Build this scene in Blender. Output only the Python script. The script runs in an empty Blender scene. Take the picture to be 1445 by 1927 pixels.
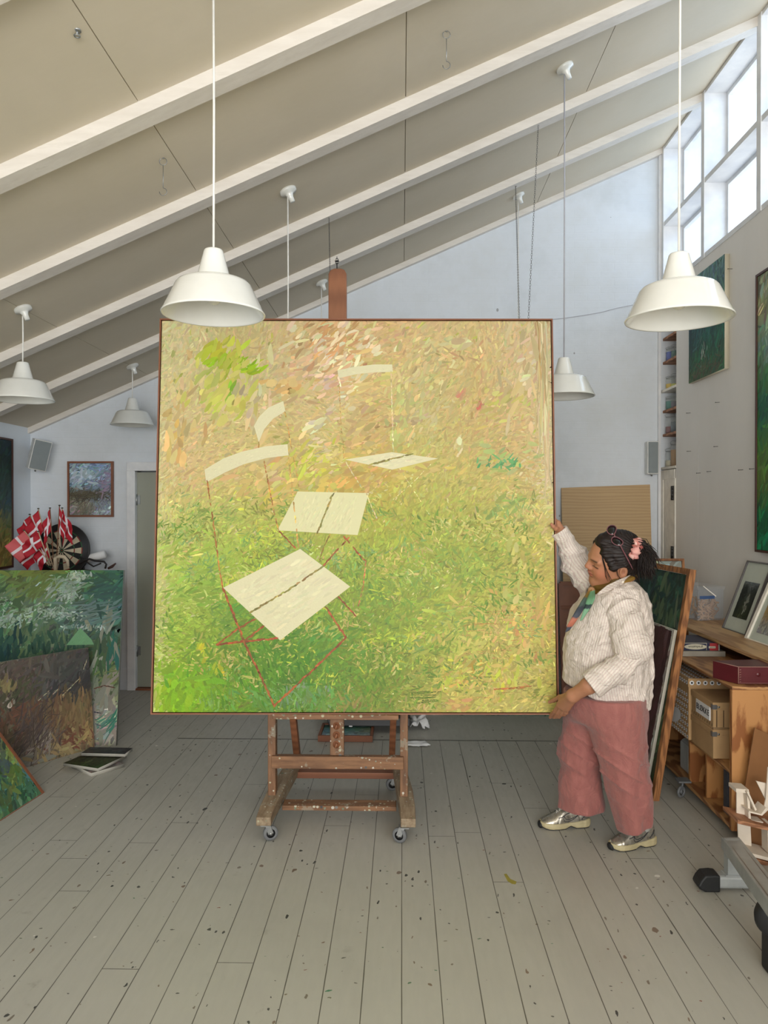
import bpy, math, random
import numpy as np
from mathutils import Vector, Matrix, Euler

sc = bpy.context.scene
COL = sc.collection
PI = math.pi

# ------------------------------------------------------------------ camera
F_PX = 1400.0
EYE = Vector((0, 0, 1.65))
cam_data = bpy.data.cameras.new('camera')
cam_data.sensor_fit = 'HORIZONTAL'
cam_data.sensor_width = 36
cam_data.lens = F_PX / 1445 * 36
cam_data.clip_start = 0.05
cam = bpy.data.objects.new('camera', cam_data)
COL.objects.link(cam)
cam.location = EYE
cam.rotation_euler = (math.radians(90 - 0.35), 0, math.radians(1.37))
sc.camera = cam
CAM_R = cam.rotation_euler.to_matrix()

# ------------------------------------------------------------------ view
sc.view_settings.view_transform = 'Standard'
sc.view_settings.look = 'None'
sc.view_settings.exposure = 1.12
sc.view_settings.gamma = 1.0
sc.view_settings.use_curve_mapping = False
sc.cycles.use_denoising = True
sc.cycles.max_bounces = 10
sc.cycles.diffuse_bounces = 6
sc.cycles.transparent_max_bounces = 12
sc.cycles.sample_clamp_indirect = 8
sc.cycles.caustics_reflective = False
sc.cycles.caustics_refractive = False

# ------------------------------------------------------------------ sky and daylight through the windows
world = bpy.data.worlds.new('sky')
sc.world = world
world.use_nodes = True
bg = world.node_tree.nodes['Background']
bg.inputs[0].default_value = (0.74, 0.87, 1.0, 1)
bg.inputs[1].default_value = 0.85

def area(name, loc, rot, sx, sy, power, color):
    l = bpy.data.lights.new(name, 'AREA')
    l.shape = 'RECTANGLE'; l.size = sx; l.size_y = sy
    l.energy = power; l.color = color
    o = bpy.data.objects.new(name, l); COL.objects.link(o)
    o.location = loc; o.rotation_euler = rot
    return o

# blue skylight falling in through the high windows on the right, and warm light thrown up from the ground outside
area('skylight', (3.45, 2.2, 4.85), (0, math.radians(62), 0), 1.5, 9.4, 52, (0.50, 0.72, 1.0))
area('ground_bounce', (3.3, 2.2, 3.05), (0, math.radians(128), 0), 1.3, 9.4, 24, (1.0, 0.90, 0.78))
# daylight through the tall glass front behind the photographer
area('daylight_front', (0.3, -3.35, 1.9), (math.radians(92), 0, 0), 4.6, 2.3, 185, (1.0, 0.972, 0.925))

# ------------------------------------------------------------------ pixel -> place helpers
def ray(x, y):
    d = CAM_R @ Vector(((x - 722.5) / F_PX, -(y - 963.5) / F_PX, -1.0))
    return d
def P(x, y, Y):
    d = ray(x, y); return EYE + d * (Y / d.y)
def FL(x, y, z=0.0):
    d = ray(x, y); return EYE + d * ((z - EYE.z) / d.z)
def RX(x, y, X):
    d = ray(x, y); return EYE + d * (X / d.x)
CZ0, CS = 3.82, 0.4327
def ceil_z(X): return CZ0 + CS * X
def CE(x, y):
    d = ray(x, y); t = (CZ0 - EYE.z) / (d.z - CS * d.x); return EYE + d * t

# ------------------------------------------------------------------ objects and tags
def tag(o, label=None, cat=None, group=None, kind=None):
    if label: o['label'] = label
    if cat: o['category'] = cat
    if group: o['group'] = group
    if kind: o['kind'] = kind
    return o
def empty(name, label=None, cat=None, loc=(0, 0, 0), rot=(0, 0, 0), group=None):
    o = bpy.data.objects.new(name, None); COL.objects.link(o)
    o.empty_display_size = 0.1
    o.location = loc; o.rotation_euler = rot
    return tag(o, label, cat, group)
def children(o): return [c for c in bpy.data.objects if c.parent == o]
def copy_tree(o, parent=None):
    c = o.copy(); COL.objects.link(c)
    if parent: c.parent = parent
    for ch in children(o): copy_tree(ch, c)
    return c

class MB:
    """collects shapes and links them as one mesh object"""
    def __init__(s): s.v = []; s.f = []; s.m = []; s.sm = []; s.mat = 0
    def add(s, vs, fs, smooth=False, M=None):
        b = len(s.v)
        for v in vs:
            v = Vector(v)
            if M is not None: v = M @ v
            s.v.append(tuple(v))
        for f in fs:
            s.f.append([i + b for i in f]); s.m.append(s.mat); s.sm.append(smooth)
        return s
    def box(s, lo, hi, M=None):
        (a, b, c), (d, e, f) = lo, hi
        vs = [(a,b,c),(d,b,c),(d,e,c),(a,e,c),(a,b,f),(d,b,f),(d,e,f),(a,e,f)]
        fs = [(0,3,2,1),(4,5,6,7),(0,1,5,4),(1,2,6,5),(2,3,7,6),(3,0,4,7)]
        return s.add(vs, fs, False, M)
    def cbox(s, c, sz, M=None):
        return s.box([c[i]-sz[i]/2 for i in range(3)], [c[i]+sz[i]/2 for i in range(3)], M)
    def hexa(s, vs):      # 8 corners: bottom ring, top ring
        return s.add(vs, [(0,3,2,1),(4,5,6,7),(0,1,5,4),(1,2,6,5),(2,3,7,6),(3,0,4,7)])
    def bar(s, a, b, w, t, up=(0, 0, 1)):
        a = Vector(a); b = Vector(b); d = (b - a).normalized()
        u = Vector(up); sx = d.cross(u)
        if sx.length < 1e-4: sx = d.cross(Vector((0, 1, 0)))
        sx.normalize(); n = sx.cross(d).normalized()
        vs = []
        for p in (a, b):
            for (i, j) in ((-1,-1),(1,-1),(1,1),(-1,1)):
                vs.append(p + sx * (i * w / 2) + n * (j * t / 2))
        return s.add(vs, [(0,1,2,3),(7,6,5,4),(0,4,5,1),(1,5,6,2),(2,6,7,3),(3,7,4,0)])
    def tube(s, pts, r, n=8, caps=True):
        pts = [Vector(p) for p in pts]
        rs = r if isinstance(r, (list, tuple)) else [r] * len(pts)
        vs = []; prev = None
        for i, p in enumerate(pts):
            d = (pts[min(i+1, len(pts)-1)] - pts[max(i-1, 0)])
            if d.length < 1e-9: d = Vector((0, 0, 1))
            d.normalize()
            if prev is None:
                a = Vector((1, 0, 0)) if abs(d.x) < .9 else Vector((0, 1, 0))
                u = d.cross(a).normalized()
            else:
                u = (prev - d * prev.dot(d)).normalized()
            prev = u; w = d.cross(u)
            for k in range(n):
                t = 2 * PI * k / n
                vs.append(p + u * (math.cos(t) * rs[i]) + w * (math.sin(t) * rs[i]))
        fs = []
        for i in range(len(pts) - 1):
            for k in range(n):
                fs.append((i*n+k, i*n+(k+1)%n, (i+1)*n+(k+1)%n, (i+1)*n+k))
        if caps:
            fs.append(tuple(range(n-1, -1, -1))); fs.append(tuple((len(pts)-1)*n+k for k in range(n)))
        return s.add(vs, fs, True)
    def lathe(s, prof, n=32, M=None, smooth=True):   # prof [(r,z)...]
        vs = []
        for (r, z) in prof:
            for k in range(n):
                t = 2 * PI * k / n; vs.append((r*math.cos(t), r*math.sin(t), z))
        fs = []
        for i in range(len(prof)-1):
            for k in range(n):
                fs.append((i*n+k, i*n+(k+1)%n, (i+1)*n+(k+1)%n, (i+1)*n+k))
        return s.add(vs, fs, smooth, M)
    def prism(s, pts, y0, y1, M=None):  # polygon in XZ, extruded along Y
        n = len(pts)
        vs = [(x, y0, z) for x, z in pts] + [(x, y1, z) for x, z in pts]
        fs = [tuple(range(n)), tuple(range(2*n-1, n-1, -1))]
        for k in range(n): fs.append((k, n+k, n+(k+1)%n, (k+1)%n))
        return s.add(vs, fs, False, M)
    def sphere(s, c, r, n=12, sc=(1, 1, 1)):
        prof = [(max(1e-5, r*math.sin(PI*i/n)), -r*math.cos(PI*i/n)) for i in range(n+1)]
        M = Matrix.Translation(Vector(c)) @ Matrix.Diagonal((sc[0], sc[1], sc[2], 1))
        return s.lathe(prof, n*2, M)
    def torus(s, c, R, r, n=20, m=8, M=None):
        vs = []; fs = []
        for i in range(n):
            a = 2*PI*i/n
            for j in range(m):
                b = 2*PI*j/m
                vs.append(Vector(c) + Vector(((R+r*math.cos(b))*math.cos(a), (R+r*math.cos(b))*math.sin(a), r*math.sin(b))))
        for i in range(n):
            for j in range(m):
                fs.append((i*m+j, ((i+1)%n)*m+j, ((i+1)%n)*m+(j+1)%m, i*m+(j+1)%m))
        return s.add(vs, fs, True, M)
    def mesh(s, name, mats):
        me = bpy.data.meshes.new(name)
        me.from_pydata(s.v, [], s.f)
        for m in (mats if isinstance(mats, (list, tuple)) else [mats]): me.materials.append(m)
        me.polygons.foreach_set('material_index', s.m)
        me.polygons.foreach_set('use_smooth', s.sm)
        me.update()
        return me
    def build(s, name, mats, parent=None, bevel=0, loc=None):
        o = bpy.data.objects.new(name, s.mesh(name, mats)); COL.objects.link(o)
        if parent: o.parent = parent
        if loc is not None: o.location = loc
        if bevel:
            b = o.modifiers.new('bevel', 'BEVEL'); b.width = bevel; b.segments = 2
            b.limit_method = 'ANGLE'; b.angle_limit = math.radians(40)
        return o

def rebase(o, base):
    """put a mesh object's origin at base (world) without moving its shape"""
    base = Vector(base)
    o.data.transform(Matrix.Translation(-base)); o.location = base
    return o

# ------------------------------------------------------------------ materials
def lin(c):
    return tuple(((x/255)/12.92 if x/255 <= .04045 else ((x/255+.055)/1.055)**2.4) for x in c[:3])
def L4(c): return lin(c) + (1,)
class NT:
    def __init__(s, name):
        s.mat = bpy.data.materials.new(name); s.mat.use_nodes = True
        s.t = s.mat.node_tree; s.b = s.t.nodes['Principled BSDF']
    def n(s, typ, **kw):
        nd = s.t.nodes.new(typ)
        for k, v in kw.items():
            if k.startswith('i_'):
                key = k[2:]; key = int(key) if key.isdigit() else key.replace('_', ' ')
                s.set(nd.inputs[key], v)
            else: setattr(nd, k, v)
        return nd
    def set(s, sock, v):
        if isinstance(v, bpy.types.NodeSocket): s.t.links.new(v, sock)
        elif isinstance(v, (tuple, list)) and len(v) == 3 and sock.type == 'RGBA': sock.default_value = (*v, 1)
        else: sock.default_value = v
    def math(s, op, a, b=0.0, c=None):
        nd = s.t.nodes.new('ShaderNodeMath'); nd.operation = op
        s.set(nd.inputs[0], a); s.set(nd.inputs[1], b)
        if c is not None: s.set(nd.inputs[2], c)
        return nd.outputs[0]
    def mix(s, f, a, b):
        nd = s.t.nodes.new('ShaderNodeMix'); nd.data_type = 'RGBA'
        s.set(nd.inputs[0], f); s.set(nd.inputs[6], a); s.set(nd.inputs[7], b)
        return nd.outputs[2]
    def coord(s, scale=(1, 1, 1), kind='Object', rot=(0, 0, 0)):
        tc = s.t.nodes.new('ShaderNodeTexCoord'); mp = s.t.nodes.new('ShaderNodeMapping')
        mp.inputs['Scale'].default_value = scale; mp.inputs['Rotation'].default_value = rot
        s.t.links.new(tc.outputs[kind], mp.inputs[0]); return mp.outputs[0]
    def noise(s, vec, scale, detail=4, rough=.55, dist=0.0):
        nd = s.n('ShaderNodeTexNoise'); s.set(nd.inputs['Vector'], vec)
        nd.inputs['Scale'].default_value = scale; nd.inputs['Detail'].default_value = detail
        nd.inputs['Roughness'].default_value = rough; nd.inputs['Distortion'].default_value = dist
        return nd.outputs[0]
    def ramp(s, f, stops):
        nd = s.t.nodes.new('ShaderNodeValToRGB'); s.set(nd.inputs[0], f)
        e = nd.color_ramp.elements
        while len(e) < len(stops): e.new(.5)
        for i, (p, c) in enumerate(stops):
            e[i].position = p; e[i].color = (*c, 1) if len(c) == 3 else c
        return nd.outputs[0]
    def bump(s, h, st=.3, dist=.01):
        nd = s.n('ShaderNodeBump'); s.set(nd.inputs['Height'], h)
        nd.inputs['Strength'].default_value = st; nd.inputs['Distance'].default_value = dist
        s.t.links.new(nd.outputs[0], s.b.inputs['Normal']); return s
    def col(s, v): s.set(s.b.inputs['Base Color'], v); return s
    def rough(s, v): s.set(s.b.inputs['Roughness'], v); return s
    def p(s, **kw):
        for k, v in kw.items(): s.set(s.b.inputs[k.replace('_', ' ')], v)
        return s

def simple(name, c, rough=.6, var=.12, scale=14, metal=0.0, bump=0.0, spec=None, **kw):
    m = NT(name)
    base = lin(c); v = m.noise(m.coord(), scale, 4)
    dark = tuple(x*(1-var) for x in base); light = tuple(min(1, x*(1+var)) for x in base)
    m.col(m.ramp(v, [(.3, dark), (.7, light)])).rough(rough).p(Metallic=metal, **kw)
    if spec is not None: m.p(Specular_IOR_Level=spec)
    if bump: m.bump(m.noise(m.coord(), scale*3, 3), bump, .004)
    return m.mat

def wood(name, c1, c2, scale=(1, 1, 14), rough=.5, figure=2.2, contrast=(.35, .65), wd=7):
    m = NT(name)
    co = m.coord(scale)
    n1 = m.noise(co, figure, 3, .5, .6)
    w = m.n('ShaderNodeTexWave', wave_type='RINGS')
    m.set(w.inputs['Vector'], co); w.inputs['Scale'].default_value = figure*.9
    w.inputs['Distortion'].default_value = wd; w.inputs['Detail'].default_value = 2
    f = m.math('ADD', m.math('MULTIPLY', n1, .5), m.math('MULTIPLY', w.outputs['Fac'], .5))
    fine = m.noise(co, figure*14, 3)
    f = m.math('ADD', m.math('MULTIPLY', f, .8), m.math('MULTIPLY', fine, .2))
    m.col(m.ramp(f, [(contrast[0], lin(c1)), (contrast[1], lin(c2))])).rough(rough)
    m.bump(f, .12, .002)
    return m.mat

def splattered(name, c1, c2, axis):
    """old easel wood with drips and dabs of dried paint"""
    m = NT(name)
    sc_ = [9, 9, 9]; sc_[axis] = 1.2
    f = m.noise(m.coord(tuple(sc_)), 5, 5, .6)
    base = m.ramp(f, [(.3, lin(c1)), (.7, lin(c2))])
    v = m.n('ShaderNodeTexVoronoi'); m.set(v.inputs['Vector'], m.coord()); v.inputs['Scale'].default_value = 52
    v.inputs['Randomness'].default_value = 1
    cell = m.n('ShaderNodeSeparateColor', i_0=v.outputs['Color'])
    msk = m.math('MULTIPLY', m.math('LESS_THAN', v.outputs['Distance'], m.math('MULTIPLY', cell.outputs[0], .42)),
                 m.math('GREATER_THAN', cell.outputs[1], .42))
    pc = m.ramp(cell.outputs[2], [(0, lin((190, 186, 170))), (.4, lin((160, 158, 130))), (.6, lin((96, 110, 90))), (.8, lin((205, 200, 190))), (1, lin((60, 62, 66)))])
    sm = m.math('GREATER_THAN', m.noise(m.coord(), 9, 5, .7), .6)
    c = m.mix(m.math('MULTIPLY', sm, .45), base, lin((150, 148, 132)))
    c = m.mix(msk, c, pc)
    m.col(c).rough(.6).bump(f, .2, .003)
    return m.mat

MAT = {}
def build_mats():
    # ceiling boards: warm off-white paint, faint patches
    m = NT('ceiling_paint'); n1 = m.noise(m.coord(), 1.3, 5, .6); n2 = m.noise(m.coord((1, 4, 1)), 9, 4)
    m.col(m.mix(m.math('MULTIPLY', n2, .25), m.ramp(n1, [(.3, lin((200, 190, 170))), (.7, lin((209, 199, 181)))]), lin((190, 180, 160)))).rough(.75)
    MAT['ceiling'] = m.mat
    m = NT('beam_paint'); n1 = m.noise(m.coord((1, 6, 6)), 3, 5, .65)
    m.col(m.ramp(n1, [(.3, lin((210, 203, 194))), (.6, lin((222, 216, 208))), (.75, lin((206, 200, 190)))])).rough(.5).bump(n1, .3, .004)
    MAT['beam'] = m.mat
    # limewashed brick wall
    m = NT('white_brick')
    br = m.n('ShaderNodeTexBrick'); m.set(br.inputs['Vector'], m.coord((1, 1, 1), rot=(PI/2, 0, 0)))
    br.inputs['Scale'].default_value = 1.0
    br.inputs['Brick Width'].default_value = .235; br.inputs['Row Height'].default_value = .067
    br.inputs['Mortar Size'].default_value = .005; br.inputs['Mortar Smooth'].default_value = .6
    br.inputs['Color1'].default_value = (1, 1, 1, 1); br.inputs['Color2'].default_value = (.86, .86, .86, 1); br.inputs['Mortar'].default_value = (.2, .2, .2, 1)
    n1 = m.noise(m.coord(), 2.2, 5, .65); n3 = m.noise(m.coord((1, 1, 3)), 26, 4)
    patch = m.ramp(m.noise(m.coord(), .9, 4, .6), [(.52, (0, 0, 0)), (.62, (1, 1, 1))])
    h = m.math('ADD', m.math('MULTIPLY', br.outputs['Color'], .6), m.math('MULTIPLY', n3, .6))
    base = m.ramp(n1, [(.25, lin((204, 209, 213))), (.5, lin((215, 220, 226))), (.75, lin((209, 213, 216)))])
    v = m.n('ShaderNodeTexVoronoi'); m.set(v.inputs['Vector'], m.coord((1, 1, .7))); v.inputs['Scale'].default_value = 7
    cell = m.n('ShaderNodeSeparateColor', i_0=v.outputs['Color'])
    msk = m.math('MULTIPLY', m.math('LESS_THAN', v.outputs['Distance'], .075), m.math('GREATER_THAN', cell.outputs[0], .72))
    m.col(m.mix(m.math('MULTIPLY', msk, .7), base, lin((120, 118, 116)))).rough(.7)
    m.bump(h, .22, .005)
    MAT['brick'] = m.mat
    m = NT('white_plaster'); n1 = m.noise(m.coord(), 1.8, 5, .6)
    m.col(m.ramp(n1, [(.3, lin((208, 214, 219))), (.7, lin((216, 222, 228)))])).rough(.7).bump(m.noise(m.coord(), 20, 4), .15, .004)
    MAT['plaster'] = m.mat
    m = NT('painted_board'); n1 = m.noise(m.coord((1, 1, .5)), 1.4, 5, .6)
    v = m.n('ShaderNodeTexVoronoi'); m.set(v.inputs['Vector'], m.coord()); v.inputs['Scale'].default_value = 5
    cell = m.n('ShaderNodeSeparateColor', i_0=v.outputs['Color'])
    msk = m.math('MULTIPLY', m.math('LESS_THAN', v.outputs['Distance'], .04), m.math('GREATER_THAN', cell.outputs[0], .6))
    m.col(m.mix(m.math('MULTIPLY', msk, .6), m.ramp(n1, [(.3, lin((224, 220, 214))), (.7, lin((234, 230, 225)))]), lin((120, 116, 112)))).rough(.55)
    MAT['board'] = m.mat
    m = NT('window_frame_paint'); m.col(m.ramp(m.noise(m.coord(), 8, 5), [(.35, lin((216, 217, 220))), (.7, lin((232, 232, 232)))])).rough(.45)
    MAT['frame'] = m.mat

    # floor: painted planks along Y with gaps, joints, drips
    m = NT('painted_floor')
    tc = m.t.nodes.new('ShaderNodeTexCoord')
    sep = m.n('ShaderNodeSeparateXYZ', i_0=tc.outputs['Object'])
    X, Y = sep.outputs[0], sep.outputs[1]
    px = m.math('DIVIDE', m.math('ADD', X, 67.0), .134)
    fr = m.math('FRACT', px); idx = m.math('FLOOR', px)
    wn = m.n('ShaderNodeTexWhiteNoise', noise_dimensions='1D'); m.set(wn.inputs['W'], idx)
    rnd = wn.outputs['Value']
    edge = m.math('MINIMUM', fr, m.math('SUBTRACT', 1.0, fr))
    vx = m.n('ShaderNodeCombineXYZ', i_0=idx, i_1=m.math('MULTIPLY', Y, .9))
    wv = m.noise(vx.outputs[0], 2.0, 3)
    wid = m.math('ADD', .004, m.math('MULTIPLY', m.math('POWER', wv, 2.0), .034))
    gap = m.math('LESS_THAN', edge, wid)
    # butt joints
    jy = m.math('FRACT', m.math('ADD', m.math('DIVIDE', Y, 3.1), m.math('MULTIPLY', rnd, 7.0)))
    joint = m.math('LESS_THAN', jy, .0011)
    near = m.math('LESS_THAN', Y, 5.27)
    leftp = m.math('LESS_THAN', X, -1.05)
    zone = m.math('MAXIMUM', near, leftp)
    lines = m.math('MULTIPLY', m.math('MAXIMUM', gap, joint), zone)
    seam = m.math('MULTIPLY', m.math('LESS_THAN', m.math('ABSOLUTE', m.math('SUBTRACT', Y, 5.27)), .009), m.math('GREATER_THAN', X, -1.6))
    lines = m.math('MAXIMUM', lines, seam)
    co = m.coord()
    n1 = m.noise(co, 1.1, 5, .6); n2 = m.noise(m.coord((3, .5, 1)), 14, 4)
    base = m.ramp(n1, [(.25, lin((160, 158, 149))), (.5, lin((172, 170, 161))), (.8, lin((164, 162, 154)))])
    base = m.mix(m.math('MULTIPLY', n2, .28), base, lin((148, 145, 136)))
    base = m.mix(m.math('MULTIPLY', rnd, .12), base, lin((176, 176, 168)))
    # scuffs
    sc1 = m.ramp(m.noise(m.coord((1, 1, 1)), 3.4, 6, .72), [(.60, (0, 0, 0)), (.70, (1, 1, 1))])
    sc2 = m.ramp(m.noise(m.coord((1, 1, 1)), 18, 4, .6), [(.5, (0, 0, 0)), (.62, (1, 1, 1))])
    base = m.mix(m.math('MULTIPLY', m.math('MULTIPLY', sc1, sc2), .32), base, lin((112, 106, 94)))
    def drops(scale, rmax, p, cols, stretch=(1, 1, 1), base=base, dens=True):
        w = m.noise(m.coord(), 30, 2)
        off = m.n('ShaderNodeVectorMath', operation='ADD'); m.set(off.inputs[0], m.coord(stretch))
        cmb = m.n('ShaderNodeCombineXYZ', i_0=m.math('MULTIPLY', w, .02), i_1=m.math('MULTIPLY', w, .03)); m.set(off.inputs[1], cmb.outputs[0])
        v = m.n('ShaderNodeTexVoronoi'); m.set(v.inputs['Vector'], off.outputs[0]); v.inputs['Scale'].default_value = scale
        cell = m.n('ShaderNodeSeparateColor', i_0=v.outputs['Color'])
        r = m.math('MULTIPLY', m.math('POWER', cell.outputs[0], 2.5), rmax)
        k = m.math('MULTIPLY', m.math('LESS_THAN', v.outputs['Distance'], r), m.math('GREATER_THAN', cell.outputs[1], p))
        if dens: k = m.math('MULTIPLY', k, m.math('GREATER_THAN', m.noise(m.coord(), 2.3, 3), .47))
        return m.mix(m.math('MULTIPLY', k, .9), base, m.ramp(cell.outputs[2], cols))
    dark = [(0, lin((34, 36, 38))), (.6, lin((64, 64, 60))), (.85, lin((104, 98, 86))), (1, lin((112, 92, 76)))]
    base = drops(8, .10, .30, dark, (1, .75, 1), base)
    base = drops(15, .17, .30, dark, (1, .8, 1), base)
    base = drops(27, .22, .30, dark, (1.3, .6, 1), base)
    base = drops(36, .18, .5, [(0, lin((60, 60, 56))), (.7, lin((90, 86, 76))), (.9, lin((120, 60, 40))), (1, lin((40, 110, 80)))], (.6, 1.2, 1), base, False)
    base = drops(9.5, .13, .62, [(0, lin((212, 210, 202))), (1, lin((196, 196, 188)))], (1, 1, 1), base)
    m.col(m.mix(m.math('MULTIPLY', lines, .85), base, lin((62, 58, 52))))
    m.rough(m.ramp(n2, [(.3, (.34, .34, .34)), (.7, (.5, .5, .5))]))
    m.bump(m.math('SUBTRACT', 1.0, lines), .5, .003)
    MAT['floor'] = m.mat

    m = NT('enamel_white'); n1 = m.noise(m.coord(), 6, 4)
    m.col(m.ramp(n1, [(.3, lin((214, 214, 208))), (.7, lin((224, 224, 219)))])).rough(.16).p(Coat_Weight=.4, Coat_Roughness=.08)
    MAT['enamel'] = m.mat
    MAT['cord'] = simple('white_cord', (226, 224, 218), .6)
    MAT['cord_grey'] = simple('grey_cord', (168, 168, 176), .6)
    MAT['chain'] = simple('dark_chain', (92, 90, 88), .4, metal=.7)
    MAT['steel'] = simple('dull_steel', (150, 152, 152), .35, metal=.8)
    MAT['iron'] = simple('black_iron', (38, 36, 36), .5)
    MAT['glass_bulb'] = simple('frosted_bulb', (235, 232, 220), .2)
    MAT['easel_v'] = splattered('easel_wood_upright', (90, 62, 42), (136, 98, 68), 2)
    MAT['easel_h'] = splattered('easel_wood_rail', (96, 66, 44), (142, 102, 70), 0)
    MAT['easel_y'] = splattered('easel_wood_foot', (110, 88, 66), (150, 134, 110), 1)
    MAT['easel_mast'] = wood('mast_pine', (112, 68, 44), (142, 92, 62), (14, 14, .6), .5, 1.6, (.2, .85), 2)
    MAT['rail_pine'] = wood('rail_pine', (112, 66, 42), (136, 86, 58), (.6, 14, 14), .5, 1.6, (.2, .85), 2)
    MAT['frame_wood'] = simple('thin_frame_wood', (126, 76, 50), .5, .16, 6)
    MAT['oak_edge'] = wood('oak_edge', (122, 78, 44), (164, 110, 64), (14, 14, 1), .5, 3)
    MAT['frame_dark'] = simple('dark_frame', (70, 42, 34), .45)
    MAT['white_paint'] = simple('white_frame_paint', (226, 220, 208), .45)
    MAT['grey_metal'] = simple('grey_frame_metal', (112, 108, 108), .35, metal=.5)
    MAT['raw_canvas'] = simple('raw_canvas', (206, 198, 180), .8, bump=.3)
    MAT['plywood'] = wood('birch_ply', (178, 148, 108), (188, 159, 118), (1, 1, 8), .6, 1.6)
    MAT['fir_ply'] = wood('fir_ply', (138, 84, 42), (182, 130, 78), (5, 5, 1.3), .5, 2.6, (.42, .56))
    MAT['fir_ply_h'] = wood('fir_ply_shelf', (126, 82, 48), (182, 136, 88), (5, 1.0, 5), .5, 2.6, (.4, .6))
    MAT['bench'] = wood('bench_pine', (160, 120, 80), (196, 158, 112), (7, 1, 7), .45, 2.4)
    MAT['shelf_wood'] = wood('little_shelf_wood', (132, 88, 60), (170, 120, 86), (5, 1, 5), .6, 3)
    MAT['card'] = simple('cardboard', (176, 142, 100), .8, .06)
    MAT['card_dark'] = simple('cardboard_print', (60, 44, 30), .8)
    MAT['paper'] = simple('white_paper', (222, 222, 222), .7, .05)
    MAT['black'] = simple('black_plastic', (26, 26, 28), .45)
    MAT['rubber'] = simple('black_rubber', (22, 23, 25), .6, bump=.2)
    MAT['grey_paint'] = simple('grey_powder_coat', (150, 154, 154), .35)
    MAT['wheel'] = simple('grey_rubber', (104, 106, 108), .6)

build_mats()

# a surface whose colours live in the mesh (paintings, patterned cloth)
def attr_mat(name, rough=.5, bump=.25, bscale=60, spec=.3, coat=0):
    m = NT(name)
    a = m.n('ShaderNodeAttribute', attribute_name='Col')
    m.col(a.outputs['Color']).rough(rough).p(Specular_IOR_Level=spec, Coat_Weight=coat)
    if bump: m.bump(m.noise(m.coord((1, 1, 1)), bscale, 4, .6), bump, .004)
    return m.mat
MAT['paint'] = attr_mat('oil_paint', .5, .35, 90)

def set_col(me, cols):
    a = me.color_attributes.new('Col', 'FLOAT_COLOR', 'POINT')
    c = np.ones((len(me.vertices), 4), dtype=np.float32); c[:, :3] = cols
    a.data.foreach_set('color', c.ravel())

def to_lin(c):
    c = np.clip(np.asarray(c, dtype=float)/255, 0, 1)
    return np.where(c <= .04045, c/12.92, ((c+.055)/1.055)**2.4)

def grid_field(grid):
    g = np.array(grid, dtype=float); R, C = g.shape[:2]
    def f(u, v):
        x = np.clip(u, 0, .9999)*(C-1); y = np.clip(v, 0, .9999)*(R-1)
        i = x.astype(int); j = y.astype(int); a = (x-i)[:, None]; b = (y-j)[:, None]
        i1 = np.minimum(i+1, C-1); j1 = np.minimum(j+1, R-1)
        return g[j, i]*(1-a)*(1-b)+g[j, i1]*a*(1-b)+g[j1, i]*(1-a)*b+g[j1, i1]*a*b
    return f

def stroke_arrays(u, v, ang, ln, wd, col, W, H, y, rs, curve=.25, lr=.035):
    """u,v in canvas metres (u right, v up); returns verts, quads, colours"""
    n = len(u)
    t = np.array([-.5, -.22, .2, .5]); wf = np.array([.45, 1.0, .92, .25])
    cx = np.cos(ang); cz = np.sin(ang); nx = -cz; nz = cx
    bend = rs.normal(0, curve, n)
    V = np.zeros((n, 4, 2, 3)); C = np.zeros((n, 4, 2, 3))
    for k in range(4):
        off = bend*ln*(t[k]**2)
        px = u+cx*ln*t[k]+nx*off; pz = v+cz*ln*t[k]+nz*off
        for s, sg in enumerate((-1, 1)):
            w = wd*wf[k]*.5*sg*rs.uniform(.75, 1.2, n)
            V[:, k, s, 0] = np.clip(px+nx*w, 0, W); V[:, k, s, 2] = np.clip(pz+nz*w, 0, H)
            V[:, k, s, 1] = y
            C[:, k, s] = col*(1+sg*rs.normal(0, lr, n))[:, None]*(1+rs.normal(0, lr*.7, n))[:, None]
    base = (np.arange(n)*8)[:, None, None]
    q = np.array([[k*2, (k+1)*2, (k+1)*2+1, k*2+1] for k in range(3)])[None]
    return V.reshape(-1, 3), (base+q).reshape(-1, 4), C.reshape(-1, 3)

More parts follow.
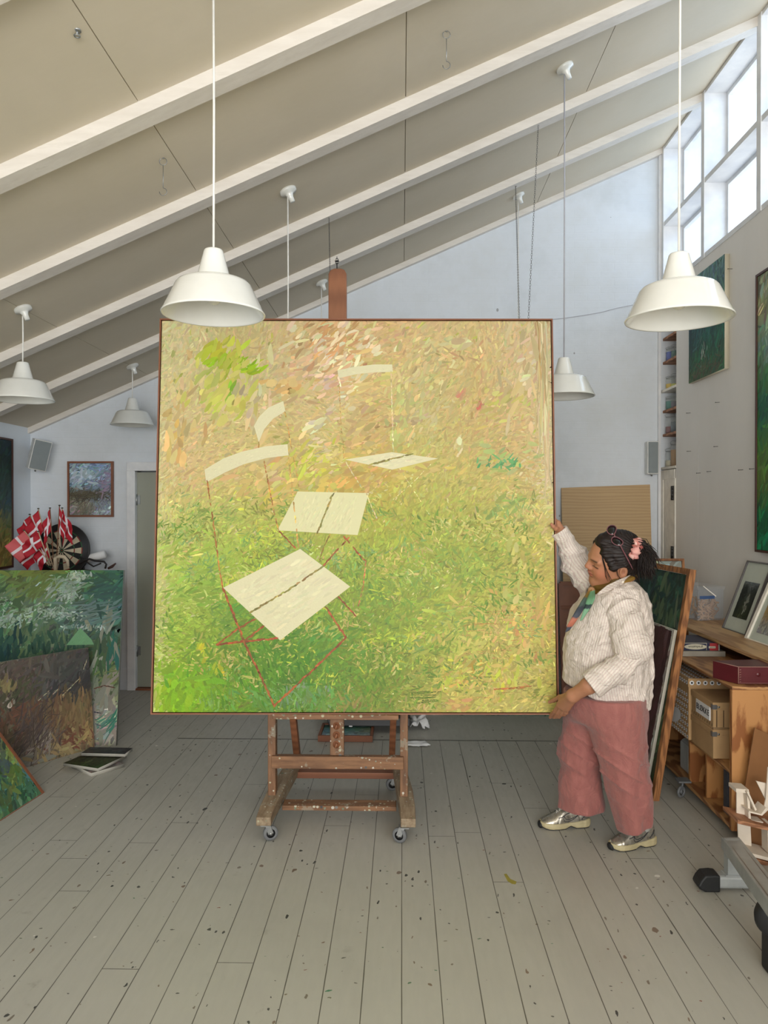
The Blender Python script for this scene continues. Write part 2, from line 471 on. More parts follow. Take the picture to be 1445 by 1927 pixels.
def canvas(name, W, H, T, grid, n, ln, wd, ang, parent=None, seed=1, jit=.11, hue=.05,
           pal=None, pal_p=.0, extras=(), edge=(205, 198, 182), aspread=.5, field=None, thick=.0012, gain=.72, desat=.12, blend=(.45, 1.0), jgrad=None):
    """stretched canvas: front at y=0 facing -Y, x 0..W, z 0..H, back at y=T"""
    rs = np.random.RandomState(seed)
    f = field or grid_field(grid)
    Vs = []; Qs = []; Cs = []; nb = 0
    def push(V, Q, C):
        nonlocal nb
        Vs.append(V); Qs.append(Q+nb); Cs.append(C); nb += len(V)
    # box sides/back
    e = .0004
    bv = np.array([(0,e,0),(W,e,0),(W,T,0),(0,T,0),(0,e,H),(W,e,H),(W,T,H),(0,T,H)], float)
    bq = np.array([(0,3,2,1),(4,5,6,7),(1,2,6,5),(2,3,7,6),(3,0,4,7)])
    push(bv, bq, np.tile(to_lin(edge), (8, 1)))
    # base coat grid
    gx, gz = 36, 36
    U, Vv = np.meshgrid(np.linspace(0, 1, gx), np.linspace(0, 1, gz))
    gc = to_lin(f(U.ravel(), 1-Vv.ravel()))
    gv = np.stack([U.ravel()*W, np.zeros(U.size), Vv.ravel()*H], 1)
    ii, jj = np.meshgrid(np.arange(gx-1), np.arange(gz-1)); k = (jj*gx+ii).ravel()
    push(gv, np.stack([k, k+1, k+1+gx, k+gx], 1), gc)
    if n:
        for layer, (frac, ls, ws, js) in enumerate(((.35, 1.9, 1.9, .7), (.65, 1.0, 1.0, 1.0))):
            m = int(n*frac)
            u = rs.uniform(0, 1, m); v = rs.uniform(0, 1, m)
            c = f(np.clip(u+rs.normal(0, .02, m), 0, 1), np.clip(v+rs.normal(0, .02, m), 0, 1))
            if pal is not None:
                pick = rs.uniform(0, 1, m) < pal_p
                pc = np.array(pal, float)[rs.randint(0, len(pal), m)]
                c = np.where(pick[:, None], c*.35+pc*.65, c)
            c = c*np.exp(rs.normal(0, 1, m)*jit*js*(1 if jgrad is None else jgrad(u, v)))[:, None]*np.exp(rs.normal(0, hue*js, (m, 3)))
            a = (ang(u, v) if callable(ang) else np.full(m, ang))+rs.normal(0, aspread, m)
            L = (ln(u, v) if callable(ln) else ln)*ls*np.exp(rs.normal(0, .35, m))
            Wd = (wd(u, v) if callable(wd) else wd)*ws*np.exp(rs.normal(0, .3, m))
            y = -rs.uniform(.05 if layer == 0 else .3, .3 if layer == 0 else .8, m)*thick
            push(*stroke_arrays(u*W, (1-v)*H, a, L, Wd, to_lin(c), W, H, y, rs))
    for ex in extras:
        kind = ex[0]
        if kind == 'poly':            # ('poly', [(x,z)...metres], colour, angle, y)
            pts = ex[1]; y0 = -thick*(1.0+ex[4]*.1)
            push(np.array([(p[0], y0, p[1]) for p in pts], float), None or np.array([[0, 1, 2, 3]]) if len(pts) == 4 else np.zeros((0, 4), int), np.tile(to_lin(ex[2]), (len(pts), 1)))
            if len(pts) == 4:
                m = int(ex[5]) if len(ex) > 5 else 60
                p = np.array(pts, float); s = rs.uniform(.1, .9, m)[:, None]; t = rs.uniform(.12, .88, m)[:, None]
                q = p[0]*(1-s)*(1-t)+p[1]*s*(1-t)+p[2]*s*t+p[3]*(1-s)*t
                ext = np.linalg.norm(p[1]-p[0])
                c = np.array(ex[2], float)[None]*np.exp(rs.normal(0, .022, (m, 1)))*np.exp(rs.normal(0, .008, (m, 3)))
                push(*stroke_arrays(q[:, 0], q[:, 1], np.full(m, ex[3])+rs.normal(0, .08, m), ext*.14*rs.uniform(.5, 1.3, m),
                                    np.full(m, ext*.035), to_lin(c), W, H, y0-rs.uniform(.02, .25, m)*thick, rs, .05, .02))
        elif kind == 'line':          # ('line', pts, colour, width, broken)
            pts = np.array(ex[1], float); wl = ex[3]; dash = ex[4] if len(ex) > 4 else .0
            for a, b in zip(pts[:-1], pts[1:]):
                d = b-a; Ld = np.hypot(*d); step = wl*1.5; m = max(2, int(Ld/step))
                s = (np.arange(m)+.5)/m; keep = rs.uniform(0, 1, m) > dash
                s = s[keep]; m = len(s)
                if m == 0: continue
                q = a+d*s[:, None]+rs.normal(0, wl*.12, (m, 2))
                c = np.array(ex[2], float)[None]*np.exp(rs.normal(0, .12, (m, 1)))*np.exp(rs.normal(0, .05, (m, 3)))
                push(*stroke_arrays(q[:, 0], q[:, 1], np.full(m, math.atan2(d[1], d[0]))+rs.normal(0, .10, m), np.full(m, wl*2.6),
                                    wl*rs.uniform(.7, 1.2, m), to_lin(c), W, H, -thick*rs.uniform(1.4, 1.7, m), rs, .1, .08))
        elif kind == 'dabs':          # ('dabs', cx, cz, sx, sz, n, colour, len, wid, ang)
            _, cx, cz, sx, sz, m, colr, l_, w_, an = ex[:10]
            spread = ex[10] if len(ex) > 10 else .3
            q = rs.normal(0, 1, (m, 2))*(sx, sz)+(cx, cz)
            ok = (q[:, 0] > 0) & (q[:, 0] < W) & (q[:, 1] > 0) & (q[:, 1] < H); q = q[ok]; m = len(q)
            fb = f(q[:, 0]/W, 1-q[:, 1]/H); mixv = rs.uniform(blend[0], blend[1], (m, 1)) if len(ex) < 12 else rs.uniform(ex[11], 1, (m, 1))
            c = (np.array(colr, float)[None]*mixv+fb*(1-mixv))*np.exp(rs.normal(0, .06, (m, 1)))*np.exp(rs.normal(0, .03, (m, 3)))
            push(*stroke_arrays(q[:, 0], q[:, 1], np.full(m, an)+rs.normal(0, spread, m), l_*np.exp(rs.normal(0, .3, m)),
                                w_*np.exp(rs.normal(0, .25, m)), to_lin(c), W, H, -thick*rs.uniform(.8, .98, m), rs, .2))
    V = np.concatenate(Vs); Q = np.concatenate(Qs); C = np.concatenate(Cs)
    g_ = (C @ np.array([.3, .59, .11]))[:, None]; C = (C*(1-desat)+g_*desat)*gain
    me = bpy.data.meshes.new(name)
    me.vertices.add(len(V)); me.vertices.foreach_set('co', V.astype(np.float32).ravel())
    me.loops.add(len(Q)*4); me.loops.foreach_set('vertex_index', Q.astype(np.int32).ravel())
    me.polygons.add(len(Q)); me.polygons.foreach_set('loop_start', (np.arange(len(Q))*4).astype(np.int32))
    me.update(calc_edges=True); me.validate()
    set_col(me, np.clip(C, 0, 1))
    me.materials.append(MAT['paint'])
    o = bpy.data.objects.new(name, me); COL.objects.link(o)
    if parent: o.parent = parent
    return o

def frame_mesh(W, H, w, d, T, parent, mat, name='frame', proud=.008, gap=.004):
    """four bars round a canvas; w bar width, d depth"""
    b = MB(); y0 = -proud; y1 = y0+d
    g = gap
    b.box((-g-w, y0, -g-w), (-g, y1, H+g+w)); b.box((W+g, y0, -g-w), (W+g+w, y1, H+g+w))
    b.box((-g, y0, -g-w), (W+g, y1, -g)); b.box((-g, y0, H+g), (W+g, y1, H+g+w))
    return b.build(name, mat, parent)

def basis(BL, BR, TL):
    BL, BR, TL = Vector(BL), Vector(BR), Vector(TL)
    ex = (BR-BL).normalized(); up = (TL-BL); ez = (up-ex*up.dot(ex)).normalized(); ey = ez.cross(ex)
    M = Matrix((ex, ey, ez)).transposed().to_4x4(); M.translation = BL
    return M, (BR-BL).length, (up-ex*up.dot(ex)).length

def hang(name, label, BL, BR, TL, cat='painting', group=None):
    M, W, H = basis(BL, BR, TL)
    r = empty(name, label, cat, group=group); r.matrix_world = M
    return r, W, H

# ================================================================== ROOM
XL, XR, YB, YF = -3.36, 2.30, 6.66, -3.2
def structure(o): o['kind'] = 'structure'; return o
def room():
    b = MB(); b.box((XL-.3, YF-.3, -.12), (XR+.5, YB+.3, 0)); fl_o = structure(b.build('floor', MAT['floor']))
    # ceiling slab following the slope, with board seams left as narrow grooves
    b = MB(); seams = [-3.9, -2.27, -1.10, .02, 1.19, 2.36, 2.95]
    for a, c in zip(seams[:-1], seams[1:]):
        a2, c2 = a+.002, c-.002
        vs = [(a2, YF-.3, ceil_z(a2)), (c2, YF-.3, ceil_z(c2)), (c2, YB+.3, ceil_z(c2)), (a2, YB+.3, ceil_z(a2))]
        b.hexa(vs+[(x, y, z+.06) for x, y, z in vs])
    b.hexa([(-3.9, YF-.3, ceil_z(-3.9)+.012), (2.95, YF-.3, ceil_z(2.95)+.012), (2.95, YB+.3, ceil_z(2.95)+.012), (-3.9, YB+.3, ceil_z(-3.9)+.012),
            (-3.9, YF-.3, ceil_z(-3.9)+.2), (2.95, YF-.3, ceil_z(2.95)+.2), (2.95, YB+.3, ceil_z(2.95)+.2), (-3.9, YB+.3, ceil_z(-3.9)+.2)])
    structure(b.build('ceiling', MAT['ceiling']))
    # back wall with a doorway
    D0, D1, DZ = DOOR_X0, DOOR_X1, DOOR_Z
    b = MB()
    def quadwall(x0, x1, z0):
        b.hexa([(x0, YB, z0), (x1, YB, z0), (x1, YB+.2, z0), (x0, YB+.2, z0),
                (x0, YB, ceil_z(x0)+.05), (x1, YB, ceil_z(x1)+.05), (x1, YB+.2, ceil_z(x1)+.05), (x0, YB+.2, ceil_z(x0)+.05)])
    quadwall(XL-.3, D0, 0); quadwall(D0, D1, DZ); quadwall(D1, XR+.5, 0)
    structure(b.build('wall_back', MAT['brick']))
    b = MB(); b.box((D0-.1, YB+.2, -.1), (D1+.1, YB+.25, DZ+.1)); structure(b.build('wall_hall', MAT['plaster']))
    b = MB(); b.box((XL-.25, YF-.3, 0), (XL, YB, ceil_z(XL)+.06)); structure(b.build('wall_left', MAT['plaster']))
    # front wall with the glass front behind the photographer
    b = MB()
    b.box((XL, YF-.2, 0), (-2.0, YF, 2.9)); b.box((2.0+.6, YF-.2, 0), (2.0+.8, YF, 4.9))
    b.box((-2.0, YF-.2, 0), (2.6, YF, .75))
    b.hexa([(-2.0, YF-.2, 3.0), (2.6, YF-.2, 3.0), (2.6, YF, 3.0), (-2.0, YF, 3.0), (-2.0, YF-.2, 3.0), (2.6, YF-.2, 4.98), (2.6, YF, 4.98), (-2.0, YF, 3.0)])
    structure(b.build('wall_front', MAT['plaster']))
    b = MB()
    for x in (-2.0, -.5, 1.0, 2.54): b.box((x, YF-.12, .75), (x+.06, YF-.06, 3.0))
    b.box((-2.0, YF-.12, .75), (2.6, YF-.06, .81)); b.box((-2.0, YF-.12, 2.94), (2.6, YF-.06, 3.0))
    structure(b.build('window_9', MAT['frame']))
    # right wall: lower boarded part (stops short of the back wall) and the niche behind it
    SZ = 3.545
    NE = YB-.36
    b = MB(); seamY = RX(1314, 700, XR).y
    b.box((XR, YF, 0), (XR+.03, seamY-.0015, SZ)); b.box((XR, seamY+.0015, 0), (XR+.03, NE, SZ)); b.box((XR+.006, seamY-.01, 0), (XR+.03, seamY+.01, SZ))
    structure(b.build('wall_right', MAT['board']))
    b = MB(); b.box((XR+.03, NE-.03, 0), (XR+.30, NE, SZ)); b.box((XR+.27, NE, 0), (XR+.32, YB, SZ))
    b.box((XR+.30, YF, 0), (XR+.34, NE, SZ-.02)); b.box((XR+.03, YF, SZ-.04), (XR+.30, YB, SZ))
    structure(b.build('wall_niche', MAT['plaster']))
    # ceiling beams along the slope
    k = 1
    for Y in (.42, 1.31, 2.20, 3.09, 3.97, 4.86, 5.75, 6.61):
        b = MB(); w = .10; h = .062
        x0, x1 = XL-.02, XR+.02
        y0, y1 = Y, Y+w
        if Y > 6.5: y1 = YB+.01; h = .05
        vs = [(x0, y0, ceil_z(x0)-h), (x1, y0, ceil_z(x1)-h), (x1, y1, ceil_z(x1)-h), (x0, y1, ceil_z(x0)-h)]
        b.hexa(vs+[(x, y, z+h+.01) for x, y, z in vs])
        o = structure(b.build('trim_%d' % k, MAT['beam'])); k += 1
    # narrow white trim along the top of the left wall
    # clerestory windows
    posts = [RX(1325, 300, XR).y - n*.89 for n in range(-1, 9)]
    posts[0] = YB-.05
    top = ceil_z(XR)
    zm = 4.13
    n = 1
    for i in range(len(posts)-1):
        yb, ya = posts[i], posts[i+1]
        fo = MB()
        # posts, sill, mid rail, head: deep reveals going outwards
        fo.box((XR-.012, yb-.028, SZ), (XR+.19, yb+.028, top+.02))
        fo.box((XR-.006, ya+.028, SZ-.0), (XR+.19, yb-.028, SZ+.035))
        fo.box((XR-.006, ya+.028, zm-.02), (XR+.19, yb-.028, zm+.02))
        fo.box((XR-.006, ya+.028, top-.03), (XR+.19, yb-.028, top+.02))
        for (z0, z1) in ((SZ+.035, zm-.02), (zm+.02, top-.03)):
            xs0, xs1 = XR+.155, XR+.19
            fo.box((xs0, ya+.028, z0), (xs1, ya+.06, z1)); fo.box((xs0, yb-.06, z0), (xs1, yb-.028, z1))
            fo.box((xs0, ya+.06, z0), (xs1, yb-.06, z0+.03)); fo.box((xs0, ya+.06, z1-.03), (xs1, yb-.06, z1))
        if i == len(posts)-2: fo.box((XR-.012, ya-.028, SZ), (XR+.19, ya+.028, top+.02))
        w = structure(fo.build('window_%d' % n, MAT['frame'])); n += 1
        for (z0, z1) in ((SZ+.035, zm-.02), (zm+.02, top-.03)):
            g = MB(); g.box((XR+.17, ya+.05, z0+.02), (XR+.174, yb-.05, z1-.02))
            structure(g.build('window_pane', MAT['pane'], w))
        if n == 9: break
    # boarded gap above the far end of the front bays
    b = MB(); b.box((XR, YF, SZ), (XR+.05, ya-.03, top+.05)); structure(b.build('wall_upper_right', MAT['board']))

m = NT('window_glass'); m.p(Alpha=.06, Roughness=0.02); m.col((.8, .9, 1.0)); MAT['pane'] = m.mat
_a = P(243, 1100, YB-.02); _b = P(330, 1100, YB-.02)
DOOR_X0 = _a.x+.035; DOOR_X1 = DOOR_X0+.82; DOOR_Z = P(270, 880, YB).z
room()
# ================================================================== PENDANT LAMPS
LAMP_D = .355
def shade_mesh():
    D = LAMP_D
    out = [(.0, 0), (.085, 0), (.094, -.012), (.098, -.03), (.163, -.275), (.168, -.285), (.22, -.292), (.30, -.305), (.345, -.325), (.368, -.352), (.492, -.612), (.503, -.628), (.500, -.638), (.488, -.634)]
    inn = [(.480, -.618), (.355, -.360), (.33, -.335), (.16, -.300), (.09, -.04), (.001, -.03)]
    b = MB(); b.lathe([(max(1e-4, r)*D, z*D) for r, z in out+inn], 56)
    return b.mesh('shade', MAT['enamel'])
SHADE = shade_mesh()
BULB = MB(); BULB.sphere((0, 0, -.155), .032, 12, (1, 1, 1.15)); BULB.tube([(0, 0, -.02), (0, 0, -.125)], .02, 12)
BULB = BULB.mesh('bulb', MAT['glass_bulb'])
def lamp(x, y, rim_z, label, group=None, rose=True, cordm='cord'):
    top = rim_z+.634*LAMP_D
    r = empty('pendant_lamp', label, 'lamp', (x, y, top), group=group)
    s = bpy.data.objects.new('shade', SHADE); COL.objects.link(s); s.parent = r
    s = bpy.data.objects.new('bulb', BULB); COL.objects.link(s); s.parent = r
    cz = ceil_z(x)-top
    b = MB(); b.tube([(0, 0, -.01), (.002, 0, cz*.5), (0, 0, cz-.01)], .0042, 8); b.build('cord', MAT[cordm], r)
    b = MB(); t = math.atan(CS)
    M = Matrix.Translation((0, 0, cz)) @ Matrix.Rotation(-t, 4, 'Y')
    b.lathe([(.001, -.075), (.014, -.075), (.016, -.045), (.022, -.03), (.026, -.022), (.05, -.016), (.052, -.004), (.05, .004)], 24, M)
    b.build('ceiling_rose', MAT['enamel'], r)
    return r
YL = (2.585, 4.40, 6.20)
def rim_at(x, y, px, Y): return P(px, y, Y)
p = P(402, 592, YL[0]); lamp(p.x, YL[0], p.z, 'white enamel pendant lamp overlapping the top left corner of the big painting')
p = P(1277, 601, YL[0]); lamp(p.x, YL[0], p.z, 'white enamel pendant lamp on the right, in front of the hung green canvas')
p = P(43, 753, YL[1]); lamp(p.x, YL[1], p.z, 'white pendant lamp cut by the left edge of the photo, with a short cord')
p = P(249, 800, YL[2]); lamp(p.x, YL[2], p.z, 'smallest and farthest white pendant lamp, hanging just left of the big painting')
p = P(1061, 746, YL[1]); lamp(p.x, YL[1], p.z, 'white pendant lamp half hidden behind the right edge of the big painting', cordm='cord_grey')
p = CE(545, 365); lamp(p.x-.003, YL[1], 2.30, 'pendant lamp behind the big painting, only its cord and rose showing left of the mast')
p = CE(607, 537); lamp(p.x+.0, YL[2], 2.33, 'pendant lamp behind the big painting, its thin cord dropping right beside the wooden mast')
p = CE(972, 375); lamp(p.x, YL[2], 2.33, 'pendant lamp behind the big painting, its cord dropping beside the bead chain on the right')

# yellow dab of paint dried on the planks
b = MB(); pts = [FL(x, y, .0006) for x, y in ((948, 1645), (953, 1644), (960, 1654), (972, 1659), (970, 1664), (963, 1663), (955, 1658))]
b.add([tuple(p) for p in pts]+[tuple(p-Vector((0, 0, .0006))) for p in pts], [tuple(range(6, -1, -1))]+[(i, (i+1) % 7, 7+(i+1) % 7, 7+i) for i in range(7)])
o = b.build('paint_spill', simple('dried_yellow_paint', (146, 136, 56), .5)); rebase(o, pts[3]); tag(o, 'small dried yellow paint mark on the floor planks, left of the nearer shoe', 'paint mark')

# ================================================================== BIG PAINTING
BLp, BRp, TLp = P(288, 1340, 3.74), None, None
YAW = math.radians(1.37)
def on_plane(x, y, o, n):
    d = ray(x, y); t = (Vector(o)-EYE).dot(n)/d.dot(n); return EYE+d*t
lean = math.radians(4.6)
right = Vector((math.cos(YAW), math.sin(YAW), 0)); back = Vector((-math.sin(YAW), math.cos(YAW), 0))
upv = (Vector((0, 0, 1))*math.cos(lean)+back*math.sin(lean))
nrm = right.cross(upv)
c0 = P(667, 1340, 3.745)
BLp = on_plane(288, 1340, c0, nrm); BRp = on_plane(1047.5, 1340.5, c0, nrm); TLp = BLp+upv*((on_plane(667, 604, c0, nrm)-on_plane(667, 1340, c0, nrm)).dot(upv))
bigM, bigW, bigH = basis(BLp, BRp, TLp)
bigI = bigM.inverted()
def cv(x, y):
    q = bigI @ on_plane(x, y, c0, nrm); return (q.x, q.z)
def main_painting():
    xs = [345, 430, 530, 620, 720, 820, 920, 1000]
    G = [
     [(206,194,140),(192,180,118),(203,181,126),(207,180,128),(200,168,114),(198,176,120),(198,176,116),(203,184,134)],
     [(204,192,132),(200,188,118),(198,184,132),(206,176,118),(205,182,118),(190,174,110),(196,174,110),(202,182,130)],
     [(203,184,128),(198,184,116),(196,176,112),(200,184,120),(196,170,106),(186,176,106),(194,170,108),(199,176,118)],
     [(203,180,120),(203,178,114),(192,176,100),(192,176,90),(188,164,74),(182,174,92),(188,172,96),(196,176,112)],
     [(192,184,104),(180,180,92),(178,172,84),(180,170,80),(176,170,70),(168,168,74),(176,172,84),(188,176,98)],
     [(176,182,92),(160,172,72),(150,164,58),(164,170,70),(152,156,58),(154,158,66),(166,166,76),(178,166,84)],
     [(164,174,80),(136,156,58),(122,146,48),(134,152,54),(136,148,56),(152,158,66),(174,166,80),(190,170,98)],
     [(146,164,56),(120,140,44),(100,134,38),(108,134,40),(120,138,48),(162,162,74),(184,172,92),(196,172,104)],
     [(132,168,28),(108,142,30),(86,122,34),(98,130,44),(120,130,50),(168,156,82),(188,168,92),(198,174,108)]]
    f0 = grid_field(G)
    def field(u, v):
        c = f0((u-.06)/.88, (v-.04)/.92)
        k = np.clip((v-.42)/.2, 0, 1)[:, None]; c = c*(1-k)+c*np.array([.99, 1.05, .96])*k; k = 1-k; c = c*(1-k)+(c*np.array([1.01, 1.0, 1.04])+2)*k
        # pale border brushed down the right side and the left top edge
        k = np.clip((u-.955)/.03, 0, 1)*np.clip((.75-v)/.3, 0, 1); c = c*(1-k[:, None])+np.array([206, 192, 146.])*k[:, None]
        k = np.clip((u-.93)/.03, 0, 1)*np.clip((v-.45)/.15, 0, 1)*.8; c = c*(1-k[:, None])+np.array([188, 176, 88.])*k[:, None]
        k = np.clip((.035-u)/.03, 0, 1)*.7; c = c*(1-k[:, None])+np.array([208, 200, 146.])*k[:, None]
        return c
    def ang(u, v):   # flowing diagonals
        return .55+.5*np.sin(u*9+v*4)+1.1*np.clip(v-.55, 0, 1)*np.sin(u*17)+.35*np.cos(v*11)
    def ln(u, v): return .040-.016*np.clip(v*1.3, 0, 1)
    def wd(u, v): return .0115-.004*np.clip(v*1.3, 0, 1)
    W, H = bigW, bigH
    ex = []
    def dab(x, y, sx, sy, n, c, l, w, a, sp=.3, k=None):
        q = cv(x, y); ex.append(('dabs', q[0], q[1], sx*.00268, sy*.00268, n, c, l, w, a, sp)+(() if k is None else (k,)))
    # patches of stronger colour
    dab(405, 660, 14, 8, 16, (176, 184, 52), .09, .03, 1.2, .3, .7); dab(440, 655, 10, 14, 12, (176, 186, 60), .08, .028, 1.2, .3, .7)
    dab(420, 678, 16, 7, 26, (152, 186, 24), .055, .018, .9, .3, .85); dab(470, 692, 14, 6, 18, (150, 184, 26), .06, .016, .5, .3, .85); dab(435, 690, 26, 12, 26, (172, 190, 44), .06, .018, 1.0)
    dab(425, 745, 34, 26, 60, (196, 200, 76), .08, .028, 1.0); dab(434, 738, 6, 12, 9, (130, 172, 40), .05, .018, 1.2, .2, .85)
    dab(480, 745, 24, 34, 50, (212, 194, 150), .07, .026, 1.3); dab(545, 730, 18, 14, 30, (214, 168, 92), .06, .03, .3); dab(556, 695, 10, 10, 14, (224, 182, 144), .05, .02, .5)
    dab(628, 640, 38, 26, 90, (192, 150, 98), .055, .016, .7, .3, .5); dab(636, 655, 44, 30, 120, (230, 218, 178), .06, .020, .7, .3, .55); dab(600, 690, 34, 20, 60, (214, 184, 140), .06, .02, .6)
    dab(610, 715, 20, 12, 36, (216, 184, 176), .045, .013, .4); dab(635, 745, 14, 24, 30, (214, 204, 168), .045, .016, .4)
    dab(520, 860, 60, 40, 70, (212, 186, 130), .055, .02, .6); dab(575, 870, 22, 24, 70, (186, 194, 60), .05, .018, .8); dab(600, 850, 16, 22, 40, (216, 204, 160), .05, .014, .3)
    dab(350, 780, 22, 60, 40, (196, 166, 104), .06, .02, 1.3); dab(332, 840, 14, 20, 12, (206, 166, 84), .09, .03, 1.4); dab(520, 920, 40, 20, 40, (210, 174, 108), .06, .024, .4)
    dab(515, 935, 8, 10, 8, (210, 200, 50), .05, .03, .9); dab(690, 700, 30, 30, 30, (196, 182, 100), .06, .02, .2)
    dab(600, 800, 12, 5, 7, (226, 222, 178), .07, .022, .5, .15, .8); dab(680, 790, 24, 50, 60, (206, 178, 120), .05, .02, .5); dab(700, 810, 20, 30, 30, (180, 150, 92), .04, .012, .6)
    dab(758, 760, 12, 60, 70, (184, 188, 118), .05, .016, 1.3); dab(752, 820, 10, 14, 18, (182, 200, 118), .05, .02, 1.3); dab(780, 790, 18, 8, 16, (180, 158, 130), .05, .018, .2)
    dab(800, 720, 34, 60, 130, (204, 194, 138), .045, .014, 1.0); dab(840, 650, 20, 8, 14, (206, 206, 150), .07, .024, .1); dab(850, 665, 24, 10, 20, (176, 146, 100), .035, .01, -.5)
    dab(870, 745, 6, 6, 6, (212, 140, 120), .04, .018, 1.0); dab(905, 760, 3, 3, 3, (196, 90, 90), .03, .014, 1.0); dab(902, 720, 12, 50, 34, (198, 160, 110), .04, .014, 1.3)
    dab(940, 760, 26, 18, 40, (188, 192, 90), .05, .016, .6); dab(985, 720, 24, 60, 44, (206, 186, 140), .08, .02, 1.5); dab(1000, 690, 14, 30, 22, (222, 212, 180), .05, .018, .5)
    dab(740, 880, 60, 14, 60, (202, 176, 96), .07, .02, .1); dab(700, 860, 24, 30, 40, (206, 178, 116), .05, .018, .5); dab(866, 845, 5, 14, 8, (224, 214, 170), .045, .018, 1.1)
    dab(945, 872, 24, 6, 34, (90, 162, 104), .035, .010, .3, .9, .8); dab(935, 862, 30, 20, 30, (160, 186, 112), .05, .018, .4); dab(975, 960, 26, 14, 34, (120, 156, 80), .04, .018, .6)
    dab(650, 920, 26, 24, 40, (206, 168, 82), .06, .024, .7); dab(700, 905, 20, 16, 24, (198, 160, 106), .05, .02, .8)
    # grassy lower half
    R = np.random.RandomState(5)
    for _ in range(150):
        x = R.uniform(310, 1010); y = R.uniform(930, 1335)
        g = [(96, 142, 56), (84, 126, 40), (200, 208, 70), (214, 206, 130), (120, 156, 74), (120, 124, 50), (212, 184, 116), (122, 162, 96)][R.randint(8)]
        n = 34 if y > 950 else 14
        dab(x, y, 18, 12, n, g, .030, .0075, R.uniform(0, 3.1), .6)
    dab(530, 1225, 60, 30, 220, (70, 124, 30), .045, .011, .6, .5); dab(520, 1260, 40, 20, 160, (60, 116, 24), .05, .012, 1.9, .3); dab(470, 1270, 60, 28, 180, (86, 138, 28), .055, .013, 1.9, .3)
    dab(600, 1200, 40, 16, 90, (80, 140, 60), .045, .012, .5); dab(610, 1240, 50, 20, 140, (92, 140, 50), .04, .011, 1.2, .5); dab(340, 1300, 26, 24, 120, (128, 172, 22), .06, .024, 1.3, .4)
    dab(350, 1275, 34, 12, 40, (110, 158, 30), .06, .02, .2); dab(390, 1225, 8, 8, 12, (212, 200, 40), .04, .016, 1.2); dab(412, 1260, 6, 5, 7, (216, 206, 40), .04, .018, 1.4)
    dab(530, 1315, 60, 12, 90, (96, 150, 84), .05, .012, 1.9, .4); dab(560, 1305, 30, 14, 40, (126, 148, 128), .05, .012, 1.9, .3); dab(440, 1200, 60, 24, 120, (96, 136, 48), .04, .011, .5, .5)
    dab(375, 1120, 26, 16, 60, (122, 158, 56), .05, .014, .3); dab(450, 1150, 20, 10, 40, (84, 138, 50), .04, .012, .4); dab(340, 1050, 30, 20, 40, (146, 172, 60), .05, .014, .3)
    dab(900, 1040, 50, 40, 160, (122, 156, 70), .035, .010, .6, .8); dab(780, 1060, 60, 50, 260, (150, 168, 66), .034, .009, .6, .9); dab(720, 1130, 40, 30, 160, (112, 146, 60), .034, .010, .6, .9)
    dab(730, 1220, 60, 50, 240, (140, 158, 60), .034, .009, .9, .9); dab(690, 1270, 50, 34, 180, (92, 138, 40), .036, .010, 1.9, .5); dab(660, 1320, 30, 10, 60, (160, 136, 80), .04, .012, 1.2, .6)
    dab(985, 1090, 20, 40, 44, (204, 196, 122), .05, .02, 1.2); dab(1000, 1170, 26, 34, 44, (206, 164, 104), .06, .02, 1.3); dab(970, 1180, 8, 8, 8, (206, 130, 90), .05, .018, 1.1)
    dab(980, 1130, 12, 5, 9, (150, 176, 90), .06, .02, .1); dab(870, 1200, 60, 50, 160, (208, 186, 104), .045, .014, .7, .7); dab(860, 1325, 14, 8, 18, (216, 158, 100), .06, .018, .1)
    dab(945, 1270, 20, 20, 40, (186, 196, 60), .05, .018, 1.4); dab(900, 1290, 60, 26, 80, (210, 182, 98), .05, .016, .6); dab(880, 1260, 20, 8, 20, (178, 134, 50), .05, .012, 1.2)
    # iron-red chair frames
    rust = (158, 88, 44); pale = (214, 196, 118)
    def line(pts, c=rust, w=.010, dash=0): ex.append(('line', [cv(*p) for p in pts], c, w, dash))
    line([(390, 905), (398, 960), (405, 1010), (412, 1065), (419, 1105)], (176, 112, 58), .0075, .25)
    line([(420, 1108), (445, 1170), (461, 1212), (490, 1270), (516, 1328)], rust, .011); line([(516, 1328), (585, 1264), (651, 1200)], rust, .011); line([(651, 1200), (613, 1142)], rust, .010)
    line([(409, 1213), (460, 1207), (522, 1201)], (160, 80, 40), .011); line([(409, 1213), (445, 1185), (480, 1165)], rust, .010); line([(461, 1205), (496, 1178)], rust, .010)
    line([(497, 868), (506, 915), (516, 965), (524, 998)], (176, 124, 66), .0065, .3); line([(526, 1000), (556, 1032)], rust, .008)
    line([(543, 862), (550, 920), (556, 975), (561, 1030)], (206, 168, 92), .0075, .15); line([(536, 775), (547, 835), (556, 880), (564, 922)], (196, 156, 84), .006, .35)
    line([(638, 715), (641, 790), (647, 862)], (196, 156, 92), .005, .4); line([(736, 700), (738, 780), (740, 850)], (216, 204, 150), .0075, .1)
    line([(651, 870), (672, 905), (688, 928)], (222, 206, 150), .0065, .2); line([(737, 884), (700, 925)], (198, 170, 104), .0055, .3); line([(752, 882), (783, 930), (812, 975)], (214, 202, 130), .005, .4); line([(812, 872), (780, 905), (740, 940)], (210, 204, 140), .0045, .5)
    line([(690, 930), (700, 955), (709, 975)], (222, 208, 150), .006, .2)
    line([(647, 1010), (668, 1034), (688, 1056)], rust, .0085, .1); line([(688, 1056), (684, 1100), (674, 1140)], (176, 116, 70), .006, .3); line([(637, 1123), (670, 1160)], rust, .008)
    line([(657, 1012), (630, 1040), (609, 1064)], rust, .008, .1); line([(621, 1006), (609, 1030), (601, 1054)], (150, 116, 50), .006, .1); line([(595, 1005), (570, 1028)], (190, 160, 90), .006, .4)
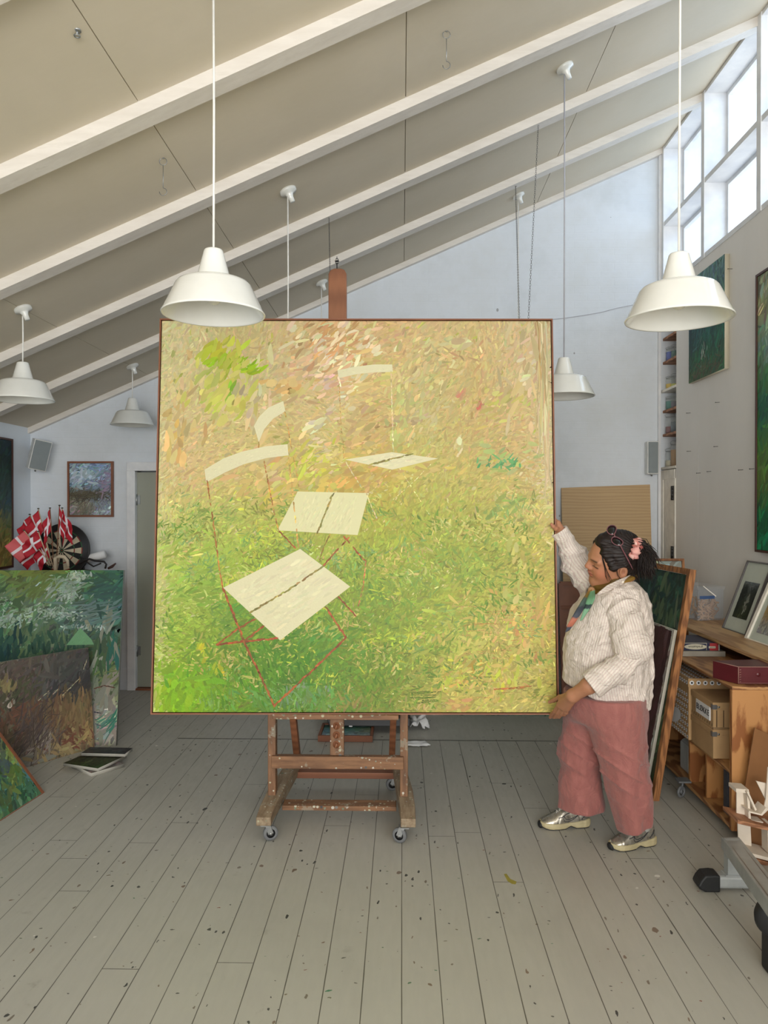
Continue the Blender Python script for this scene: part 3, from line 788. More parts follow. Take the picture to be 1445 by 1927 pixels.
    white = (224, 218, 178)
    def seat(pts, split, a, c=white, m=120):
        P4 = [cv(*p) for p in pts]; ex.append(('poly', P4, c, a, 2, m))
        ex.append(('line', [cv(*p) for p in split], (150, 136, 74), .010, 0))
    seat([(420, 1106), (565, 1033), (659, 1104), (527, 1205)], [(470, 1153), (540, 1112), (612, 1063)], .5, white, 260)
    seat([(522, 998), (560, 925), (694, 928), (673, 1007)], [(597, 1003), (612, 965), (628, 928)], 1.1, (222, 218, 170), 200)
    seat([(649, 865), (737, 851), (824, 863), (738, 884)], [(693, 876), (735, 864), (776, 855)], .15, white, 90)
    def band(top, bot, c=white):
        for k in range(len(top)-1):
            q = [cv(*bot[k]), cv(*bot[k+1]), cv(*top[k+1]), cv(*top[k])]
            d = Vector(q[1])-Vector(q[0]); ex.append(('poly', q, c, math.atan2(d.y, d.x), 2, 26))
    band([(385, 884), (420, 863), (455, 850), (500, 840), (541, 836)], [(388, 908), (424, 889), (458, 874), (502, 862), (543, 857)])
    band([(478, 802), (487, 785), (505, 767), (533, 755)], [(487, 832), (497, 808), (514, 788), (537, 774)])
    band([(635, 697), (670, 690), (705, 686), (738, 686)], [(637, 712), (672, 704), (706, 701), (739, 700)])
    ex.append(('line', [cv(636, 710), cv(641, 728)], white, .012, 0))
    ex.append(('line', [cv(487, 832), cv(487, 842)], (150, 120, 60), .006, 0))
    # horizontal scratches, lower right
    for _ in range(34):
        x = R.uniform(860, 1010); y = R.uniform(1120, 1320); l = R.uniform(15, 60)
        ex.append(('line', [cv(x, y), cv(min(x+l, 1035), y+R.uniform(-3, 2))], [(170, 120, 60), (140, 130, 50), (196, 150, 90)][R.randint(3)], .003, .35))
    ex.append(('line', [cv(985, 1295), cv(930, 1297), cv(1000, 1291)], (176, 112, 60), .006, .1))
    for _ in range(10):
        x = R.uniform(770, 800); y = R.uniform(1295, 1330); ex.append(('line', [cv(x, y), cv(x+R.uniform(15, 45), y-R.uniform(0, 5))], (96, 116, 40), .005, .1))
    # brushed vertical strip at the top right
    dab(1020, 690, 6, 60, 46, (188, 160, 108), .22, .007, 1.57, .03); dab(1026, 760, 5, 80, 40, (212, 198, 156), .25, .008, 1.57, .03); dab(1014, 640, 4, 24, 16, (176, 140, 84), .12, .006, 1.57, .03)
    pal = [(226, 214, 168), (176, 184, 70), (200, 166, 104), (216, 208, 124), (164, 156, 86), (206, 178, 138), (150, 164, 80)]
    r = empty('easel_painting', 'huge square yellow-green painting of white folding chairs standing on the wooden easel', 'painting'); r.matrix_world = bigM
    canvas('painted_canvas', W, H, .032, None, 46000, ln, wd, ang, r, 11, .055, .024, pal, .07, ex, aspread=.5, field=field, thick=.0016, gain=.82, desat=.0, blend=(.2, .85), jgrad=lambda u, v: .7+1.0*np.clip(v*1.6-.4, 0, 1))
    frame_mesh(W, H, .007, .042, .03, r, MAT['frame_wood'])
    return r
main_painting()

# ================================================================== EASEL
def easel():
    r = empty('easel', 'paint-splattered wooden studio easel on castors carrying the huge painting', 'easel', (FL(636, 1540).x, 4.0, 0))
    base = r.location.copy()
    def part(b, name, mat, bevel=0, parent=r):
        o = b.build(name, MAT[mat], parent, bevel)
        o.data.transform(Matrix.Translation(-base)); return o
    xl = P(513, 1450, 3.88).x; xr = P(760, 1450, 3.88).x
    fl = P(497, 1550, 3.66).x; fr_ = P(768, 1550, 3.66).x
    ftop = .128; fbot = .080
    # side feet running front to back (splayed slightly towards the front)
    for xf, xu, sg in ((fl, xl, -1), (fr_, xr, 1)):
        b = MB()
        def sec(Y, xc, w, z0, z1): return [(xc-w/2, Y, z0), (xc+w/2, Y, z0), (xc+w/2, Y, z1), (xc-w/2, Y, z1)]
        secs = [sec(3.64, xf, .074, fbot, ftop-.006), sec(3.74, xf-sg*.002, .076, fbot, ftop+.014), sec(3.93, xf-sg*.014, .082, fbot, ftop+.03), sec(4.36, xf-sg*.055, .062, fbot+.02, ftop+.05)]
        vs = [p for s in secs for p in s]; fs = [(0, 1, 2, 3), (15, 14, 13, 12)]
        for i in range(3):
            for k in range(4): fs.append((i*4+k, (i+1)*4+k, (i+1)*4+(k+1)%4, i*4+(k+1)%4))
        b.add(vs, fs); part(b, 'foot', 'easel_y', .004)
    # uprights
    for x in (xl, xr):
        b = MB(); b.box((x-.0205, 3.85, .145), (x+.0205, 3.91, 1.3)); part(b, 'upright', 'easel_v', .004)
    # slanted rear legs
    for x, sg in ((xl+.035, 1), (xr-.035, -1)):
        b = MB(); b.bar((x+sg*.035, 4.33, .16), (x-sg*.0, 3.97, 1.1), .036, .05, (0, 1, 0)); part(b, 'rear_leg', 'easel_mast', .003)
    def rail(x0, x1, ya, yb, z0, z1, name, mat='easel_h'):
        b = MB(); b.box((x0, ya, z0), (x1, yb, z1)); return part(b, name, mat, .003)
    z = P(600, 1418, 3.88).z; z2 = P(600, 1441, 3.88).z; rail(xl+.002, xr-.002, 3.83, 3.87, z2, z, 'cross_rail')
    z = P(600, 1505, 3.93).z; z2 = P(600, 1522, 3.86).z; rail(fl+.06, fr_-.06, 3.84, 3.93, z2-.002, z2+.022, 'lower_rail')
    z = P(600, 1448, 4.33).z; rail(xl+.04, xr-.04, 4.28, 4.36, z-.035, z, 'rear_rail', 'rail_pine')
    # ledge that carries the canvas
    zl = BLp.z-.009
    rail(P(515, 1350, 3.76).x, P(750, 1350, 3.76).x, 3.72, 3.88, zl-.024, zl, 'ledge')
    # sliding centre post with notches
    b = MB(); xc0 = P(622, 1390, 3.88).x; xc1 = P(648, 1390, 3.88).x; b.box((xc0, 3.845, P(630, 1420, 3.86).z-.0), (xc1, 3.885, zl-.02))
    part(b, 'centre_post', 'easel_v', .003)
    b = MB()
    for y in (1366, 1383, 1401):
        q = P(633, y, 3.845); b.tube([(q.x, 3.842, q.z), (q.x, 3.848, q.z)], .019, 14); b.tube([(q.x-.004, 3.834, q.z-.012), (q.x+.004, 3.836, q.z+.01)], .008, 8)
    part(b, 'notch_row', 'easel_mast')
    # tall mast behind the canvas, leaning with it
    t0 = P(635, 1300, 3.87); t1 = P(635, 505, 4.09)
    pts = []
    w = P(652, 520, 4.09).x-P(618, 520, 4.09).x
    b = MB()
    d = (t1-t0).normalized(); xd = Vector((1, 0, 0)); n = d.cross(xd).normalized()*-1
    L = (t1-t0).length; sh = [(-w/2, 0), (w/2, 0), (w/2, L-.03), (w/2-.012, L-.008), (w/2-.03, L), (-w/2+.03, L), (-w/2+.012, L-.008), (-w/2, L-.03)]
    vs = [t0+xd*a+d*c for a, c in sh]+[t0+xd*a+d*c-n*.032 for a, c in sh]
    if (vs[8]-vs[0]).y < 0: vs = [t0+xd*a+d*c for a, c in sh]+[t0+xd*a+d*c+n*.032 for a, c in sh]
    k = 8; b.add(vs, [tuple(range(k)), tuple(range(2*k-1, k-1, -1))]+[(i, k+i, k+(i+1) % k, (i+1) % k) for i in range(k)])
    part(b, 'mast', 'easel_mast', .004)
    b = MB(); q = P(634, 500, 4.12); b.tube([(q.x, 4.12, q.z-.03), (q.x, 4.12, q.z+.015)], .0035, 6)
    b.torus((q.x, 4.12, q.z+.025), .01, .0025, 14, 6, Matrix.Rotation(0, 4, 'X')); part(b, 'screw_eye', 'iron')
    # castors
    for (cx, cy, Y, ang) in ((509, 1570, 3.665, .35), (752, 1575, 3.655, -.35), (738, 1474, 4.33, .1), (520, 1474, 4.33, -.1)):
        q = P(cx, cy, Y); R_ = .037
        c = Vector((q.x, Y, R_))
        M = Matrix.Translation(c) @ Matrix.Rotation(ang, 4, 'Z') @ Matrix.Rotation(PI/2, 4, 'X')
        b = MB(); b.lathe([(.022, -.011), (.033, -.012), (R_, -.007), (R_, .007), (.033, .012), (.022, .011)], 24, M)
        wl = part(b, 'castor_wheel', 'wheel')
        b = MB(); b.lathe([(.0005, -.010), (.009, -.010), (.024, -.008), (.024, .008), (.009, .010), (.0005, .010)], 20, M)
        part(b, 'hub', 'black', 0, wl)
        b = MB(); b.lathe([(.0005, -.018), (.007, -.018), (.007, .018), (.0005, .018)], 12, M)
        top = Vector((q.x-.02 if cx < 600 else q.x+.02, Y+.0, fbot))
        for s in (-.015, .015):
            o = Matrix.Rotation(ang, 3, 'Z') @ Vector((0, s, 0))
            b.bar(c+o, Vector((c.x+(top.x-c.x)*.8, Y, .078))+o, .026, .003, (0, 1, 0))
        b.box((top.x-.026, Y-.024, .076), (top.x+.026, Y+.024, .081)); part(b, 'castor_fork', 'steel')
    return r
easel()

# ================================================================== DOOR in the back wall
def door():
    D0, D1, DZ = DOOR_X0, DOOR_X1, DOOR_Z
    b = MB(); fw = .075
    b.box((D0-fw+.02, YB-.025, 0), (D0+.02, YB+.06, DZ-.03)); b.box((D1-.02, YB-.025, 0), (D1+fw-.02, YB+.06, DZ-.03)); b.box((D0-fw+.02, YB-.025, DZ-.03), (D1+fw-.02, YB+.06, DZ+.05))
    structure(b.build('trim_20', MAT['frame'], bevel=.004))
    r = empty('door_1', None, None, (D0+.02, YB+.03, .02)); r['kind'] = 'structure'
    b = MB(); b.box((0, 0, 0), (D1-D0-.04, .04, DZ-.06)); b.build('door_leaf', MAT['door'], r, .003)
    for z in (.28, DZ-.36):
        b = MB(); b.tube([(0, -.012, z), (0, -.012, z+.1)], .008, 10); b.box((.0, -.006, z+.01), (.03, .001, z+.09)); b.build('hinge', MAT['steel'], r)
    b = MB(); b.box((D0-.02, YB-.02, 0), (D1+.02, YB+.16, .016)); structure(b.build('trim_21', MAT['frame_wood']))
MAT['door'] = simple('grey_green_door', (152, 154, 140), .5, .03, 2)
door()

# ================================================================== HOOKS, CHAINS and a wire under the ceiling
def chain(name, label, pts, group=None, link=.022, r=.0016, mat='chain'):
    b = MB(); pts = [Vector(p) for p in pts]
    for a, c in zip(pts[:-1], pts[1:]):
        d = c-a; n = max(1, int(d.length/link)); dn = d.normalized()
        q = dn.to_track_quat('Z', 'X').to_matrix().to_4x4()
        for i in range(n):
            M = Matrix.Translation(a+d*((i+.5)/n)) @ q @ Matrix.Rotation(PI/2*(i % 2), 4, 'Z') @ Matrix.Diagonal((.55, 1, 1.3, 1)) @ Matrix.Rotation(PI/2, 4, 'X')
            b.torus((0, 0, 0), link*.42, r, 8, 5, M)
    o = b.build(name, MAT[mat]); rebase(o, pts[-1]); return tag(o, label, 'chain', group)
def shook(px, py, Y, label, s=.028):
    q = P(px, py, Y); b = MB(); pts = []
    for i in range(15):
        t = i/14
        if t < .5: a = PI*(.9-t*2*1.55); pts.append((q.x+s*.32*math.cos(a), Y, q.z+s*.4+s*.32*math.sin(a)))
        else: a = PI*(.5-(t-.5)*2*-1.5); pts.append((q.x-s*.32*math.cos(a)*-1, Y, q.z-s*.3+s*.34*math.sin(a)))
    b.tube([(q.x, Y, q.z+s*1.2), (q.x, Y, q.z+s*.75)], .002, 6); b.tube(pts, .0024, 6)
    o = b.build('metal_hook', MAT['iron']); rebase(o, (q.x, Y, q.z)); return tag(o, label, 'hook')
Yb = 3.97
q = P(618, 402, 4.9); shook(618, 404, 4.88, 'small dark S-hook on a ceiling beam, above the chain left of the mast')
qa = P(619, 410, 4.88); qb = P(621, 520, 4.16); chain('chain', 'thin twisted chain hanging down to the left corner of the mast', [qa, qb], None, .016, .0012)
shook(634, 492, 4.12, 'tiny dark S-hook just above the top of the wooden mast', .022)
qa = P(970, 350, 5.80); qb = P(977, 604, 4.02); shook(970, 343, 5.81, 'dark S-hook on a beam holding the left one of the two long bead chains', .05)
chain('chain', 'long bead chain running to the painting top, left one of the two on the right', [qa, qb], None, .020, .0013)
qa = P(1013, 232, 4.90); qb = P(994, 604, 4.02); shook(1013, 226, 4.90, 'dark hook on a beam holding the right one of the two bead chains', .045)
chain('chain', 'long bead chain running to the painting top, right one of the two on the right', [qa, qb], None, .020, .0013)
# long wire hooks
def wirehook(px, y0, y1, label, px2=None):
    c = CE(px, y0); r0 = P(px, y0, c.y); r1 = P(px2 or px, y1, c.y); b = MB(); s = .018
    pts = [Vector((r0.x+s*math.cos(a), c.y, r0.z-s*1.0+s*math.sin(a))) for a in [PI*(1.2-t*.17) for t in range(9)]]
    pts = [(r0.x-.006, c.y, r0.z-.002)]+[tuple(p) for p in pts[2:]]
    ring = [(r0.x+s*math.sin(a), c.y, r0.z-s+s*math.cos(a)) for a in [2*PI*i/12 for i in range(12)]]
    b.tube(ring+[ring[0]], .0018, 6); b.tube([(r0.x, c.y, r0.z-2*s), (r1.x, c.y, r1.z+2*s)], .0018, 6)
    b.tube([(r1.x+s*math.sin(a), c.y, r1.z+s+s*math.cos(a)) for a in [2*PI*i/12 for i in range(0, 10)]], .0018, 6)
    b.tube([(r0.x, c.y, ceil_z(r0.x)), (r0.x, c.y, r0.z-.004)], .004, 6)
    o = b.build('wire_hook', MAT['steel']); rebase(o, (r0.x, c.y, ceil_z(r0.x))); return tag(o, label, 'hook')
wirehook(307, 297, 368, 'long steel wire hook hanging from the ceiling seam above the left lamp')
wirehook(840, 58, 130, 'thin steel wire hook hanging from the ceiling near the top centre')
def eye(px, py, label, r=.012):
    c = CE(px, py); b = MB(); b.tube([(c.x, c.y, c.z+.004), (c.x, c.y, c.z-.014)], .004, 8)
    b.torus((c.x, c.y, c.z-.018), r*.8, .0028, 14, 6, None); b.lathe([(.0005, -.002), (.014, -.002), (.014, .003)], 16, Matrix.Translation(c))
    o = b.build('screw_eye', MAT['steel']); rebase(o, c); return tag(o, label, 'hook')
eye(145, 58, 'small steel screw eye on the ceiling seam at the top left corner')
eye(949, 251, 'small dark screw eye on the third beam, left of the right chain hook', .010)
# thin cable looping along the back wall
b = MB(); b.tube([P(x, y, YB-.008) for x, y in ((1030, 602), (1060, 599), (1095, 594), (1130, 588), (1160, 580), (1190, 574), (1243, 566))], .0022, 6)
o = b.build('wall_cable', MAT['cord_grey']); rebase(o, P(1243, 566, YB-.008)); tag(o, 'thin grey cable sagging across the upper right of the back wall', 'cable')
# ================================================================== OTHER PAINTINGS
def px_canvas(M_inv_fn): pass
def leaning(name, label, BL, BR, TL, grid, n, ln, wd, ang, seed, frame=None, fw=.012, fd=.03, T=.022, edge=(205, 198, 182), pal=None, pal_p=.1, jit=.16, hue=.07, extras=(), asp=.5, cat='painting', cname='painted_canvas', group=None, gain=.72, desat=.12):
    r, W, H = hang(name, label, BL, BR, TL, cat, group)
    ex = extras(W, H, r) if callable(extras) else extras
    canvas(cname, W, H, T, grid, n, ln, wd, ang, r, seed, jit, hue, pal, pal_p, ex, edge, asp, gain=gain, desat=desat)
    if frame: frame_mesh(W, H, fw, fd, T, r, MAT[frame], gap=.002)
    return r, W, H
def plane_map(r, W, H):
    inv = r.matrix_world.inverted(); M = r.matrix_world; o = M.translation; n = M.col[1].to_3d()
    def f(x, y):
        q = inv @ on_plane(x, y, o, n); return (min(max(q.x, 0), W), min(max(q.z, 0), H))
    return f

# wall picture at the far left
Yr = RX(14, 900, XL).y; zt = RX(14, 830, XL).z; zb = RX(14, 1064, XL).z
leaning('framed_painting', 'tall dark framed painting, teal above yellow, on the left wall at the photo edge', (XL+.035, Yr-1.1, zb), (XL+.035, Yr, zb), (XL+.035, Yr-1.1, zt),
        [[(20,40,44),(30,60,60),(24,50,60)],[(30,70,60),(50,90,60),(30,60,50)],[(60,90,90),(70,90,60),(60,90,100)],[(150,130,60),(170,150,70),(150,140,60)],[(150,120,50),(170,130,60),(160,135,60)]],
        900, .09, .02, 1.0, 21, 'frame_dark', .016, .035)
# blue seascape on the back wall
a = P(131, 969, YB-.035); bq = P(209, 969, YB-.035); t = P(131, 872, YB-.035)
def ex_sea(W, H, r):
    ex = []
    ex.append(('dabs', W*.45, H*.40, W*.28, H*.03, 120, (90, 80, 56), .06, .007, .1, .6)); ex.append(('dabs', W*.4, H*.34, W*.26, H*.05, 80, (70, 64, 52), .06, .006, -.1, .8))
    ex.append(('dabs', W*.45, H*.12, W*.14, H*.08, 60, (120, 112, 92), .06, .008, 1.3, .4)); ex.append(('dabs', W*.75, H*.2, W*.12, H*.1, 34, (120, 126, 146), .07, .005, 1.8, .9))
    ex.append(('dabs', W*.3, H*.75, W*.2, H*.12, 50, (176, 194, 206), .06, .02, .6, .6)); ex.append(('dabs', W*.85, H*.6, W*.1, H*.1, 30, (150, 126, 150), .06, .014, .6, .6))
    return ex
leaning('framed_painting', 'small blue sky and dark shore painting in a thin wood frame on the back wall', a, bq, t,
        [[(120,146,170),(124,156,176),(110,140,166),(120,150,176)],[(130,156,172),(150,172,184),(124,150,176),(140,150,180)],[(110,136,160),(126,152,172),(120,146,168),(130,134,160)],[(90,84,60),(96,90,66),(80,80,76),(110,120,130)],[(140,140,126),(130,124,104),(130,140,150),(150,164,176)],[(150,156,156),(120,116,100),(146,160,172),(160,176,188)]],
        1500, .05, .012, .5, 22, 'frame_wood', .016, .03, extras=ex_sea, gain=1.05, desat=.2)
# big green canvas leaning at the left
br = FL(218, 1404); tr = P(232, 1073, br.y+.16); d = Vector((-1.32, -.04, 0))
def ex_green(W, H, r):
    M = plane_map(r, W, H); ex = []
    def db(x, y, sx, sy, n, c, l, w, a, sp=.5):
        q = M(x, y); ex.append(('dabs', q[0], q[1], sx*.0038, sy*.0038, n, c, l, w, a, sp))
    db(145, 1085, 9, 4, 40, (214, 222, 214), .03, .014, .4, 1); db(125, 1100, 22, 10, 90, (170, 190, 180), .06, .01, .4, .5); db(130, 1120, 10, 8, 60, (186, 200, 190), .03, .01, 1, 1)
    db(95, 1150, 26, 7, 90, (176, 198, 182), .026, .009, .7, .8); db(20, 1165, 22, 9, 110, (176, 200, 184), .03, .01, .7, .7); db(120, 1158, 22, 4, 60, (190, 208, 196), .022, .009, .2, .8)
    db(170, 1180, 26, 3, 50, (196, 212, 204), .022, .008, 1, .8); db(10, 1130, 8, 10, 20, (170, 190, 170), .022, .008, .5, 1); db(80, 1075, 30, 4, 30, (120, 130, 40), .1, .02, .2, .3); db(75, 1100, 16, 10, 24, (110, 134, 50), .1, .02, .7, .3)
    db(200, 1100, 18, 20, 40, (46, 92, 84), .12, .02, .1, .5); db(180, 1145, 34, 8, 26, (110, 138, 138), .15, .012, .15, .2); db(190, 1160, 20, 6, 16, (120, 146, 146), .14, .012, .5, .2)
    db(12, 1215, 16, 18, 50, (10, 66, 66), .1, .03, 1.5, .3); db(75, 1212, 40, 14, 90, (26, 74, 58), .07, .02, 1.5, .3); db(60, 1195, 40, 10, 60, (96, 124, 80), .07, .014, 1.5, .2)
    db(210, 1230, 6, 12, 24, (16, 110, 96), .12, .02, 1.5, .1); db(192, 1230, 8, 14, 26, (60, 96, 56), .12, .02, 1.5, .15)
    db(195, 1310, 16, 60, 60, (158, 156, 142), .12, .03, 1.5, .4); db(200, 1270, 10, 10, 16, (120, 136, 70), .08, .014, .3, .4); db(205, 1360, 10, 8, 20, (40, 130, 108), .12, .012, .7, .2)
    ex.append(('poly', [M(125, 1214), M(177, 1213), M(172, 1203), M(151, 1181)], (112, 172, 118), 1.0, 3, 60)); 
    ex.append(('line', [M(178, 1296), M(196, 1290), M(216, 1294)], (110, 70, 50), .008)); ex.append(('line', [M(178, 1340), M(190, 1342)], (70, 80, 90), .008)); ex.append(('line', [M(180, 1362), M(190, 1366)], (70, 80, 90), .006))
    return ex
leaning('leaning_canvas', 'large sea-green canvas with white foam strokes leaning in the left background, flags above it', br+d, br, tr+d,
        [[(60,120,88),(84,130,70),(110,126,40),(80,124,60),(40,110,80)],[(70,120,96),(90,128,86),(104,132,88),(84,120,90),(44,98,84)],[(76,120,84),(84,122,84),(96,128,92),(70,104,92),(60,100,84)],
         [(70,110,76),(70,104,66),(80,112,72),(84,110,70),(84,104,50)],[(20,70,64),(40,80,60),(60,92,60),(50,90,60),(120,130,90)],[(120,130,110),(140,140,120),(150,150,136),(160,158,142),(166,164,150)],[(150,150,140),(160,158,146),(160,158,146),(166,164,152),(168,166,154)]],
        2600, .11, .024, .5, 23, extras=ex_green, edge=(196, 200, 188), T=.03)
# brown and ochre canvas in front of it
br = FL(178, 1407); bl = FL(20, 1453); d = (bl-br).normalized(); bl = br+d*.98; tr = P(175, 1217, br.y+.07)
def ex_brown(W, H, r):
    M = plane_map(r, W, H); ex = []
    def db(x, y, sx, sy, n, c, l, w, a, sp=.5):
        q = M(x, y); ex.append(('dabs', q[0], q[1], sx*.0036, sy*.0036, n, c, l, w, a, sp))
    db(12, 1292, 8, 7, 26, (150, 136, 50), .05, .02, 1.2, .4); db(30, 1300, 26, 12, 40, (84, 90, 50), .06, .016, .9, .6); db(45, 1240, 30, 12, 50, (104, 90, 78), .09, .02, .8, .5)
    db(125, 1260, 30, 18, 90, (92, 92, 88), .10, .02, .9, .6); db(140, 1290, 22, 12, 70, (70, 68, 70), .1, .018, .7, .5)
    db(145, 1325, 24, 20, 120, (156, 122, 50), .08, .014, 1.5, .2); db(110, 1335, 20, 16, 80, (130, 90, 46), .07, .012, 1.5, .2); db(165, 1378, 5, 8, 26, (190, 150, 40), .06, .02, 1.3, .5)
    db(70, 1370, 18, 20, 130, (86, 70, 72), .13, .008, .9, .4); db(85, 1390, 16, 14, 60, (120, 104, 96), .12, .008, 1.0, .4); db(28, 1345, 20, 10, 60, (130, 76, 44), .05, .014, 1.2, .7)
    db(115, 1405, 22, 10, 50, (176, 146, 60), .09, .016, -.9, .4); db(140, 1390, 20, 10, 34, (140, 70, 40), .07, .014, -.9, .5); db(22, 1322, 3, 3, 4, (200, 190, 160), .03, .022, 1.4, .2); db(10, 1318, 2, 3, 3, (190, 180, 150), .03, .022, 1.4, .2)
    db(88, 1400, 16, 10, 20, (170, 164, 146), .12, .014, 1.0, .3); db(60, 1432, 30, 4, 24, (150, 148, 136), .1, .02, .3, .2)
    for p0, p1 in (((72, 1318), (92, 1300)), ((100, 1306), (110, 1296)), ((118, 1308), (150, 1276)), ((156, 1262), (163, 1242))):
        ex.append(('line', [M(*p0), M(*p1)], (196, 184, 130), .006, .2))
    return ex
leaning('leaning_canvas', 'brown and ochre abstract canvas leaning in front of the large sea-green one', bl, br, bl+(tr-br),
        [[(110,92,84),(106,92,82),(100,90,80),(110,98,88),(96,88,80)],[(80,72,60),(84,70,60),(104,84,70),(100,92,86),(80,76,72)],[(120,110,60),(84,80,58),(96,84,66),(94,92,92),(76,72,72)],
         [(90,84,56),(84,80,56),(96,84,64),(120,96,62),(132,108,64)],[(110,76,50),(100,76,52),(120,90,56),(140,106,50),(150,118,56)],[(80,70,60),(90,80,74),(100,84,70),(130,96,52),(160,124,52)],[(110,100,90),(120,112,100),(120,104,86),(150,130,80),(150,130,80)]],
        3000, .08, .016, 1.1, 24, extras=ex_brown, edge=(190, 186, 176), T=.022, gain=.8, desat=.38, jit=.12)
# bright framed painting at the lower left
br = FL(78, 1493, .0); bl = FL(-6, 1547, 0); d = (bl-br).normalized(); bl = br+d*.9
tr = P(21, 1352, 4.44)
def ex_ll(W, H, r):
    M = plane_map(r, W, H); ex = []
    def db(x, y, sx, sy, n, c, l, w, a, sp=.6):
        q = M(x, y); ex.append(('dabs', q[0], q[1], sx*.0032, sy*.0032, n, c, l, w, a, sp))
    db(10, 1365, 8, 5, 20, (170, 190, 214), .05, .02, .3); db(8, 1385, 10, 8, 26, (20, 52, 50), .05, .02, 1.2); db(28, 1410, 5, 12, 20, (150, 164, 60), .05, .018, 1.3); db(36, 1425, 3, 10, 10, (170, 178, 80), .05, .014, 1.3)
    db(34, 1450, 8, 7, 26, (90, 120, 40), .05, .022, 1.2); db(10, 1440, 10, 12, 30, (70, 86, 96), .05, .02, 1); db(20, 1475, 14, 8, 30, (110, 126, 50), .05, .018, .5); db(55, 1480, 8, 6, 20, (70, 120, 90), .05, .016, .6); db(5, 1500, 8, 10, 20, (80, 100, 50), .05, .02, 1); db(33, 1435, 3, 8, 6, (96, 120, 170), .05, .012, 1.4)
    db(50, 1455, 4, 14, 20, (80, 140, 150), .05, .01, 1.6)
    return ex
leaning('framed_painting', 'blue-green abstract painting in a thin wood frame, low at the left edge nearest the camera', bl, br, bl+(tr-br),
        [[(60,90,70),(80,120,120),(120,150,180),(170,186,180)],[(40,70,60),(20,56,56),(40,80,70),(140,150,90)],[(50,80,60),(40,84,70),(80,110,60),(100,130,60)],[(80,100,50),(90,116,60),(60,110,90),(60,110,80)],[(96,110,40),(90,110,50),(70,110,70),(70,120,90)]],
        700, .06, .02, .9, 25, 'frame_wood', .014, .03, extras=ex_ll, edge=(210, 206, 196), gain=.9, jit=.24)

# small canvases stacked on the floor
def flat_canvas(label, A, Bc, C, z0, th, grid, seed, group='small canvases stacked on the floor'):
    """A left corner, Bc front corner, C right corner given as pixels at height z"""
    a, b, c = [FL(x, y, z0+th) for x, y in (A, Bc, C)]
    ex = (c-b).normalized(); ey = Vector((-ex.y, ex.x, 0)); W = (c-b).length; H = max(.12, (a-b).dot(ey))
    r = empty('small_canvas', label, 'canvas', group=group)
    M = Matrix((ex, Vector((0, 0, -1)), ey)).transposed().to_4x4(); M.translation = b
    r.matrix_world = M
    canvas('painted_canvas', W, H, th, grid, 160, .05, .014, .3, r, seed, .2, .06, edge=(214, 210, 198))
    return r
flat_canvas('bottom small canvas of the floor stack, pinkish with a white edge', (124, 1441), (172, 1455), (234, 1437), .0, .022, [[(150,140,130),(140,130,120)],[(150,140,130),(150,140,132)]], 31)
flat_canvas('middle small canvas of the floor stack, dark green and brown', (126, 1433), (184, 1446), (238, 1421), .026, .018, [[(50,60,34),(60,46,34)],[(60,96,30),(56,44,34)]], 32)
flat_canvas('top small canvas of the floor stack, charcoal grey', (163, 1407), (153, 1417), (235, 1419), .050, .018, [[(70,70,72),(60,60,62)],[(76,74,74),(66,64,66)]], 33)

# on the floor behind the easel
b0 = FL(598, 1397, 0); b1 = FL(698, 1397, 0)
r = empty('small_framed_painting', 'small turquoise sea painting in a brown frame lying on the floor behind the easel', 'painting')
M = Matrix((Vector((1, 0, 0)), Vector((0, 0, -1)), Vector((0, 1, 0)))).transposed().to_4x4(); M.translation = (b0.x+.02, b0.y+.03, .036); r.matrix_world = M
Wd = b1.x-b0.x-.03
canvas('painted_canvas', Wd, .27, .02, [[(60,120,110),(70,130,116),(60,110,90)],[(110,150,160),(90,150,140),(150,150,120)],[(160,180,196),(150,176,190),(170,186,196)]], 260, .04, .01, .1, r, 34, .16, .07, edge=(220, 220, 214))
frame_mesh(Wd, .27, .018, .042, .02, r, MAT['frame_wood'], gap=.003)
b = MB(); q0 = P(612, 1372, 5.42); q1 = P(772, 1371, 5.42)
b.hexa([(q0.x+.03, 5.42, .05), (q1.x, 5.42, .05), (q1.x, 5.86, .05), (q0.x-.05, 5.86, .05), (q0.x, 5.44, .11), (q1.x, 5.44, .11), (q1.x, 5.86, .11), (q0.x-.08, 5.86, .11)])
b.box((q1.x-.2, 5.7, 0), (q1.x-.05, 5.8, .05)); b.box((q0.x+.45, 5.6, 0), (q0.x+.55, 5.8, .05))
o = b.build('tray', MAT['black'], bevel=.006); rebase(o, ((q0.x+q1.x)/2, 5.64, 0)); tag(o, 'flat black tray on the floor behind the easel, on the small sea painting', 'tray')
for px in (660, 738):
    c = MB(); q = P(px, 1366, 5.425); c.box((q.x-.012, 5.412, q.z-.004), (q.x+.012, 5.424, q.z+.004))
    ch = c.build('clip', MAT['paper'], o); ch.data.transform(Matrix.Translation(-o.location)); ch['label'] = 'small white clip'
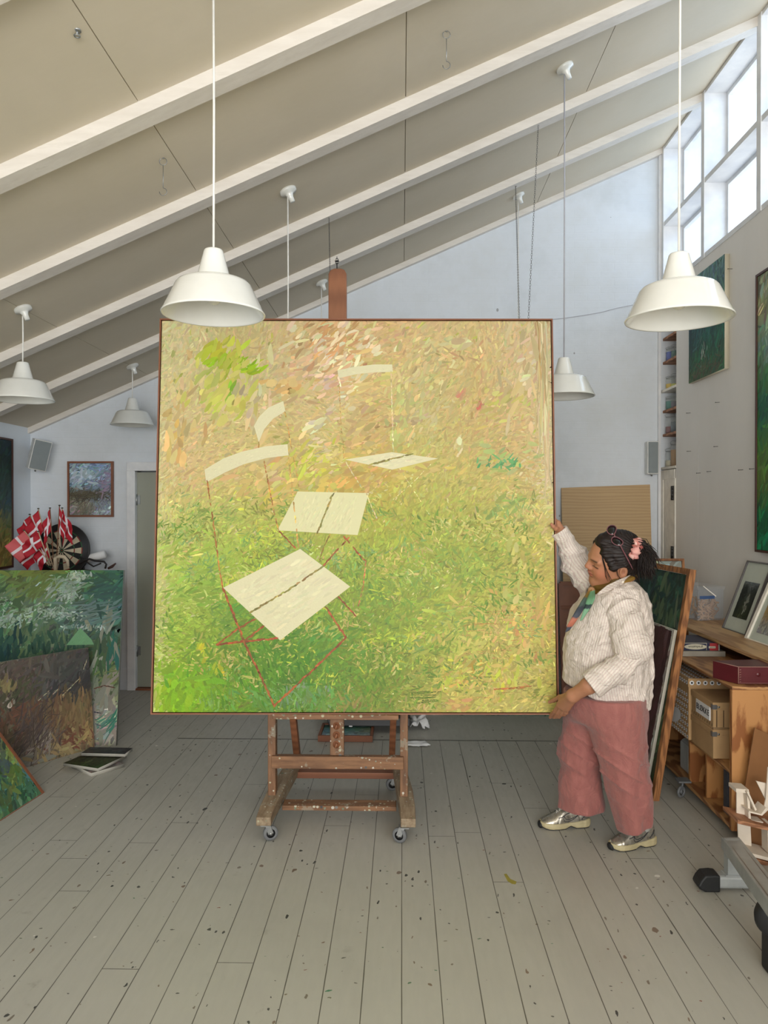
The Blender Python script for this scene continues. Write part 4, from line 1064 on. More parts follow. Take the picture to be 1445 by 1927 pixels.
def rag(label, px, py, w, d, h, seed):
    q = FL(px, py); rs = np.random.RandomState(seed); n = 12; vs = []; fs = []
    hh = rs.uniform(0, 1, (n, n))
    for _ in range(2): hh = (hh+np.roll(hh, 1, 0)+np.roll(hh, 1, 1)+np.roll(hh, -1, 0))/4
    hh = (hh-hh.min())/(hh.max()-hh.min())
    for j in range(n):
        for i in range(n):
            u, v = i/(n-1)-.5, j/(n-1)-.5; e = max(0, 1-4*max(abs(u), abs(v))**2)
            rr = .75+.5*rs.uniform()
            vs.append((q.x+u*w*rr, q.y+v*d*rr, .004+h*(hh[j, i]*.7+.5*e)))
    for j in range(n-1):
        for i in range(n-1): fs.append((j*n+i, j*n+i+1, (j+1)*n+i+1, (j+1)*n+i))
    b = MB(); b.add(vs, fs, True); o = b.build('paper_rag', MAT['paper']); rebase(o, (q.x, q.y, 0))
    s = o.modifiers.new('s', 'SOLIDIFY'); s.thickness = .002
    return tag(o, label, 'rag')
rag('crumpled white paper beside the black tray, behind the right easel post', 790, 1368, .13, .16, .085, 3)
rag('flat white paper scrap on the floor, crossing the right easel post', 782, 1402, .17, .10, .022, 8)

# against the back wall
a = P(1063, 1120, YB-.26); zt = P(1057, 918, YB-.05)
BLq = Vector((P(1064, 1300, YB-.30).x, YB-.30, .0)); BRq = Vector((P(1238, 1300, YB-.30).x-.02, YB-.30, .0)); TLq = Vector((zt.x, YB-.03, zt.z))
M, W, H = basis(BLq, BRq, TLq)
b = MB(); b.prism([(0, 0), (W, 0), (P(1224, 912, YB-.04).x-BLq.x, H+.03), (TLq.x-BLq.x, H)], 0, .012)
o = b.build('plywood_sheet', MAT['plywood']); o.matrix_world = M; tag(o, 'plain pale plywood sheet leaning on the back wall behind the person', 'board')
# canvases stored behind the big painting
xq = P(1049, 1200, 5.9).x
leaning('stored_canvas', 'teal canvas standing behind the big painting, a narrow strip showing by its right edge', (xq-.9, 5.9, 0), (xq, 5.9, 0), (xq-.93, 6.15, P(1045, 905, 6.15).z),
        [[(110,112,84),(120,116,80),(126,120,84)],[(150,156,150),(160,164,160),(150,160,156)],[(90,120,104),(96,120,108),(96,116,100)],[(70,104,92),(80,110,96),(84,116,100)]], 700, .1, .02, 1.5, 41, edge=(120, 134, 120), T=.02)
xa = P(1054, 1200, 6.25).x; xb = P(1068, 1200, 6.25).x; zt = P(1060, 1098, 6.35).z
b = MB(); b.bar((xa+.02, 6.2, 0), (xa+.02, 6.36, zt), .03, .03, (0, 1, 0)); b.bar((xa+.42, 6.2, 0), (xa+.42, 6.36, zt), .03, .03, (0, 1, 0)); b.bar((xa+.02, 6.36, zt), (xa+.43, 6.36, zt), .03, .03); b.bar((xa+.02, 6.2, .02), (xa+.43, 6.2, .02), .03, .03); b.bar((xa+.02, 6.32, zt*.8), (xa+.43, 6.32, zt*.8), .02, .03)
b.hexa([(xa+.03, 6.215, .03), (xa+.42, 6.215, .03), (xa+.42, 6.225, .03), (xa+.03, 6.225, .03), (xa+.03, 6.36, zt-.01), (xa+.42, 6.36, zt-.01), (xa+.42, 6.37, zt-.01), (xa+.03, 6.37, zt-.01)])
o = b.build('stretcher_frame', MAT['frame_wood']); rebase(o, (xa+.2, 6.25, 0)); tag(o, 'dark wooden stretcher frame leaning behind the raised sleeve', 'frame')
# pale framed picture low at the back right
zt = P(1240, 1056, 5.75).z; x0 = P(1150, 1060, 5.75).x; x1 = P(1282, 1060, 5.75).x
leaning('framed_painting', 'pale grey-green painting in a wood frame, only its top showing behind the ponytail', (x0, 5.55, 0), (x1, 5.55, 0), (x0, 5.75, zt),
        [[(176,180,166),(180,180,168),(170,176,164)],[(140,150,140),(150,160,146),(160,166,150)]], 260, .09, .03, .3, 42, 'oak_edge', .018, .04)

# canvases leaning on the right-hand shelf unit
nb = FL(1226, 1503, 0); nt = P(1303, 1084, 4.20)
far = Vector((-.10, 1.15, 0))
BLg = nb+far; TLg = nt+far
M, W, H = basis(BLg, nb, TLg)
def ex_gw(W, H, r):
    return [('dabs', W*.75, H*.75, W*.1, H*.16, 50, (104, 122, 84), .12, .03, 1.4, .3), ('dabs', W*.5, H*.85, W*.2, H*.08, 40, (40, 72, 70), .1, .03, .4, .6), ('dabs', W*.62, H*.5, W*.05, H*.1, 14, (40, 60, 84), .12, .014, 1.4, .2)]
leaning('leaning_painting', 'large dark green canvas with a thick pine edge leaning behind the person', BLg, nb, TLg,
        [[(40,70,64),(44,78,70),(50,80,66)],[(50,84,76),(60,90,70),(84,104,80)],[(40,70,62),(60,90,70),(90,106,76)],[(40,60,50),(60,84,60),(80,96,66)]], 1500, .14, .03, 1.2, 43, 'oak_edge', .034, .036, extras=ex_gw)
nb = FL(1209, 1506, 0)+Vector((0, 0, .0)); nt = P(1284, 1191, 4.13)
far = Vector((-.08, .95, 0))
leaning('leaning_canvas', 'plain maroon canvas with white edges leaning against the dark green one', nb+far, nb, nt+far,
        [[(84,50,48),(88,52,50),(80,46,44)],[(80,46,46),(86,50,48),(84,48,46)],[(72,40,40),(80,46,44),(78,44,42)]], 500, .2, .05, 1.5, 44, None, edge=(206, 202, 186), T=.018, jit=.08, hue=.03, asp=.15, gain=.85,
        extras=lambda W, H, r: [('dabs', W-.006, H*.5, .004, H*.33, 260, (206, 202, 186), .05, .018, 1.57, .12), ('dabs', W*.5, H-.003, W*.3, .002, 60, (206, 202, 186), .06, .01, 0, .05)])

# on the right wall
BLr = RX(1296, 722, XR-.035); zb = BLr.z; yr = RX(1363, 702, XR-.035).y; zt = RX(1363, 478, XR-.035).z
leaning('hung_canvas', 'unframed teal and dark green canvas on the right wall below the windows, behind the lamp', (XR-.035, BLr.y, zb), (XR-.035, yr, zb), (XR-.035, BLr.y, zt),
        [[(70,106,104),(80,120,116),(78,116,112)],[(84,116,116),(86,122,118),(84,118,112)],[(60,100,100),(70,110,106),(70,112,100)],[(20,60,72),(14,84,76),(16,90,76)],[(20,64,60),(16,84,64),(30,100,80)],[(40,84,56),(30,92,56),(60,104,70)],[(60,90,46),(60,84,50),(50,100,64)]],
        1100, .09, .016, 1.2, 51, None, edge=(214, 206, 184), T=.034, gain=1.0, desat=.0,
        extras=lambda W, H, r: [('dabs', W*.4, H*.22, .03, .05, 16, (190, 200, 190), .04, .01, 1.2, .5), ('dabs', W*.3, H*.5, W*.2, H*.1, 40, (60, 110, 110), .09, .01, 1.0, .5), ('dabs', W*.5, H*.1, W*.3, .04, 60, (90, 84, 60), .07, .014, .5, .6)])
yl = RX(1425, 800, XR-.035).y; zt = RX(1425, 522, XR-.035).z; zb = RX(1425, 1034, XR-.035).z
leaning('framed_painting', 'tall green framed landscape on the right wall at the photo edge', (XR-.035, yl, zb), (XR-.035, yl-1.3, zb), (XR-.035, yl, zt),
        [[(120,140,110),(150,160,120),(150,150,110)],[(160,160,110),(150,156,110),(150,160,130)],[(110,140,130),(130,150,130),(140,160,130)],[(70,120,70),(60,110,60),(60,100,60)],[(20,90,70),(20,84,60),(30,80,50)],[(80,130,50),(60,110,50),(40,90,50)],[(90,120,50),(90,120,50),(70,110,50)],[(10,100,66),(20,100,70),(20,90,60)],[(20,120,80),(20,110,76),(20,100,70)]],
        1400, .1, .018, 1.1, 52, 'frame_dark', .014, .035, T=.03, gain=1.0, desat=.0)
# nails in the board wall
nails = [(1299, 777, 'high left of the wall seam'), (1354, 757, 'upper row, right of the seam'), (1300, 849, 'left of the seam, level with the grey loudspeaker'), (1351, 840, 'right of the seam at loudspeaker height'),
         (1318, 890, 'on the wall seam'), (1338, 887, 'second in the low row'), (1398, 884, 'third in the low row'), (1419, 882, 'beside the tall green landscape'), (1378, 506, 'just right of the hung teal canvas')]
for x, y, w in nails:
    q = RX(x, y, XR); b = MB(); b.tube([(0, 0, 0), (-.034, -.008, -.002)], .0018, 6); b.tube([(-.033, -.008, -.002), (-.035, -.008, -.002)], .0038, 8)
    o = b.build('nail', MAT['iron'], loc=q); tag(o, 'bent dark nail in the right wall, '+w, 'nail', 'nails in the right wall')

# ================================================================== LOUDSPEAKERS
def speaker(label, M, w, h, d, grille, body):
    r = empty('loudspeaker', label, 'speaker'); r.matrix_world = M
    b = MB(); b.box((-w/2, 0, -h/2), (w/2, d, h/2)); b.build('cabinet', body, r, .004)
    b = MB(); b.box((-w/2+.007, -.007, -h/2+.007), (w/2-.007, .004, h/2-.007)); b.build('grille', grille, r, .003)
    b = MB(); b.tube([(0, d*.5, -h/2-.018), (0, d*.5, -h/2-.002), (0, d*.5, -h/2+.01), (0, d, 0), (0, d+.16, .02)], .008, 8); b.build('bracket', MAT['steel'], r)
    return r
MAT['grille'] = simple('grey_grille', (126, 134, 136), .6, .05); MAT['spk_body'] = simple('pale_cabinet', (214, 214, 210), .4)
q = P(76, 857, 6.42)
M = Matrix.Translation(q) @ Matrix.Rotation(math.radians(38), 4, 'Z') @ Matrix.Rotation(math.radians(11), 4, 'Y') @ Matrix.Rotation(math.radians(8), 4, 'X')
speaker('white loudspeaker with grey grille, tilted high in the left back corner', M, .145, .265, .12, MAT['grille'], MAT['spk_body'])
q = P(1229, 861, YB-.12)
speaker('grey loudspeaker mounted on the back wall beside the jar shelves', Matrix.Translation(q) @ Matrix.Rotation(math.radians(-6), 4, 'Z'), .095, .285, .115, MAT['grille'], MAT['spk_body'])
# corner trim and cupboard in the niche
b = MB(); b.box((XR-.035, YB-.03, 0), (XR-.012, YB-.001, ceil_z(XR)-.04)); structure(b.build('trim_22', MAT['frame']))
NE = YB-.36
zs = [RX(1250, y, XR).z for y in (634, 679, 733, 771, 816, 879)]
names = ['topmost', 'second', 'third', 'fourth', 'fifth', 'lowest']
for i, z in enumerate(zs):
    white = i in (2, 5); b = MB()
    b.box((XR+(-.004 if white else .012), NE+.002, z-.022), (XR+.2, YB-.002, z))
    o = b.build('niche_shelf', MAT['white_paint'] if white else MAT['shelf_wood'], bevel=.002); rebase(o, (XR, YB-.18, z-.022))
    tag(o, names[i]+(' shelf of the narrow jar niche, painted white' if white else ' shelf of the narrow jar niche, bare brown wood'), 'shelf', 'niche shelves')
# glass jars of pigment
mg = NT('jar_glass'); mg.p(Roughness=.04, Alpha=.10, Specular_IOR_Level=.8); mg.col((.8, .86, .86)); MAT['jar'] = mg.mat
def jar(label, x, y, z, r_, h, colr, fill, clip=True):
    o = empty('glass_jar', label, 'jar', (x, y, z), group='pigment jars in the wall niche')
    b = MB(); R = r_; b.lathe([(.001, .001), (R*.92, .001), (R, .008), (R, h*.72), (R*.86, h*.84), (R*.84, h*.9), (R*.80, h*.9), (R*.82, h*.83), (R*.95, h*.71), (R*.95, .01), (.001, .006)], 24); b.build('jar_body', MAT['jar'], o)
    b = MB(); b.lathe([(.001, .008), (R*.93, .008), (R*.93, h*fill*.72), (R*.6, h*fill*.74), (.001, h*fill*.73)], 20)
    b.build('pigment', simple('pigment_%d_%d_%d' % colr, colr, .9, .1), o)
    b = MB(); b.lathe([(.001, h*.9), (R*.88, h*.9), (R*.9, h*.93), (R*.86, h*.97), (.001, h*1.0)], 24); b.build('lid', MAT['jar'] if clip else MAT['steel'], o)
    if clip:
        b = MB(); b.torus((0, 0, h*.86), R*.88, .0022, 24, 6); b.tube([(-R*.9, 0, h*.86), (-R*1.1, 0, h*.95), (-R*.6, 0, h*1.03), (R*.6, 0, h*1.03), (R*.9, 0, h*.9)], .0018, 6)
        b.build('wire_clip', MAT['steel'], o)
rows = [(1, [((40, 70, 170), 'deep blue powder', .12, .9), ((60, 110, 100), 'green powder', .12, .8), ((214, 170, 60), 'little orange powder', .13, .35)]),
        (2, [((226, 190, 50), 'bright yellow powder', .115, .6), ((206, 210, 70), 'lime yellow powder', .12, .4), ((196, 60, 70), 'red powder', .19, .6)]),
        (3, [((50, 130, 116), 'turquoise powder', .115, .9), ((90, 84, 100), 'violet-grey powder', .12, .7), ((210, 216, 150), 'pale lime powder', .12, .9)]),
        (4, [((120, 50, 50), 'wine-red powder', .17, .5), ((70, 84, 96), 'slate-blue powder', .16, .8), ((206, 186, 140), 'cream powder', .16, .8)]),
        (5, [((206, 196, 168), 'off-white powder', .16, .5), ((176, 134, 80), 'ochre powder', .22, .9), ((166, 124, 74), 'light brown powder', .20, .9)])]
for si, js in rows:
    for k, (c, w, h, fl) in enumerate(js):
        R = .041 if h < .15 else .044
        jar('glass clip jar of %s on the %s niche shelf' % (w, names[si]), XR+.062+.012*k, YB-.055-.093*k, zs[si]+.001, R, h, c, fl)
# cupboard door below the niche shelves
zt = zs[5]-.03
r = empty('cupboard_door', 'cream plank door with black hinges below the jar niche', 'door', (XR, YB-.18, .02))
b = MB(); b.box((-.004, -.178, 0), (.03, .172, zt-.02)); b.box((-.012, .10, 0), (.0, .172, zt-.02)); b.box((-.010, -.178, 0), (.0, .06, zt-.02)); b.box((-.014, -.178, zt-.1), (0, .172, zt-.02)); b.build('door_planks', MAT['cream'] if 'cream' in MAT else MAT['white_paint'], r, .003)
for y in (928, 1041):
    z = RX(1266, y, XR).z-.02; b = MB(); b.box((-.016, -.16, z-.06), (-.010, -.10, z+.06)); b.tube([(-.018, -.13, z-.06), (-.018, -.13, z+.06)], .006, 8)
    h = b.build('hinge', MAT['iron'], r); h['label'] = 'black hinge'
    b = MB()
    for dz in (-.045, -.015, .02, .045):
        b.sphere((-.018, -.112, z+dz), .004, 6); b.sphere((-.018, -.148, z+dz), .004, 6)
    b.build('screw', MAT['steel'], h)

# ================================================================== FLAGS, DARTBOARD and things on the hidden cabinet
TZ = 1.035
b = MB(); cx0, cx1 = XL+.02, P(219, 1100, YB-.03).x
b.box((cx0, 5.75, .06), (cx1, YB-.03, TZ-.03)); b.box((cx0, 5.72, TZ-.03), (cx1+.01, YB-.03, TZ)); b.box((cx0+.03, 5.8, 0), (cx1-.03, YB-.06, .06))
r = empty('low_cabinet', 'low cabinet hidden behind the large sea-green canvas, carrying the flags and dartboard', 'cabinet', ((cx0+cx1)/2, 6.2, 0))
o = b.build('carcass', MAT['shelf_wood'], r, .003); o.data.transform(Matrix.Translation(-r.location))
for k in range(2):
    b = MB(); w = (cx1-cx0)/2; b.box((cx0+w*k+.01, 5.735, .09), (cx0+w*(k+1)-.01, 5.75, TZ-.05)); o = b.build('cabinet_door', MAT['shelf_wood'], r, .003); o.data.transform(Matrix.Translation(-r.location))
# dartboard
c = P(120, 1039, 6.42); R = 52/1400*6.42
r = empty('dartboard', 'round dartboard with cream and black sectors leaning behind the flags', 'dartboard', c, (math.radians(-8), 0, 0)); 
r.location.z = TZ+R*.99
for nm, f in (('black_sectors', 0), ('cream_sectors', 1)): pass
b = MB(); b.lathe([(.001, 0), (R*.98, 0), (R, -.01), (R, -.03), (R*.985, -.036), (R*.97, -.034)], 60, Matrix.Rotation(PI/2, 4, 'X') @ Matrix.Diagonal((1, 1, -1, 1))); 
b.lathe([(.001, .001), (R*.98, .001), (R*.98, .036), (.001, .036)], 60, Matrix.Rotation(PI/2, 4, 'X')); b.build('rim', MAT['iron'], r)
secs = {0: MB(), 1: MB(), 2: MB(), 3: MB()}
def sector(b, a0, a1, r0, r1, y=-.0385):
    n = 4; vs = []
    for i in range(n+1):
        a = a0+(a1-a0)*i/n; vs += [(r0*math.sin(a), y, r0*math.cos(a)), (r1*math.sin(a), y, r1*math.cos(a))]
    b.add(vs, [(2*i, 2*i+1, 2*i+3, 2*i+2) for i in range(n)])
for k in range(20):
    a0, a1 = (k-.5)*PI/10, (k+.5)*PI/10; e = k % 2
    sector(secs[0 if e else 1], a0, a1, R*.07, R*.44); sector(secs[0 if e else 1], a0, a1, R*.48, R*.72)
    sector(secs[2 if e else 3], a0, a1, R*.44, R*.48); sector(secs[2 if e else 3], a0, a1, R*.72, R*.76)
sector(secs[3], 0, 2*PI, R*.03, R*.07)
for i in range(8): sector(secs[2], i*PI/4, (i+1)*PI/4, .0005, R*.03); sector(secs[3], i*PI/4, (i+1)*PI/4, R*.03, R*.07)
for k, (nm, c_) in enumerate((('cream_sector', (196, 186, 160)), ('black_sector', (30, 30, 30)), ('red_ring', (130, 50, 46)), ('green_ring', (50, 90, 60)))):
    secs[k].build(nm, simple('dart_'+nm, c_, .8), r)
# flags
MAT['flag_red'] = simple('flag_red', (172, 20, 40), .7, .05); MAT['flag_white'] = simple('flag_white', (226, 220, 226), .7, .03); MAT['flag_pale'] = simple('faded_flag_red', (204, 92, 96), .7, .05)
MAT['stick'] = simple('flag_stick', (190, 170, 140), .5); MAT['stick_dark'] = simple('brown_stick', (120, 84, 60), .5); MAT['knob'] = simple('dark_knob', (70, 70, 64), .4)
def flag(label, tip, foot, Yt, Yf, hoist, fly, dirx, droop, fold, red='flag_red', stick='stick', seed=0, group='red and white hand flags'):
    t = P(tip[0], tip[1], Yt); f = P(foot[0], foot[1], Yf); f.z = max(f.z, TZ+.004) 
    r = empty('hand_flag', label, 'flag', f, group=group)
    t0 = t-f; d = t0.normalized()
    b = MB(); b.tube([(0, 0, 0), tuple(t0)], .004, 8); b.build('stick', MAT[stick], r)
    b = MB(); b.sphere(tuple(t0), .008, 8, (1.2, 1.2, .7)); b.build('knob', MAT['knob'], r)
    # cloth 24 x 18 cells; cross in white
    nu, nv = 17, 14; vs = []
    rs = random.Random(seed)
    ph = rs.uniform(0, 6)
    fd = (Vector((dirx, -.25, 0)).normalized()*(1-droop)+Vector((0, 0, -1))*droop).normalized()
    for j in range(nv+1):
        v = j/nv; h = t0-d*(.006+hoist*v)
        for i in range(nu+1):
            u = i/nu
            p = h+fd*(fly*u*(1-.12*v*droop))
            p = p+Vector((.10*fold*math.sin(u*8+v*3+ph), -.03*u*0+fold*.5*math.sin(u*9+v*4+ph), 0))*min(1, u*3)
            vs.append(tuple(p))
    cloth = MB()
    for j in range(nv):
        for i in range(nu):
            cross = (6 <= i <= 7) or (6 <= j <= 7)
            cloth.mat = 1 if cross else 0
            k = j*(nu+1)+i
            cloth.f.append([k, k+1, k+nu+2, k+nu+1]); cloth.m.append(cloth.mat); cloth.sm.append(True)
    cloth.v = vs
    o = cloth.build('flag_cloth', [MAT[red], MAT['flag_white']], r)
    s = o.modifiers.new('s', 'SOLIDIFY'); s.thickness = .0015
    return r
YT = 5.98
flag('large faded pink-red flag with a white cross, lowest on the left of the bunch', (45, 998), (96, 1062), 5.86, 5.95, .17, .19, -1, .45, .01, 'flag_pale', 'stick', 1)
flag('red flag drooping over the faded pink-red one, pale sticks below it', (72, 1000), (94, 1064), 5.85, 5.95, .12, .17, -1, .45, .03, seed=2)
flag('small red flag with a dark knob, leftmost of the upright ones', (56, 968), (96, 1065), 6.02, YT, .16, .15, -.8, .55, .03, seed=3)
flag('red flag with a broad white cross, second upright one from the left', (72, 957), (98, 1062), 6.0, YT, .18, .18, -.8, .6, .03, seed=4)
flag('furled red flag in the middle of the bunch, beside the dartboard', (94, 956), (101, 1062), 5.97, YT, .17, .15, -.6, .7, .03, stick='stick_dark', seed=5)
flag('tallest red flag on a brown stick, hanging straight over the dartboard', (112, 951), (106, 1062), 5.98, YT, .16, .19, .6, .74, .03, stick='stick_dark', seed=6)
flag('red flag spreading to the right over the dartboard, rightmost of the bunch', (117, 956), (108, 1062), 6.0, YT+.02, .14, .20, .9, .6, .03, seed=7)
flag('deep red flag hanging low behind the faded pink-red one', (64, 1020), (92, 1064), 6.05, YT, .14, .18, -.8, .5, .03, seed=8)
flag('dark red flag hanging low under the upright ones', (84, 1015), (100, 1066), 6.0, YT, .14, .16, -.8, .62, .03, seed=9)
q = P(100, 1062, YT)
b = MB(); b.lathe([(.001, 0), (.045, 0), (.052, .09), (.050, .10), (.046, .09), (.04, .004), (.001, .004)], 28)
o = b.build('pot', MAT['stick_dark'], loc=(q.x, YT, TZ)); tag(o, 'small brown pot holding the flag sticks', 'pot')
# black folding gear with a white roll, pale wooden bracket
q0 = P(155, 1058, 6.42); q1 = P(198, 1047, 6.42)
b = MB(); b.tube([q0+Vector((0, 0, .02)), q1+Vector((0, 0, .02))], .034, 20); o = b.build('paper_roll', MAT['paper']); rebase(o, q0); tag(o, 'white paper roll resting on the black case beside the flags', 'paper roll')
b = MB(); c0 = P(140, 1064, 6.40); 
bx0 = P(125, 1060, 6.40).x; bx1 = P(200, 1060, 6.40).x
r = empty('camera_bag', 'black bag with straps under the white paper roll', 'bag', ((bx0+bx1)/2, 6.42, TZ))
b.hexa([(bx0, 6.33, TZ), (bx1, 6.33, TZ), (bx1-.02, 6.56, TZ), (bx0, 6.56, TZ), (bx0+.04, 6.36, TZ+.075), (bx1-.04, 6.36, TZ+.05), (bx1-.05, 6.53, TZ+.05), (bx0+.04, 6.53, TZ+.075)])
b.sphere((bx0+.07, 6.44, TZ+.08), .06, 12, (1.2, 1, .8)); o = b.build('bag_body', MAT['black'], r, .01); o.data.transform(Matrix.Translation(-r.location))
b = MB(); b.tube([P(x, y, 6.33) for x, y in ((150, 1048), (158, 1055), (168, 1052), (178, 1055), (196, 1057), (200, 1062), (198, 1070))], .009, 8); b.tube([P(x, y, 6.34) for x, y in ((146, 1062), (160, 1056), (176, 1066), (190, 1060))], .007, 8); b.tube([P(x, y, 6.38) for x, y in ((138, 1040), (150, 1050), (158, 1056))], .005, 8)
o = b.build('strap', MAT['iron'], r); o.data.transform(Matrix.Translation(-r.location))
b = MB(); pts = [P(x, y, 5.88) for x, y in ((106, 1068), (104, 1050), (112, 1047), (121, 1048), (127, 1055), (128, 1066))]
pts[0].z = TZ+.012; b.tube(pts, [.016, .016, .016, .015, .013, .012], 8); o = b.build('wooden_bracket', simple('pale_wood', (186, 172, 148), .6)); rebase(o, P(106, 1068, 5.88)); tag(o, 'pale curved wooden bracket in front of the dartboard', 'bracket')
b = MB(); b.tube([P(203, 1070, 6.40), P(211, 1066, 6.42), P(218, 1060, 6.44)], [.009, .013, .006], 10); o = b.build('tool_handle', MAT['frame_dark']); rebase(o, P(207, 1068, 6.33)); tag(o, 'dark wooden tool handle sticking up at the right end of the sea-green canvas', 'tool')
# ================================================================== RIGHT SIDE: bench, shelf unit, boxes
BZ = .862
bx = FL(1293, 1180, BZ).x
r = empty('wall_bench', 'long pine shelf along the right wall carrying framed pictures', 'bench', ((bx+XR)/2, 3.6, 0))
def rel(b, name, mat, r, bevel=0):
    o = b.build(name, MAT[mat] if isinstance(mat, str) else mat, r, bevel); o.data.transform(Matrix.Translation(-Vector(r.location))); return o
b = MB(); b.box((bx, 1.6, BZ-.024), (XR-.002, 5.35, BZ)); rel(b, 'bench_top', 'bench', r, .002)
for y in (1.7, 2.9, 4.2, 5.3):
    b = MB(); b.box((XR-.3, y-.015, BZ-.06), (XR-.01, y+.015, BZ-.024)); b.box((XR-.03, y-.015, BZ-.3), (XR-.01, y+.015, BZ-.06)); rel(b, 'bracket', 'iron', r)
# radiator under the bench
r = empty('radiator', 'grey ribbed radiator grille behind the shelves, under the pine bench', 'radiator', (XR-.1, 3.9, .12))
b = MB(); b.box((XR-.16, 3.0, .12), (XR-.10, 4.9, .73)); b.box((XR-.17, 2.98, .70), (XR-.04, 4.92, .74))
for k in range(60): b.box((XR-.174, 3.01+k*.032, .14), (XR-.16, 3.026+k*.032, .70))
rel(b, 'panel', 'grey_paint', r)
b = MB()
for k in range(46): b.box((XR-.155, 3.02+k*.041, .74), (XR-.06, 3.044+k*.041, .748))
rel(b, 'grille', 'grey_paint', r); b = MB(); b.tube([(XR-.1, 2.95, 0), (XR-.1, 2.95, .2), (XR-.1, 3.02, .2)], .008, 8); b.tube([(XR-.1, 3.2, 0), (XR-.1, 3.2, .13)], .01, 8); rel(b, 'pipe', 'steel', r)
# shelf unit
UX = 1.645; UX1 = 2.10; UY0 = P(1368, 1570, 3.74).y; UY1 = 5.15; UZ = P(1400, 1292, 3.74).z
r = empty('shelf_unit', 'open fir plywood shelf unit with strong grain, full of storage boxes', 'shelf unit', ((UX+UX1)/2, 4.4, 0))
b = MB(); b.box((UX, UY0, .035), (UX1, UY0+.03, UZ-.018)); rel(b, 'end_panel', 'fir_ply', r, .002)
b = MB(); b.box((UX, UY0, UZ-.018), (UX1, UY1, UZ)); rel(b, 'top_board', 'fir_ply_h', r, .002)
b = MB(); b.box((UX, UY0+.03, .04), (UX1, UY1, .065)); rel(b, 'bottom_board', 'fir_ply_h', r, .002)
SH = P(1341, 1432, 3.93).z
b = MB(); b.box((UX+.015, UY0+.03, SH-.02), (UX1, UY1, SH-.002)); rel(b, 'middle_board', 'fir_ply_h', r, .002)
yA = RX(1341, 1500, UX+.02).y; yB_ = RX(1298, 1450, UX+.02).y; yC = RX(1330, 1500, UX+.02).y
for y in (yC-.0, yB_, UY1-.03):
    b = MB(); b.box((UX+.02, y, .065), (UX1, y+.02, SH-.02)); rel(b, 'partition', 'fir_ply', r)
b = MB(); b.box((UX1-.01, UY0+.03, .065), (UX1, UY1, UZ-.02)); rel(b, 'back_panel', 'frame_dark', r)
for (y) in (UY0+.12, 4.95):
    b = MB(); b.torus((0, 0, 0), .022, .012, 20, 8, Matrix.Translation((UX+.03, y+.25, .034)) @ Matrix.Rotation(PI/2, 4, 'Y'))
    if y > 4: rel(b, 'castor', 'wheel', r)
# navy folders and a white canister in the lower bays
for k, (y, c_, nm) in enumerate(((UY0+.05, (24, 30, 60), 'navy blue folder just behind the end panel of the shelf unit'), (UY0+.115, (60, 62, 70), 'dark grey folder beside the navy one, bottom bay of the shelf unit'))):
    b = MB(); b.box((UX+.03, y, .066), (UX+.33, y+.055, SH-.03)); o = b.build('ring_binder', simple('binder_%d' % k, c_, .5), bevel=.003); rebase(o, (UX+.18, y+.02, .066)); tag(o, nm, 'binder', 'binders in the bottom bay')
q = RX(1290, 1440, UX+.12)
r = empty('canister', 'white plastic canister in the far bottom bay of the shelf unit', 'canister', (UX+.14, yB_+.17, .066))
b = MB(); b.hexa([(-.09, -.07, 0), (.09, -.07, 0), (.09, .07, 0), (-.09, .07, 0), (-.09, -.07, .17), (.09, -.07, .17), (.09, .07, .17), (-.09, .07, .17)]); b.hexa([(-.09, -.07, .17), (.09, -.07, .17), (.09, .07, .17), (-.09, .07, .17), (-.04, -.04, .205), (.07, -.04, .205), (.07, .04, .205), (-.04, .04, .205)])
b.build('body', simple('milky_plastic', (176, 178, 176), .4), r, .012); b = MB(); b.tube([(-.02, 0, .2), (-.02, 0, .222)], .022, 16); b.build('cap', MAT['black'], r)
# floor level dolly wheel by the dark gap
q = FL(1275, 1503, 0); b = MB(); Mw = Matrix.Translation((q.x+.02, q.y, .04)) @ Matrix.Rotation(.6, 4, 'Z') @ Matrix.Rotation(PI/2, 4, 'X')
b.torus((0, 0, 0), .026, .008, 22, 8, Mw); b.lathe([(.001, -.006), (.012, -.006), (.012, .006), (.001, .006)], 12, Mw); b.tube([(q.x+.02, q.y, .04), (q.x+.035, q.y+.01, .10)], .006, 8); b.box((q.x-.0, q.y-.02, .095), (q.x+.07, q.y+.05, .105))
o = b.build('castor', MAT['wheel']); rebase(o, (q.x+.02, q.y, 0)); tag(o, 'small grey trolley castor on the floor below the shelf unit', 'castor')

